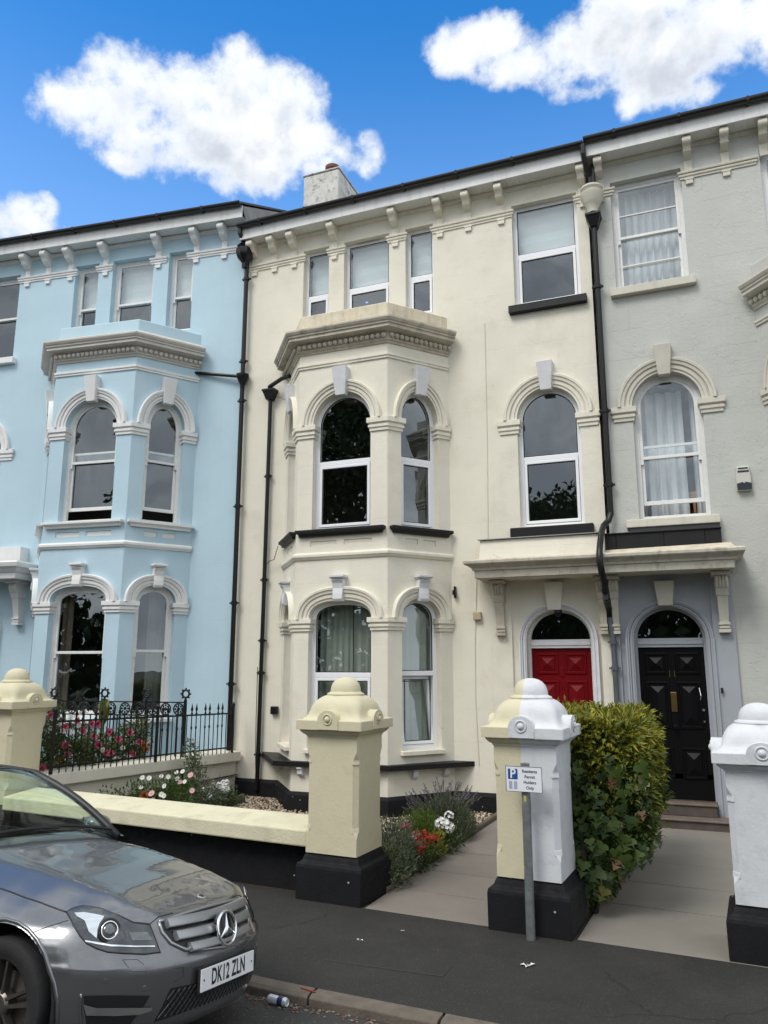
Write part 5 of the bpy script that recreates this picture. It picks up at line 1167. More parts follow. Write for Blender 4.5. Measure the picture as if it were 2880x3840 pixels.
for fl in (False, True):
    q = -1 if fl else 1
    lamp = decal('headlamp', LAMP, DL, .004, M['lamp_dark'], flip=fl)
    trace('seal', LAMP, DL, .0042, M['dark_plastic'], lamp, True, fl, .002)
    decal('reflector', REFL, DL, .0065, M['lamp_bright'], lamp, flip=fl)
    decal('trim_strip', STRIP, DL, .0075, M['chrome'], lamp, flip=fl)
    h, n_ = surf(Vector((.522, -.637, .711)) - Vector(DL).normalized() * 2, DL); n_ = (n_ * .55 + Vector((.95, -.25, .05)) * .45).normalized()
    c_ = h + n_ * .008; c_.y *= q; n_.y *= q; rot = n_.to_track_quat('Z', 'Y').to_euler()
    pj = MB().lathe([(.036, .0), (.036, .004), (.030, .010), (.018, .015), (.003, .017)], (0, 0, 0), 24).obj('projector', M['lens'], lamp, smooth=True, loc=c_, rot=rot)
    N_ = 28; MB().tube([(.0425 * cos(2 * pi * k / N_), .0425 * sin(2 * pi * k / N_), .006) for k in range(N_ + 1)], .0048, 8, caps=False).obj('projector_ring', M['chrome'], pj, smooth=True)
    MB().tube([(.054 * cos(2 * pi * k / N_), .054 * sin(2 * pi * k / N_), -.002) for k in range(N_ + 1)], .008, 8, caps=False).obj('projector_bezel', M['dark_plastic'], pj, smooth=True)
    decal('inner_lamp', [(.60, -.57, .70), (.66, -.49, .695), (.685, -.475, .655), (.62, -.56, .66)], DL, .0062, M['lens'], lamp, flip=fl)
    decal('side_intake', [(0.509, -0.748, 0.43), (0.60, -.665, .425), (0.735, -0.506, 0.407), (0.722, -0.521, 0.369), (0.679, -0.566, 0.283), (0.60, -.645, .285), (0.529, -0.719, 0.292), (0.516, -0.739, 0.369)], DL, .003, M['dark_plastic'], flip=fl)
    decal('daylight_lamp', [(0.512, -0.742, 0.392), (0.565, -0.704, 0.376), (0.634, -0.639, 0.371), (0.742, -0.485, 0.350), (0.737, -0.487, 0.334), (0.706, -0.54, 0.327), (0.634, -0.633, 0.333), (0.526, -0.727, 0.342)], DL, .010, M['chrome'], flip=fl)
    trace('intake_lip', [(.50, -.757, .44), (.508, -.752, .36), (.52, -.735, .27)], DL, .006, M['paint'], None, False, fl, .003)
    trace('bonnet_gap', [(-.72, -.765, .94), (-.5, -.742, .9), (-.3, -.722, .86), (-0.136, -0.712, 0.833), (-0.005, -0.713, 0.817), (0.135, -0.703, 0.798), (0.258, -0.691, 0.779)], (0, .3, -1), .0045, M['dark_plastic'], None, False, fl)
    trace('bonnet_gap', [(.59, -.523, .742), (.640, -.452, .727), (.655, -.40, .757), (.672, -.30, .762)], DL, .003, M['dark_plastic'], None, False, fl)
    trace('bumper_gap', [(0.183, -0.84, 0.693), (0.243, -0.80, 0.723), (0.318, -0.735, 0.752)], (-.3, .9, -.1), .0026, M['dark_plastic'], None, False, fl)
    trace('washer_flap', [(0.627, -0.624, 0.584), (0.674, -0.566, 0.581), (0.699, -0.545, 0.555), (0.715, -0.532, 0.523), (0.666, -0.6, 0.530)], DL, .0014, M['dark_plastic'], None, True, fl)
    trace('tow_flap', [(.795, -.40, .52), (.81, -.34, .515), (.815, -.33, .47), (.80, -.385, .455)], (-1, .2, 0), .0014, M['dark_plastic'], None, False, fl)
    for p in ((.60, -.70, .50), (.74, -.55, .455)):
        h, n_ = surf(Vector(p) - Vector(DL).normalized() * 2, DL); h = h.copy(); h.y *= q; n_.y *= q
        MB().lathe([(.012, -.004), (.012, .0015), (.010, .002)], (0, 0, 0), 14).obj('parking_sensor', M['paint'], car, loc=h, rot=n_.to_track_quat('Z', 'Y').to_euler())
# nose: grille with slats and star, intake mesh, plate, bonnet badge
GR_ = [(-.40, .752), (-.20, .762), (0, .765), (.20, .762), (.40, .752), (.405, .70), (.375, .64), (.30, .592), (.17, .566), (0, .548), (-.17, .566), (-.30, .592), (-.375, .64), (-.405, .70)]
gl_ = decal('grille', [(.8, y, z) for y, z in GR_], (-1, 0, -.15), .004, M['dark_plastic'])
trace('surround', [(.8, y * 1.01, z) for y, z in GR_], (-1, 0, -.15), .009, M['grille_silver'], gl_, True, False, .004, 8)
def fx(y, z): h, n_ = surf((3, y, z), (-1, 0, 0)); return h.x
for z, hw, th in ((.715, .378, .025), (.655, .352, .025), (.594, .285, .023)):
    mb = MB(); k = 24; pts = []
    for i in range(k + 1):
        y = -hw + 2 * hw * i / k; x = fx(y, z) ; a = abs(y) / hw
        zz = z + .008 * a; sec = [(-.010, -th * .85), (.018, -th), (.034, -th * .65), (.034, -th * .2), (.012, th), (-.010, th)]
        mb.v += [(x + .006 + sx, y, zz + sz) for sx, sz in sec]
    m6 = 6; mb.f = [(i * m6 + j, i * m6 + (j + 1) % m6, (i + 1) * m6 + (j + 1) % m6, (i + 1) * m6 + j) for i in range(k) for j in range(m6)] + [tuple(range(6)), tuple(reversed(range(k * 6, k * 6 + 6)))]; mb.mi = [0] * len(mb.f)
    mb.obj('slat', M['grille_silver'], gl_, angle=40)
sz_ = .648; sx_ = fx(0.02, sz_) + .052; star = MB().lathe([(.088, -.03), (.090, .0), (.060, .004), (.002, .005)], (0, 0, 0), 32).obj('emblem', mat('black_emblem_field', (.006, .006, .007), .12, coat=1.0), gl_, loc=(sx_, .02, sz_), rot=(0, radians(76), 0), angle=40)
MB().tube([(.089 * cos(2 * pi * k / 36), .089 * sin(2 * pi * k / 36), .004) for k in range(37)], .0095, 10, caps=False).obj('emblem_ring', M['chrome'], star, smooth=True)
mb = MB()
for k in range(3):
    a = pi + k * 2 * pi / 3; u = Vector((cos(a), sin(a), 0)); w = Vector((-sin(a), cos(a), 0))
    mb.add([w * .017 + Vector((0, 0, .006)), -w * .017 + Vector((0, 0, .006)), u * .084 + Vector((0, 0, .006)), Vector((0, 0, .017)), u * .084 + Vector((0, 0, .009))], [(0, 3, 4, 2), (3, 1, 2, 4)])
mb.obj('star', M['chrome'], star)
it_ = decal('lower_intake', [(.8, y, z) for y, z in ((-.40, .425), (-.26, .42), (.26, .42), (.40, .425), (.455, .275), (.25, .292), (0, .296), (-.25, .292), (-.455, .275))], (-1, 0, 0), .003, M['dark_plastic'])
msh = MB()
for i in range(26):
    y = -.43 + i * .0345
    for sgn in (-1, 1):
        pts = []
        for t in (0, .33, .66, 1):
            yy, zz = y + sgn * (t - .5) * .10, .29 + t * .125
            lim = .405 + (.42 - zz) * .36
            if abs(yy) < lim: pts.append((fx(yy, zz) + .005, yy, zz))
        if len(pts) > 1: msh.tube(pts, .0028, 4, caps=False)
msh.obj('intake_mesh', M['dark_plastic'], it_, fix=False)
pl_ = MB().box(-.004, .004, -.26, .26, -.0555, .0555).obj('number_plate', M['plate_white'], car, loc=(.862, .02, .432), rot=(0, radians(-4), 0), bevel=.002)
MB().box(-.012, -.0045, -.275, .275, -.064, .064).obj('plate_backing', M['dark_plastic'], pl_)
tx = text('lettering', 'DK12 ZLN', .112, M['sign_black'], pl_, (.0045, 0, -.001), (radians(90), 0, radians(90)), .62, .0004, offset=.0028, spacing=1.06)
for y in (-.235, .235): MB().lathe([(.006, 0), (.005, .002)], (0, 0, 0), 10).obj('screw', M['dark_plastic'], pl_, loc=(.004, y, 0), rot=(0, radians(90), 0))
h, n_ = surf((.60, .05, 2), (0, 0, -1)); bdg = MB().lathe([(.028, -.004), (.028, .003), (.024, .0045), (.002, .005)], (0, 0, 0), 20).obj('bonnet_badge', M['chrome'], car, loc=h, rot=n_.to_track_quat('Z', 'Y').to_euler(), angle=40)
MB().lathe([(.018, .0045), (.017, .006), (.002, .0065)], (0, 0, 0), 16).obj('badge_centre', M['navy'], bdg)
# glasshouse
def grid(rows, name, m, parent=None, smooth=True):
    k = len(rows[0]); mb = MB(); mb.v = [tuple(p) for r in rows for p in r]
    mb.f = [(i * k + j, i * k + j + 1, (i + 1) * k + j + 1, (i + 1) * k + j) for i in range(len(rows) - 1) for j in range(k - 1)]; mb.mi = [0] * len(mb.f)
    return mb.obj(name, m, parent or car, smooth=smooth, fix=True)
def ws_base(t): y = .70 * t; return Vector((-.765 + .07 * t * t, y, 1.03 - .055 * t * t))
def ws_top(t): y = .605 * t; return Vector((-1.42 - .12 * t * t, y, 1.435 - .05 * t * t))
T_ = [i / 8 - 1 for i in range(17)]
grid([[ws_base(t) * (1 - s) + ws_top(t) * s + Vector((.02, 0, .035)) * sin(pi * s) for t in T_] for s in [i / 8 for i in range(9)]], 'windscreen', M['car_glass'])
def rr(t, s):       # roof: t across, s back
    x0, x1 = -1.42 - .12 * t * t, -2.86 + .10 * t * t; x = x0 + (x1 - x0) * s; y = (.605 - .03 * s) * t
    return Vector((x, y, 1.435 - .05 * t * t + .045 * sin(pi * min(1, s * .95 + .02)) - .04 * s))
grid([[rr(t, s) for t in T_] for s in [i / 10 for i in range(11)]], 'roof', M['paint'])
grid([[rr(t * .80, .06 + s * .5) + Vector((0, 0, .004)) for t in T_] for s in [i / 6 for i in range(7)]], 'sunroof', M['dark_plastic'])
def rb(t): return Vector((-3.33 + .05 * t * t, .63 * t, 1.05 - .02 * t * t))
grid([[rr(t, 1) * (1 - s) + rb(t) * s + Vector((0, 0, .03)) * sin(pi * s) for t in T_] for s in [i / 6 for i in range(7)]], 'rear_window', M['car_glass'])
for q in (-1, 1):
    edge = [ws_base(q) * (1 - s) + ws_top(q) * s + Vector((.02, 0, .035)) * sin(pi * s) for s in [i / 8 for i in range(9)]] + [rr(q, s) for s in [i / 8 for i in range(1, 9)]] + [rr(q, 1) * (1 - s) + rb(q) * s + Vector((0, 0, .03)) * sin(pi * s) for s in [i / 5 for i in range(1, 6)]]
    MB().tube([p + Vector((0, q * .012, -.006)) for p in edge], [.030] * 9 + [.026] * 8 + [.045] * 5, 8).obj('pillar', M['dark_plastic'], car, smooth=True)
    belt = [Vector((e.x, q * .815, .955 + .02 * (-.7 - e.x) / 2.6)) for e in edge]
    grid([[e * (1 - s) + b * s + Vector((0, q * .035, 0)) * sin(pi * s) for e, b in zip(edge, belt)] for s in [i / 5 for i in range(6)]], 'side_window', M['car_glass'])
    grid([[b + Vector((0, -q * dy, dz)) for b in belt] for dy, dz in ((.0, .018), (-.035, .004), (-.05, -.035))], 'belt_trim', M['dark_plastic'])
    bp_ = [edge[12], belt[12]]; MB().hexa([(belt[12].x - .05, q * .80, .95), (belt[12].x + .05, q * .80, .95), (belt[12].x + .05, q * .825, .95), (belt[12].x - .05, q * .825, .95), (edge[12].x - .035, q * .575, edge[12].z), (edge[12].x + .035, q * .575, edge[12].z), (edge[12].x + .035, q * .60, edge[12].z), (edge[12].x - .035, q * .60, edge[12].z)]).obj('pillar', M['dark_plastic'], car)
    for x0, x1 in ((-.78, -1.92), (-1.94, -2.9)):
        trace('door_gap', [(x0, q * 1, .90), (x0 - .02, q * 1, .30), (x1, q * 1, .25), (x1, q * 1, .88)], (0, -q, 0), .004, M['dark_plastic'])
        hdl = MB().tube([(x1 + .32, q * .905, .80), (x1 + .25, q * .925, .805), (x1 + .12, q * .925, .81), (x1 + .06, q * .905, .81)], .014, 8).obj('door_handle', M['paint'], car, smooth=True)
    mr = MB().ico((0, 0, 0), 1, 3, (.085, .115, .075)).obj('wing_mirror', M['paint'], car, smooth=True, loc=(-1.16, q * .99, 1.0))
    MB().tube([(.0, -q * .18, -.055), (.0, -q * .07, -.03)], .025, 8).obj('mirror_stalk', M['dark_plastic'], mr); MB().box(-.088, -.070, -.09, .09, -.055, .055).obj('mirror_glass', M['chrome'], mr)
    # wheel wells
    for wx in (0, -2.76):
        mb = MB(); k = 20; a = [radians(-25 + 230 * i / k) for i in range(k + 1)]
        vs = [(wx + .392 * cos(t), q * yy, .335 + .392 * sin(t)) for yy in (.835, .50) for t in a]; fs = [(i, i + 1, k + 2 + i, k + 1 + i) for i in range(k)]; mb.add(vs, fs)
        mb.add([(wx + .392 * cos(t), q * .50, .335 + .392 * sin(t)) for t in a], [tuple(range(k + 1))]); mb.obj('wheel_well', M['cabin'], car, fix=False)
        yb = [surf((wx + .402 * cos(t), q * 2, .335 + .402 * sin(t)), (0, -q, 0))[0] for t in a]
        pts = [p for p in yb if p is not None and p.z > .19]
        if len(pts) > 3: MB().tube(pts, .011, 6).obj('arch_lip', M['paint'], car, smooth=True)
# wheels
ax = lambda p: (p[0], p[2], p[1])
tyre = MB().lathe([(.225, -.095), (.240, -.108), (.285, -.114), (.312, -.104), (.324, -.085), (.325, -.03), (.321, -.028), (.321, -.022), (.325, -.02), (.325, .02), (.321, .022), (.321, .028), (.325, .03), (.324, .085), (.312, .104), (.285, .114), (.240, .108), (.225, .095)], (0, 0, 0), 48, ax, caps=False).mesh('tyre', M['tyre'], fix=True, angle=35)
rimm = MB().lathe([(.200, .09), (.205, -.075), (.222, -.098), (.236, -.105), (.240, -.098), (.228, -.085), (.215, -.06), (.212, .09)], (0, 0, 0), 48, ax, caps=False)
for k in range(5):
    for s_ in (-1, 1):
        a0, a1 = radians(72 * k + 90 + s_ * 17), radians(72 * k + 90 + s_ * 9); c0, c1 = Vector((cos(a0), 0, sin(a0))), Vector((cos(a1), 0, sin(a1))); t0, t1 = Vector((-sin(a0), 0, cos(a0))), Vector((-sin(a1), 0, cos(a1)))
        i0, i1 = c0 * .055, c1 * .216; w0, w1 = .013, .013
        rimm.hexa([tuple(i0 - t0 * w0 + Vector((0, -.045, 0))), tuple(i0 + t0 * w0 + Vector((0, -.045, 0))), tuple(i1 + t1 * w1 + Vector((0, -.06, 0))), tuple(i1 - t1 * w1 + Vector((0, -.06, 0))),
                   tuple(i0 - t0 * w0 * .6 + Vector((0, -.085, 0))), tuple(i0 + t0 * w0 * .6 + Vector((0, -.085, 0))), tuple(i1 + t1 * w1 * .6 + Vector((0, -.094, 0))), tuple(i1 - t1 * w1 * .6 + Vector((0, -.094, 0)))])
rimm.lathe([(.07, -.03), (.068, -.075), (.055, -.088), (.036, -.09), (.034, -.082), (.002, -.082)], (0, 0, 0), 24, ax)
rimm = rimm.mesh('rim', M['rim'], fix=True, angle=35)
disc = MB().lathe([(.155, -.02), (.155, .01), (.05, .012), (.05, -.022)], (0, 0, 0), 32, ax).mesh('brake_disc', mat('brake_disc_metal', (.16, .15, .14), .5, metal=.8), fix=True, angle=30)
for wx in (0, -2.76):
    for q in (-1, 1):
        w = link(bpy.data.objects.new('wheel', None), car, (wx, q * .735, .325), (0, 0, 0 if q < 0 else pi)); w.empty_display_size = .1
        for n_, me in (('tyre', tyre), ('rim', rimm), ('brake_disc', disc)): link(bpy.data.objects.new(n_, me), w)
# cabin
cb_ = MB(); cb_.box(-3.2, -.8, -.78, .78, .28, .32).box(-3.2, -.8, -.80, -.76, .32, .94).box(-3.2, -.8, .76, .80, .32, .94).box(-.86, -.80, -.76, .76, .32, .94).box(-3.22, -3.16, -.76, .76, .32, 1.02); cb_.obj('cabin_shell', M['cabin'], car)
MB().hexa([(-1.30, -.74, .62), (-.80, -.74, .62), (-.80, .74, .62), (-1.30, .74, .62), (-1.22, -.72, .97), (-.80, -.70, .96), (-.80, .70, .96), (-1.22, .72, .97)]).obj('dashboard', M['cabin'], car, bevel=.03)
for y in (-.37, .37):
    MB().hexa([(-1.95, y - .25, .45), (-1.45, y - .25, .48), (-1.45, y + .25, .48), (-1.95, y + .25, .45), (-1.95, y - .25, .58), (-1.45, y - .25, .63), (-1.45, y + .25, .63), (-1.95, y + .25, .58)]).hexa([(-2.05, y - .24, .50), (-1.92, y - .24, .50), (-1.92, y + .24, .50), (-2.05, y + .24, .50), (-2.25, y - .21, 1.10), (-2.15, y - .21, 1.10), (-2.15, y + .21, 1.10), (-2.25, y + .21, 1.10)]).hexa([(-2.26, y - .13, 1.13), (-2.17, y - .13, 1.13), (-2.17, y + .13, 1.13), (-2.26, y + .13, 1.13), (-2.29, y - .12, 1.30), (-2.20, y - .12, 1.30), (-2.20, y + .12, 1.30), (-2.29, y + .12, 1.30)]).obj('seat', M['cabin'], car, bevel=.03)
sw_ = MB().tube([(.18 * cos(2 * pi * k / 24), .18 * sin(2 * pi * k / 24), 0) for k in range(25)], .015, 8, caps=False); sw_.box(-.16, .16, -.02, .02, -.01, .01); sw_.obj('steering_wheel', M['cabin'], car, loc=(-1.42, -.37, .90), rot=(0, radians(-65), 0), smooth=True)
MB().box(-.02, .02, -.11, .11, -.035, .035).obj('cabin_mirror', M['dark_plastic'], car, loc=(-1.42, 0, 1.335), bevel=.01)
MB().hexa([(-.90, -.71, .975), (-.70, -.70, .945), (-.70, .70, .945), (-.90, .71, .975), (-.86, -.68, .99), (-.74, -.68, .972), (-.74, .68, .972), (-.86, .68, .99)]).obj('scuttle', M['dark_plastic'], car)
for y0, y1, z_ in ((-.55, .18, 0), (.05, .66, 0)):
    pts = []
    for i in range(9): t = (y0 + (y1 - y0) * i / 8) / .70; p = ws_base(t) + (ws_top(t) - ws_base(t)) * (.045 + .03 * (1 - i / 8)); pts.append(p + Vector((.03, 0, .022)))
    MB().tube(pts, .011, 6).obj('wiper', M['dark_plastic'], car)
rl_ = mat('red_tail_lamp', (.18, .005, .006), .2, coat=1)
for q in (-1, 1): decal('tail_lamp', [(-3.5, q * .45, .86), (-3.5, q * .83, .86), (-3.4, q * .86, .74), (-3.5, q * .50, .70)], (.85, -q * .5, 0), .005, rl_)
decal('rear_plate', [(-3.8, -.26, .70), (-3.8, .26, .70), (-3.8, .26, .59), (-3.8, -.26, .59)], (1, 0, 0), .008, mat('yellow_plate', (.6, .42, .03), .4))
# ------------------------------------------------------------------ iron railings
def side_xy(s): return (-6.985 - .0865 * s, 11.05 - s)      # along the side wall, s metres out from the house
def side_z(s): return .665 + .023 * s
rl = thing('iron_railing', 'black iron railing with spear heads on the cream side wall', 'railing', (-7.13, 9.3, 0))
ro = Vector(rl.location)
spear = MB().tube([(0, 0, 0), (0, 0, .63)], .0085, 6).lathe([(.009, .60), (.016, .615), (.016, .632), (.009, .645), (.009, .66), (.020, .685), (.013, .72), (.002, .775)], (0, 0, 0), 8)
spear.lathe([(.009, .40), (.015, .415), (.015, .43), (.009, .445)], (0, 0, 0), 8); spear = spear.mesh('bar', M['iron'], angle=40)
plain = MB().tube([(0, 0, 0), (0, 0, .61)], .0075, 6).mesh('bar', M['iron'])
s = .10; i = 0
while s < 3.5:
    x, y = side_xy(s); link(bpy.data.objects.new('bar', plain if i % 3 == 1 else spear), rl, (x - ro.x, y - ro.y, side_z(s) - .005)); s += .103; i += 1
for h, r in ((.075, .013), (.60, .014)):
    a, b = side_xy(.03), side_xy(3.52)
    MB().tube([(a[0] - ro.x, a[1] - ro.y, side_z(.03) + h), (b[0] - ro.x, b[1] - ro.y, side_z(3.52) + h)], r, 6).obj('rail', M['iron'], rl)
for s in (.03, 1.75, 3.52):
    x, y = side_xy(s); MB().box(-.016, .016, -.016, .016, -.01, .70).lathe([(.016, .70), (.028, .72), (.028, .745), (.004, .78)], (0, 0, 0), 10).obj('post', M['iron'], rl, loc=(x - ro.x, y - ro.y, side_z(s)))
def Bw(u, v, z=0): c_, s_ = cos(radians(7)), sin(radians(7)); return Vector((-7.222 + u * c_ + v * s_, 11.3 + u * s_ - v * c_, z))
ar = thing('area_railing', 'ornate black railing with ring finials below the blue bay', 'railing', Bw(-1.2, 1.35, .3), radians(7))
pu = [-1.17, -.27, .46, 1.11]
ringm = MB(); n = 14
ringm.tube([(.048 * cos(2 * pi * k / n), 0, .048 * sin(2 * pi * k / n)) for k in range(n + 1)], .014, 6, caps=False)
for k in range(8): ringm.ico((.066 * cos(pi * k / 4), 0, .066 * sin(pi * k / 4)), .014, 1)
ringm = ringm.mesh('ring_finial', M['iron'], smooth=True)
for u in pu:
    p = MB().box(-.018, .018, -.018, .018, -.05, 1.22).obj('post', M['iron'], ar, loc=(u, 0, 0)); link(bpy.data.objects.new('ring_finial', ringm), p, (0, 0, 1.30)).scale = (1.15, 1.15, 1.15)
for z in (.12, .98, 1.175): MB().box(pu[0], pu[-1], -.009, .009, z - .009, z + .009).obj('rail', M['iron'], ar)
ros = MB(); ros.tube([(.072 * cos(2 * pi * k / n), 0, .072 * sin(2 * pi * k / n)) for k in range(n + 1)], .010, 6, caps=False); ros.ico((0, 0, 0), .026, 1, (1, .5, 1))
for k in range(8): ros.ico((.046 * cos(pi * k / 4), 0, .046 * sin(pi * k / 4)), .016, 1, (1, .5, 1))
ros = ros.mesh('rosette', M['iron'], smooth=True); pb = MB().box(-.007, .007, -.007, .007, .12, .98).mesh('bar', M['iron'])
for a, b in zip(pu, pu[1:]):
    k = int((b - a) / .20)
    for j in range(k): link(bpy.data.objects.new('rosette', ros), ar, (a + (b - a) * (j + .5) / k, 0, 1.077)).scale = (1.15, 1.15, 1.15)
    k = int((b - a) / .11)
    for j in range(1, k): link(bpy.data.objects.new('bar', pb), ar, (a + (b - a) * j / k, 0, 0))

# ------------------------------------------------------------------ leaves and flowers
def leaf(mb, p, d, up, L_, W_, fold=.25, curl=.2):
    """one folded pointed leaf growing from p along d"""
    d = d.normalized(); s = d.cross(up); s = s.normalized() if s.length > 1e-4 else Vector((1, 0, 0)); n = s.cross(d).normalized()
    a = p; b = p + d * L_ * .5 + s * W_ * .5 + n * fold * W_; c = p + d * L_ * .5 - s * W_ * .5 + n * fold * W_; m_ = p + d * L_ * .5; t = p + d * L_ - n * curl * L_
    mb.add([a, b, t, c, m_], [(0, 1, 4), (1, 2, 4), (2, 3, 4), (3, 0, 4)])
rnd = lambda: Vector((random.gauss(0, 1), random.gauss(0, 1), random.gauss(0, 1))).normalized()
def blob_leaves(mb, c, r, n, L_, W_, shell=.55, up=.4, droop=0.0, flat=None):
    """leaves through an ellipsoid, thicker towards the outside, pointing out and up"""
    for _ in range(n):
        d = rnd(); k = shell + (1 - shell) * random.random() ** .6
        if random.random() < .3: k *= random.uniform(.4, 1)
        p = Vector((c[0] + d.x * r[0] * k, c[1] + d.y * r[1] * k, c[2] + d.z * r[2] * k))
        if flat is not None and p.z < flat: continue
        g = (d + Vector((0, 0, up - droop)) + rnd() * .6)
        q = random.uniform(.7, 1.25); leaf(mb, p, g, rnd() + Vector((0, 0, 1.0)), L_ * q, W_ * q)
def stems(mb, c, n, spread, h, r=.004, lean=1.0, top=None):
    tips = []
    for _ in range(n):
        a = random.uniform(0, 6.283); q = random.random() ** .5; b = Vector((c[0] + .12 * spread * q * cos(a), c[1] + .12 * spread * q * sin(a), c[2]))
        t = Vector((c[0] + spread * q * cos(a) * lean, c[1] + spread * q * sin(a) * lean, c[2] + h * random.uniform(.75, 1.05) * (1 - .25 * q)))
        m_ = (b + t) / 2 + Vector((0, 0, h * .12)); mb.tube([b, m_, t], [r, r * .8, r * .4], 4, caps=False); tips.append(t)
    return tips
def daisy(m, r=.028):
    mb = MB(); n = 11
    for i in range(n):
        a = 2 * pi * i / n; d = Vector((cos(a), sin(a), .12)); leaf(mb, d * r * .2, d, Vector((0, 0, 1)), r * .95, r * .55, .05, -.05)
    mb.ico((0, 0, .003), r * .26, 1, (1, 1, .5), mi=1); return mb.mesh('flower_head', [m, M['p_yellow']])
def rose(m, r=.04):
    mb = MB()
    for k, (n, tl, q) in enumerate(((6, .25, 1.0), (5, .75, .8), (4, 1.6, .55), (3, 3.0, .35))):
        for i in range(n):
            a = 2 * pi * i / n + k * .5; d = Vector((cos(a), sin(a), tl)); leaf(mb, Vector((0, 0, -.2 * r)), d, Vector((0, 0, 1)), r * q * 1.15, r * 1.05, .12, -.22)
    return mb.mesh('flower_head', m)
def cluster(m, r=.05, k=16):
    mb = MB()
    for i in range(k):
        d = rnd(); d.z = abs(d.z) * 1.2; p = d * r * .75
        for j in range(5):
            a = 2 * pi * j / 5; u = d.orthogonal().normalized(); w = d.cross(u); e = (u * cos(a) + w * sin(a) + d * .4); leaf(mb, p, e, d, r * .42, r * .34, .05, -.05)
    return mb.mesh('flower_head', m)
HEADS = {k: f for k, f in (('daisy_white', daisy(M['p_white'])), ('daisy_pale', daisy(M['p_pale'], .033)), ('rose_pink', rose(M['p_pink'], .05)), ('rose_white', rose(M['p_white'], .042)), ('rose_orange', rose(M['p_orange'], .05)),
         ('ger_red', cluster(M['p_red'], .052)), ('ger_white', cluster(M['p_white'], .055)), ('mag', cluster(M['p_magenta'], .045)), ('ger_pale', cluster(M['p_pale'], .045)), ('wee_white', cluster(M['p_white'], .032, 9)))}
def put_head(T, kind, p, face=(0.25, -1, .55), s=1.0):
    o = link(bpy.data.objects.new('flower_head', HEADS[kind]), T, (p[0] - T.location.x, p[1] - T.location.y, p[2] - T.location.z))
    d = (Vector(face) + rnd() * .35).normalized(); o.rotation_euler = (d.to_track_quat('Z', 'Y') @ Euler((0, 0, random.uniform(0, 6))).to_quaternion()).to_euler(); o.scale = (s * random.uniform(.9, 1.12),) * 3
    return o
def plant(name, label, cat, loc, group=None): return thing(name, label, cat, loc, 0.0, group)
def foliage(T, mb, m, name='foliage', stuff=True):
    o = mb.obj(name, m, T, fix=False)
    if stuff: o['kind'] = 'stuff'
    return o

# roses behind the railing
R_ = plant('rose_bush', 'rose bush with pink and white blooms behind the iron railing', 'rose bush', (-7.75, 8.3, .3))
fb = MB(); st = MB()
for c, r, n in (((.05, -.42, .42), (.24, .34, .50), 560), ((.02, .05, .48), (.26, .38, .50), 620), ((.05, .50, .42), (.26, .36, .45), 520), ((.08, .98, .40), (.26, .38, .45), 560), ((.05, 1.25, .72), (.22, .24, .32), 240), ((.02, -.35, .95), (.16, .22, .28), 180)):
    blob_leaves(fb, c, r, int(n * 2.1), .062, .042, .25, .2)
for k in range(6): stems(st, (.0, -.5 + .36 * k, -.2), 6, .36, 1.0, .007)
foliage(R_, fb, M['leaf_rose']); st.obj('stems', M['stem'], R_, fix=False)
for k, p in [('rose_pink', q) for q in ((-7.52, 7.95, 1.25), (-7.5, 8.14, 1.31), (-7.47, 8.72, 1.13), (-7.5, 8.46, 1.09), (-7.42, 9.29, .96), (-7.48, 8.69, .86), (-7.47, 8.77, .85), (-7.57, 7.68, .78), (-7.48, 8.38, 1.26), (-7.47, 8.48, 1.25), (-7.58, 7.76, 1.40), (-7.5, 8.25, 1.18), (-7.52, 7.98, 1.02), (-7.46, 8.9, 1.02), (-7.44, 9.1, 1.1), (-7.5, 8.55, .98), (-7.54, 8.05, .9), (-7.45, 9.2, .8))] + [('rose_orange', q) for q in ((-7.40, 9.37, .90), (-7.40, 9.42, .85), (-7.54, 7.89, .84))] + \
    [('rose_white', (-7.62 + random.uniform(-.06, .12), 7.70 + random.uniform(0, .62), random.uniform(1.12, 1.42))) for _ in range(17)] + [('rose_white', (-7.52 + random.uniform(-.08, .05), random.uniform(8.6, 9.7), random.uniform(.72, .95))) for _ in range(14)]:
    put_head(R_, k, p, (1.0, -.75, .35), 1.0 if k != 'rose_white' else .85)
# big leaved plant rising over the roses
bp = plant('broad_leaf_plant', 'plant with upright broad two tone leaves above the roses', 'plant', (-7.72, 8.86, .3))
MB().tube([(0, 0, -.05), (.01, 0, .95)], .016, 6).obj('stem', M['stem'], bp)
for a, L_, w, t, m in ((0.3, .36, .14, .30, 'leaf_varieg'), (1.9, .36, .15, .32, 'ivy_a'), (3.4, .30, .13, .45, 'leaf_varieg'), (4.6, .38, .15, .26, 'ivy_a'), (5.5, .30, .12, .5, 'ivy_c'), (2.6, .22, .10, .9, 'ivy_a')):
    b = MB(); d = Vector((cos(a) * t, sin(a) * t, 1)); s_ = d.cross(Vector((cos(a), sin(a), 0))).normalized(); n_ = s_.cross(d).normalized(); vs = []; fs = []
    for i in range(8):
        q = i / 7; c_ = d.normalized() * L_ * q + n_ * (-.10 * q * q * L_); ww = w * sin(pi * min(1, q * .92 + .05)) ** .8
        vs += [c_ - s_ * ww / 2 - n_ * .2 * ww, c_, c_ + s_ * ww / 2 - n_ * .2 * ww]
        if i: fs += [(3 * i - 3, 3 * i - 2, 3 * i + 1, 3 * i), (3 * i - 2, 3 * i - 1, 3 * i + 2, 3 * i + 1)]
    b.add(vs, fs).obj('leaf', M[m], bp, loc=(.01, 0, .90), smooth=True, fix=False)
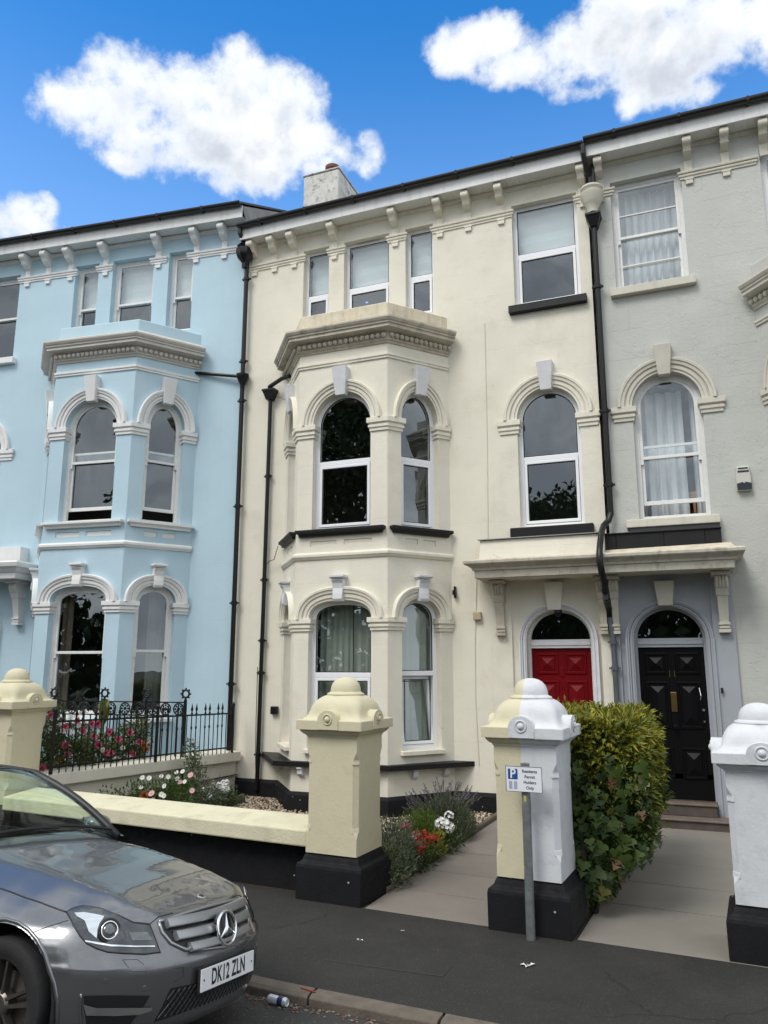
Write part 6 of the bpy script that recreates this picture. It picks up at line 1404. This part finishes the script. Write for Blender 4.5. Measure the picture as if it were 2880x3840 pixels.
# fern like evergreen behind the far pier
fe = plant('evergreen_shrub', 'dark feathery evergreen rising behind the pale yellow pier by the car', 'shrub', Bw(-3.05, 1.35, .3)); fb = MB(); st = MB()
for k in range(24):
    a = random.uniform(0, 6.28); ln = random.uniform(.7, 1.05); el_ = random.uniform(.35, 1.25); P0 = Vector((0, 0, .75)); pts = []
    for i in range(9): q = i / 8; pts.append(P0 + Vector((cos(a) * ln * q * cos(el_), sin(a) * ln * q * cos(el_), ln * q * sin(el_) - .28 * q * q * ln)))
    st.tube(pts, [.008 * (1 - .8 * i / 8) for i in range(9)], 4, caps=False)
    for i in range(1, 9):
        for s_ in (-1, 1):
            for h_ in (0, .5):
                p = pts[i] * (1 - h_) + pts[i - 1] * h_; d = (pts[i] - pts[i - 1]).normalized(); sd = d.cross(Vector((0, 0, 1))).normalized() * s_
                leaf(fb, p, d * .8 + sd + Vector((0, 0, .2)), Vector((0, 0, 1)), .12 * (1.15 - .6 * i / 8), .022, .1, .1)
st.tube([(0, 0, -.05), (0, 0, .8)], .03, 6)
foliage(fe, fb, M['leaf_small']); st.obj('stems', M['bark'], fe, fix=False)

# flower bed along the side wall
def bush(label, cat, loc, blobs, m, L_, W_, heads=(), st_n=14, st_h=.4, st_sp=.25, face=(.3, -1, .6), up=.4, name='flowering_plant', group=None, hs=1.0):
    T = plant(name, label, cat, loc, group); fb = MB(); st = MB()
    for c, r, n in blobs: blob_leaves(fb, c, r, n, L_, W_, .3, up, flat=.0)
    stems(st, (0, 0, -.02), st_n, st_sp, st_h); foliage(T, fb, m); st.obj('stems', M['stem'], T, fix=False)
    for k, p in heads: put_head(T, k, p, face, hs)
    return T
bush('bushy daisy plant with white and pink flowers by the cream side wall', 'daisy bush', (-6.75, 9.0, -.02), [((-.12, -.35, .22), (.30, .36, .34), 1500), ((.05, .12, .26), (.30, .36, .36), 1500), ((-.02, .45, .24), (.24, .26, .32), 800), ((-.2, .1, .22), (.26, .5, .32), 900)], M['leaf_bed'], .060, .016,
     [('daisy_white', q) for q in ((-6.85, 8.66, .46), (-6.62, 8.92, .57), (-6.78, 8.98, .56), (-6.64, 9.12, .60), (-6.57, 9.16, .61), (-6.62, 9.12, .52), (-6.88, 8.72, .57), (-6.82, 8.78, .56), (-6.40, 8.50, .42), (-6.30, 8.42, .42), (-6.45, 9.05, .50), (-6.55, 8.75, .48))] +
     [('daisy_pale', q) for q in ((-6.52, 8.46, .43), (-6.42, 8.36, .36), (-6.44, 9.16, .57), (-6.53, 9.05, .49), (-6.18, 8.84, .43))] + [('rose_orange', (-6.7, 8.55, .38))], 26, .5, .42, hs=1.15)
bush('loose silvery climber spilling over the side wall near the downpipe', 'climber', (-6.72, 9.75, -.02), [((0, 0, .24), (.26, .34, .28), 900), ((-.08, .02, .54), (.15, .18, .28), 520), ((-.14, -.02, .82), (.11, .13, .20), 260), ((.12, .2, .14), (.2, .25, .18), 480)], M['leaf_silver'], .038, .024,
     [('wee_white', (-6.55, 9.62, .32)), ('wee_white', (-6.5, 9.72, .22))], 14, .8, .2, name='climbing_plant')
bush('clump of white bedding flowers at the corner of the timber edged bed', 'bedding plant', (-6.58, 10.25, -.02), [((0, 0, .10), (.22, .24, .17), 420)], M['leaf_bed'], .05, .026,
     [('ger_white', (-6.62 + random.uniform(-.12, .2), 10.12 + random.uniform(-.1, .24), .27 + random.uniform(-.03, .06))) for _ in range(11)], 10, .2, .18, hs=.9)
bush('tufts of dry lavender like stems against the side wall beside the black plinth', 'plant', (-6.80, 10.55, -.02), [((0, 0, .16), (.14, .24, .24), 260)], M['leaf_lav'], .06, .008, (), 20, .42, .22, up=1.4, name='tufted_plant')
bush('low dark shrub at the left end of the bed behind the garden wall', 'shrub', (-7.0, 8.15, -.02), [((0, 0, .3), (.22, .34, .26), 420)], M['leaf_small'], .04, .022, (), 14, .5, .26, name='low_shrub')

# flower bed along the path
lv = plant('lavender', 'tall lavender bush with faded purple spikes by the taupe path', 'lavender', (-2.96, 9.35, -.02)); fb = MB(); st = MB(); fl = MB()
for _ in range(4200):
    a = random.uniform(0, 6.28); q = random.random() ** .6; p = Vector((.36 * q * cos(a), .52 * q * sin(a), random.uniform(.02, .42) * (1.1 - .6 * q * q))); leaf(fb, p, Vector((cos(a) * q, sin(a) * q, 1.3)) + rnd() * .4, rnd(), .075, .010, .1, .1)
for _ in range(130):
    a = random.uniform(0, 6.28); q = random.random() ** .5; b = Vector((.20 * q * cos(a), .34 * q * sin(a), .22)); t = Vector((.46 * q * cos(a), .66 * q * sin(a), random.uniform(.50, .74) * (1.0 - .28 * q)))
    st.tube([b, (b + t) / 2 + Vector((0, 0, .05)), t], .0028, 3, caps=False)
    d = (t - b).normalized()
    for j in range(10):
        p = t - d * .075 * (j / 10) + rnd() * .005; leaf(fl, p, d + rnd() * .9, rnd(), .020, .010, .1, 0)
foliage(lv, fb, M['leaf_lav']); foliage(lv, st, M['stem'], 'stems', False); foliage(lv, fl, M['lav_flower'], 'flower_spikes')
bush('rounded bright green fine leaved shrub behind the red flowers', 'shrub', (-2.98, 8.55, -.02), [((0, 0, .20), (.29, .30, .28), 4200)], M['leaf_lime'], .040, .008, (), 12, .2, .16, up=.9, name='round_shrub')
bush('white flowers between the round green shrub and the lavender', 'bedding plant', (-2.74, 8.72, -.02), [((0, 0, .14), (.20, .24, .15), 420)], M['leaf_small'], .045, .024, [('ger_white', q) for q in ((-2.72, 8.50, .33), (-2.70, 8.76, .36), (-2.60, 8.42, .31), (-2.66, 8.45, .34))], 8, .25, .14, face=(.3, -1, .8), hs=1.15)
bush('scarlet flowers spilling over the stone edging of the path', 'bedding plant', (-2.80, 8.0, -.02), [((0, 0, .10), (.20, .34, .14), 520), ((.02, -.25, .06), (.15, .22, .10), 200)], M['leaf_small'], .042, .026,
     [('ger_red', q) for q in ((-2.77, 7.93, .28), (-2.79, 8.2, .27), (-2.66, 7.69, .24), (-2.66, 7.91, .27), (-2.61, 7.96, .28), (-2.85, 8.09, .27), (-2.73, 7.80, .25))], 10, .2, .16, face=(.3, -1, .8), hs=.95)
yl = bush('small yellow leaved plant beside the scarlet flowers', 'bedding plant', (-2.70, 8.30, -.02), [((0, 0, .16), (.10, .16, .17), 320)], M['leaf_yellow'], .045, .018, (), 6, .2, .1, up=1.0, name='yellow_plant')
bush('magenta flowers at the edge of the gravel behind the silvery shrub', 'bedding plant', (-3.05, 8.12, -.02), [((0, 0, .14), (.18, .18, .17), 260)], M['leaf_silver'], .04, .018, [('mag', (-2.98, 8.05, .36)), ('mag', (-2.93, 8.08, .35)), ('ger_pale', (-2.88, 8.1, .28)), ('ger_pale', (-2.86, 8.02, .24))], 8, .3, .1, hs=.85)
bush('large silvery green shrub next to the yellow pier by the path', 'shrub', (-2.95, 7.55, -.02), [((0, 0, .26), (.32, .44, .30), 2600), ((.12, -.32, .16), (.24, .30, .24), 1500)], M['leaf_silver'], .046, .014, (), 16, .35, .26, up=.8, name='silvery_shrub')
bush('cream variegated plant against the foot of the yellow pier', 'plant', (-2.87, 7.26, -.02), [((0, 0, .14), (.14, .22, .22), 800)], M['leaf_varieg'], .036, .022, (), 8, .26, .1, name='variegated_plant')

# ------------------------------------------------------------------ the hedge with ivy
hd = plant('hedge', 'clipped yellow green hedge overgrown with ivy between the two paths', 'hedge', (-.95, 8.0, 0))
hy, hg, hs = MB(), MB(), MB()
def hx(y, z):       # right hand face of the hedge
    base = -.93 + .10 * (y - 6.9) if y < 8.2 else -.80 + .05 * (y - 8.2)
    t = max(0, min(1, z / .75)); w = base + (-.49 - base) * (t * t * (3 - 2 * t))
    if z > 1.30: w -= .9 * (z - 1.30) ** 1.5
    return w + .035 * sin(y * 4.3 + z * 3.4) + .03 * sin(y * 9.7 - z * 6.1) + .018 * sin(y * 17 + z * 13)
Y0, Y1, ZT = 6.98, 9.35, 1.515
def hz(x, y): return ZT + .03 * sin(x * 8 + y * 5) - .10 * max(0, (y - 8.9)) * 2
def put(mb, p, n, L_, W_, j=.7): q = random.uniform(.65, 1.3); leaf(mb, p - Vector(hd.location), n + rnd() * j, rnd() + Vector((0, 0, 1)), L_ * q, W_ * q, .22, .25)
for _ in range(9500):       # right face
    y = random.uniform(Y0, Y1); z = random.uniform(.04, 1.48) ; dep = abs(random.gauss(0, .07)); p = Vector((hx(y, z) - dep, y, z))
    up_ = Vector((1, -.35, .25))
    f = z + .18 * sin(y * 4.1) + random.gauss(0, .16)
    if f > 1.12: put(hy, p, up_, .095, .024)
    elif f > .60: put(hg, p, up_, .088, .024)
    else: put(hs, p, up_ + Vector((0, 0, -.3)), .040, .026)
for _ in range(5200):       # top
    y = random.uniform(Y0, Y1); x = random.uniform(-1.42, hx(y, 1.45)); p = Vector((x, y, hz(x, y) - abs(random.gauss(0, .05))))
    put(hy if random.random() < .86 else hg, p, Vector((.25, -.25, 1)), .10, .025)
for _ in range(3600):       # front and back
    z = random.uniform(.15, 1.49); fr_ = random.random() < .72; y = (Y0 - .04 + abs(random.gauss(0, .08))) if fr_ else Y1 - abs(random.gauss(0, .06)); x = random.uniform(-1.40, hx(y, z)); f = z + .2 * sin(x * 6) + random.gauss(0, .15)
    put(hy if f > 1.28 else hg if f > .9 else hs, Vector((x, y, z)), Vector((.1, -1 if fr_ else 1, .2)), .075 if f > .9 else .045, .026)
for _ in range(2600):       # left face
    y = random.uniform(Y0, Y1); z = random.uniform(.05, 1.49); put(hg if z > .6 else hs, Vector((-1.42 + abs(random.gauss(0, .06)), y, z)), Vector((-1, 0, .3)), .075, .026)
for _ in range(7500):       # inside
    y = random.uniform(Y0 + .1, Y1 - .1); z = random.uniform(.12, 1.5); x = random.uniform(-1.3, hx(y, z) - .12); put(hg, Vector((x, y, z)), rnd() + Vector((0, 0, .4)), .09, .045)
for _ in range(260):        # shoots that have outgrown the clipping
    y = random.uniform(Y0, Y1); tp = random.random() < .55; z = random.uniform(.5, 1.5)
    p = Vector((random.uniform(-1.35, -.55), y, hz(-.9, y) - .02)) if tp else Vector((hx(y, z) - .02, y, z)); d = (Vector((.1, -.2, 1)) if tp else Vector((1, -.4, .5))) + rnd() * .35; L_ = random.uniform(.05, .13)
    for k in range(7): put(hy if z > .8 or tp else hg, p + d.normalized() * L_ * k / 6, d + rnd() * .8, .07, .018, .2)
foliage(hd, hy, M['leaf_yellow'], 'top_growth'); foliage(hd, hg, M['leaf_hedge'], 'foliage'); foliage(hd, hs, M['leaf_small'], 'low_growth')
tr = MB()
for y in (7.05, 7.12, 7.4, 7.8, 8.2, 8.6, 9.0):
    for k in range(3):
        x = -1.05 + random.uniform(-.2, .12); a = Vector((x + .95, y - 8 + random.uniform(-.06, .06), -.06))
        pts = [a]
        for i in range(5): pts.append(pts[-1] + Vector((random.gauss(0, .06), random.gauss(0, .07), .27)))
        tr.tube(pts, [.022, .02, .017, .014, .011, .006], 6)
tr.obj('stems', M['bark'], hd, smooth=True)
tb = plant('tree_stump', 'dark ivy stem rising between the half white pier and the hedge', 'stem', (-1.0, 6.92, 0))
MB().tube([(0, 0, -.06), (.02, .02, .4), (-.01, .04, .8), (.02, .06, 1.15)], [.032, .028, .024, .016], 8).obj('stem', M['bark'], tb, smooth=True); tb.name = 'ivy_stem'
def ivy_mesh(m):
    P2 = [(0, .02), (.14, -.08), (.36, -.05), (.50, .14), (.30, .30), (.60, .52), (.32, .60), (.20, .72), (0, 1.02), (-.20, .72), (-.32, .60), (-.60, .52), (-.30, .30), (-.50, .14), (-.36, -.05), (-.14, -.08)]
    vs = [(x, y, .22 * abs(x) - .18 * y * y) for x, y in P2]; c = [(0, .25, -.02), (0, .62, -.07)]; n = len(P2); vs += c; fs = []
    for i in range(n):
        j = (i + 1) % n; k = n if (P2[i][1] + P2[j][1]) / 2 < .45 else n + 1; fs.append((i, j, k))
    fs += [(4, 5, n + 1)][:0] + [(n, 4, n + 1), (n, n + 1, 12)]
    return MB().add(vs, fs).mesh('leaf', m, smooth=True)
IVY = [ivy_mesh(M['ivy_' + c]) for c in 'abcd']
for i in range(170):
    u = random.random()
    if u < .74: y = 6.90 + random.uniform(-.05, .05); z = random.uniform(.18, 1.28); x = random.uniform(-1.16, hx(7.0, z) + .02); nrm = Vector((.35, -1, .25))
    else: y = 6.95 + random.random() ** 1.6 * 1.25; z = random.uniform(.28, 1.0 - .25 * (y - 6.95)); x = hx(y, z) + random.uniform(.01, .06); nrm = Vector((1, -.55, .3))
    nrm = (nrm + rnd() * .38).normalized(); dn = (Vector((random.gauss(0, .5), 0, -1)) - nrm * nrm.z * -1).normalized()
    yv = (dn - nrm * dn.dot(nrm)).normalized(); xv = yv.cross(nrm)
    k = random.random(); me = IVY[0 if k < .44 else 1 if k < .86 else 2 if k < .96 else 3]
    o = link(bpy.data.objects.new('leaf', me), hd); o.matrix_local = Matrix.Translation(Vector((x, y, z)) - Vector(hd.location)) @ Matrix((xv, yv, nrm)).transposed().to_4x4() @ Matrix.Scale(random.uniform(.075, .135) if u < .74 else random.uniform(.06, .09), 4)

# ------------------------------------------------------------------ the trees across the road that the windows mirror
def tree(label, loc, h, r, n):
    T = plant('street_tree', label, 'tree', loc, 'trees across the road'); tk = MB(); cr = MB(); tips = []
    tk.tube([(0, 0, -.3), (.1, 0, h * .22), (.0, .1, h * .42), (.1, .05, h * .7)], [.34, .27, .22, .09], 10)
    for k in range(15):
        a = k * 2.4; z = h * random.uniform(.30, .66); e = Vector((cos(a) * r * random.uniform(.55, .85), sin(a) * r * random.uniform(.55, .85), z + h * random.uniform(.06, .24)))
        b = Vector((.05, .05, z)); tk.tube([b, (b + e) / 2 + Vector((0, 0, .35)), e], [.10, .07, .025], 6); tips += [e, (b + e * 2) / 3]
    tips += [Vector((random.gauss(0, r * .3), random.gauss(0, r * .3), h * random.uniform(.72, .93))) for _ in range(9)]
    for t in tips:
        for _ in range(n):
            d = rnd(); p = t + Vector((d.x, d.y, d.z * .75)) * r * .36 * random.random() ** .45; leaf(cr, p, d + rnd(), rnd(), .34, .22, .2, .2)
    tk.obj('trunk', M['bark'], T, smooth=True, fix=False); foliage(T, cr, M['leaf_tree'], 'crown')
tree('tall dark tree across the road mirrored in the cream bay windows', (-14.3, -10.5, 0), 15.5, 5.0, 300)
tree('lower dark tree across the road mirrored in the arched window over the red door', (-5.0, -12.0, 0), 9.6, 4.4, 230)
tree('lower dark tree across the road at the left of the others', (-29, -15.5, 0), 8.8, 4.2, 110)

wb = MB()
for _ in range(12000):       # belt of trees beyond, added unseen to darken low window reflections
    x = random.uniform(-45, 32); h = 6.4 + 1.4 * sin(x * .35) + .8 * sin(x * .9 + 1); p = Vector((x, -17 + random.gauss(0, .7), random.random() ** .7 * h)); leaf(wb, p, rnd() + Vector((0, .6, .3)), rnd(), .75, .5, .2, .2)
tag(wb.obj('tree_belt', M['leaf_tree'], None, fix=False), kind='stuff')

# ------------------------------------------------------------------ parking sign, drink can, scraps
sp = thing('parking_sign', 'residents parking sign on a grey steel post before the half white pier', 'sign', (-1.302, 6.245, 0), radians(-3))
MB().tube([(0, 0, -.15), (0, 0, 1.252)], .0345, 16).lathe([(.036, 1.252), (.036, 1.262), (.004, 1.268)], (0, 0, 0), 16).obj('post', M['galv'], sp, angle=40)
pl = MB().box(-.143, .143, -.050, -.0465, 1.055, 1.245).obj('sign_plate', M['sign_white'], sp, bevel=.0015)
MB().box(-.06, .06, -.0460, -.034, 1.10, 1.12).box(-.06, .06, -.0460, -.034, 1.19, 1.21).obj('clamp', M['galv'], sp)
fr = MB(); ring(fr, [(-.1425, 1.0555), (.1425, 1.0555), (.1425, 1.2445), (-.1425, 1.2445)], [(-.139, 1.059), (.139, 1.059), (.139, 1.241), (-.139, 1.241)], -.0515, -.0501); fr.obj('border', M['sign_black'], pl)
MB().box(-.124, -.048, -.0515, -.0503, 1.147, 1.224).obj('symbol_panel', M['sign_blue'], pl)
text('lettering', 'P', .095, M['sign_white'], pl, (-.086, -.0520, 1.1855), (radians(90), 0, 0), .95, .0003, offset=.002)
for i, (t, w) in enumerate((('Residents', 1), ('Permit', 1), ('Holders', 1), ('Only', 1))): text('lettering', t, .032, M['sign_black'], pl, (.046, -.0508, 1.209 - i * .0405), (radians(90), 0, 0), .95, .0003, offset=.0006)
mb = MB()
for x in (-.105, -.066): mb.box(x - .013, x + .013, -.0512, -.0504, 1.075, 1.133)
mb.obj('vehicle_symbol', mat('pale_sign_print', (.35, .38, .48), .5), pl)
MB().box(-.008, .010, -.0368, -.034, .985, 1.025).obj('sticker', M['sticker'], sp)

can = thing('drink_can', 'crushed white and blue drink can lying in the gutter', 'can', (-2.56, 4.665, -.024), (radians(90), 0, radians(83)))
can.scale = (.85, .85, .85); cm = mat('white_can_print', (.62, .65, .70), .3, metal=.4)
MB().lathe([(.024, -.082), (.031, -.075), (.033, -.068), (.032, -.02), (.0315, .0), (.033, .03), (.033, .066), (.027, .078), (.026, .082), (.022, .079)], (0, 0, 0), 20, lambda p: (p[0] * (1 - .06 * sin(p[2] * 40)), p[1] * .95, p[2])).obj('can_body', cm, can, angle=35)
MB().lathe([(.0334, .01), (.0338, .012), (.0338, .05), (.0334, .052)], (0, 0, 0), 20).obj('can_band', mat('blue_can_print', (.03, .05, .13), .3, metal=.3), can, angle=35)
scr = [(-1.215, 5.70, .03, 'scrap of white paper on the pavement below the sign'), (-2.475, 5.73, .018, 'small white scrap on the pavement left of the yellow pier'), (-2.25, 6.05, .012, 'tiny pale scrap on the pavement at the foot of the yellow pier'), (-.55, 5.35, .014, 'pale scrap at the right end of the pavement'), (-1.1, 5.15, .012, 'tiny pale scrap on the pavement near the kerb')][:3]
pm_ = mat('white_paper', (.62, .62, .60), .9)
for x, y, r, lb in scr:
    mb = MB()
    for _ in range(4): a = random.uniform(0, 6.28); leaf(mb, Vector((random.uniform(-r, r) * .6, random.uniform(-r, r) * .6, .004)), Vector((cos(a), sin(a), .35)), Vector((0, 0, 1)), r * 1.5, r, .2, .2)
    o = mb.obj('paper_scrap', pm_, None, fix=False); o.location = (x, y, .008); tag(o, lb, 'litter', 'litter on the pavement')
o = MB().box(-.06, .06, -.005, .005, 0, .005).obj('red_strap', mat('faded_red_plastic', (.25, .03, .02), .6)); o.location = (-2.42, 4.80, .005); o.rotation_euler = (0, 0, -.25); tag(o, 'faded red strip of plastic lying on the kerb', 'litter')
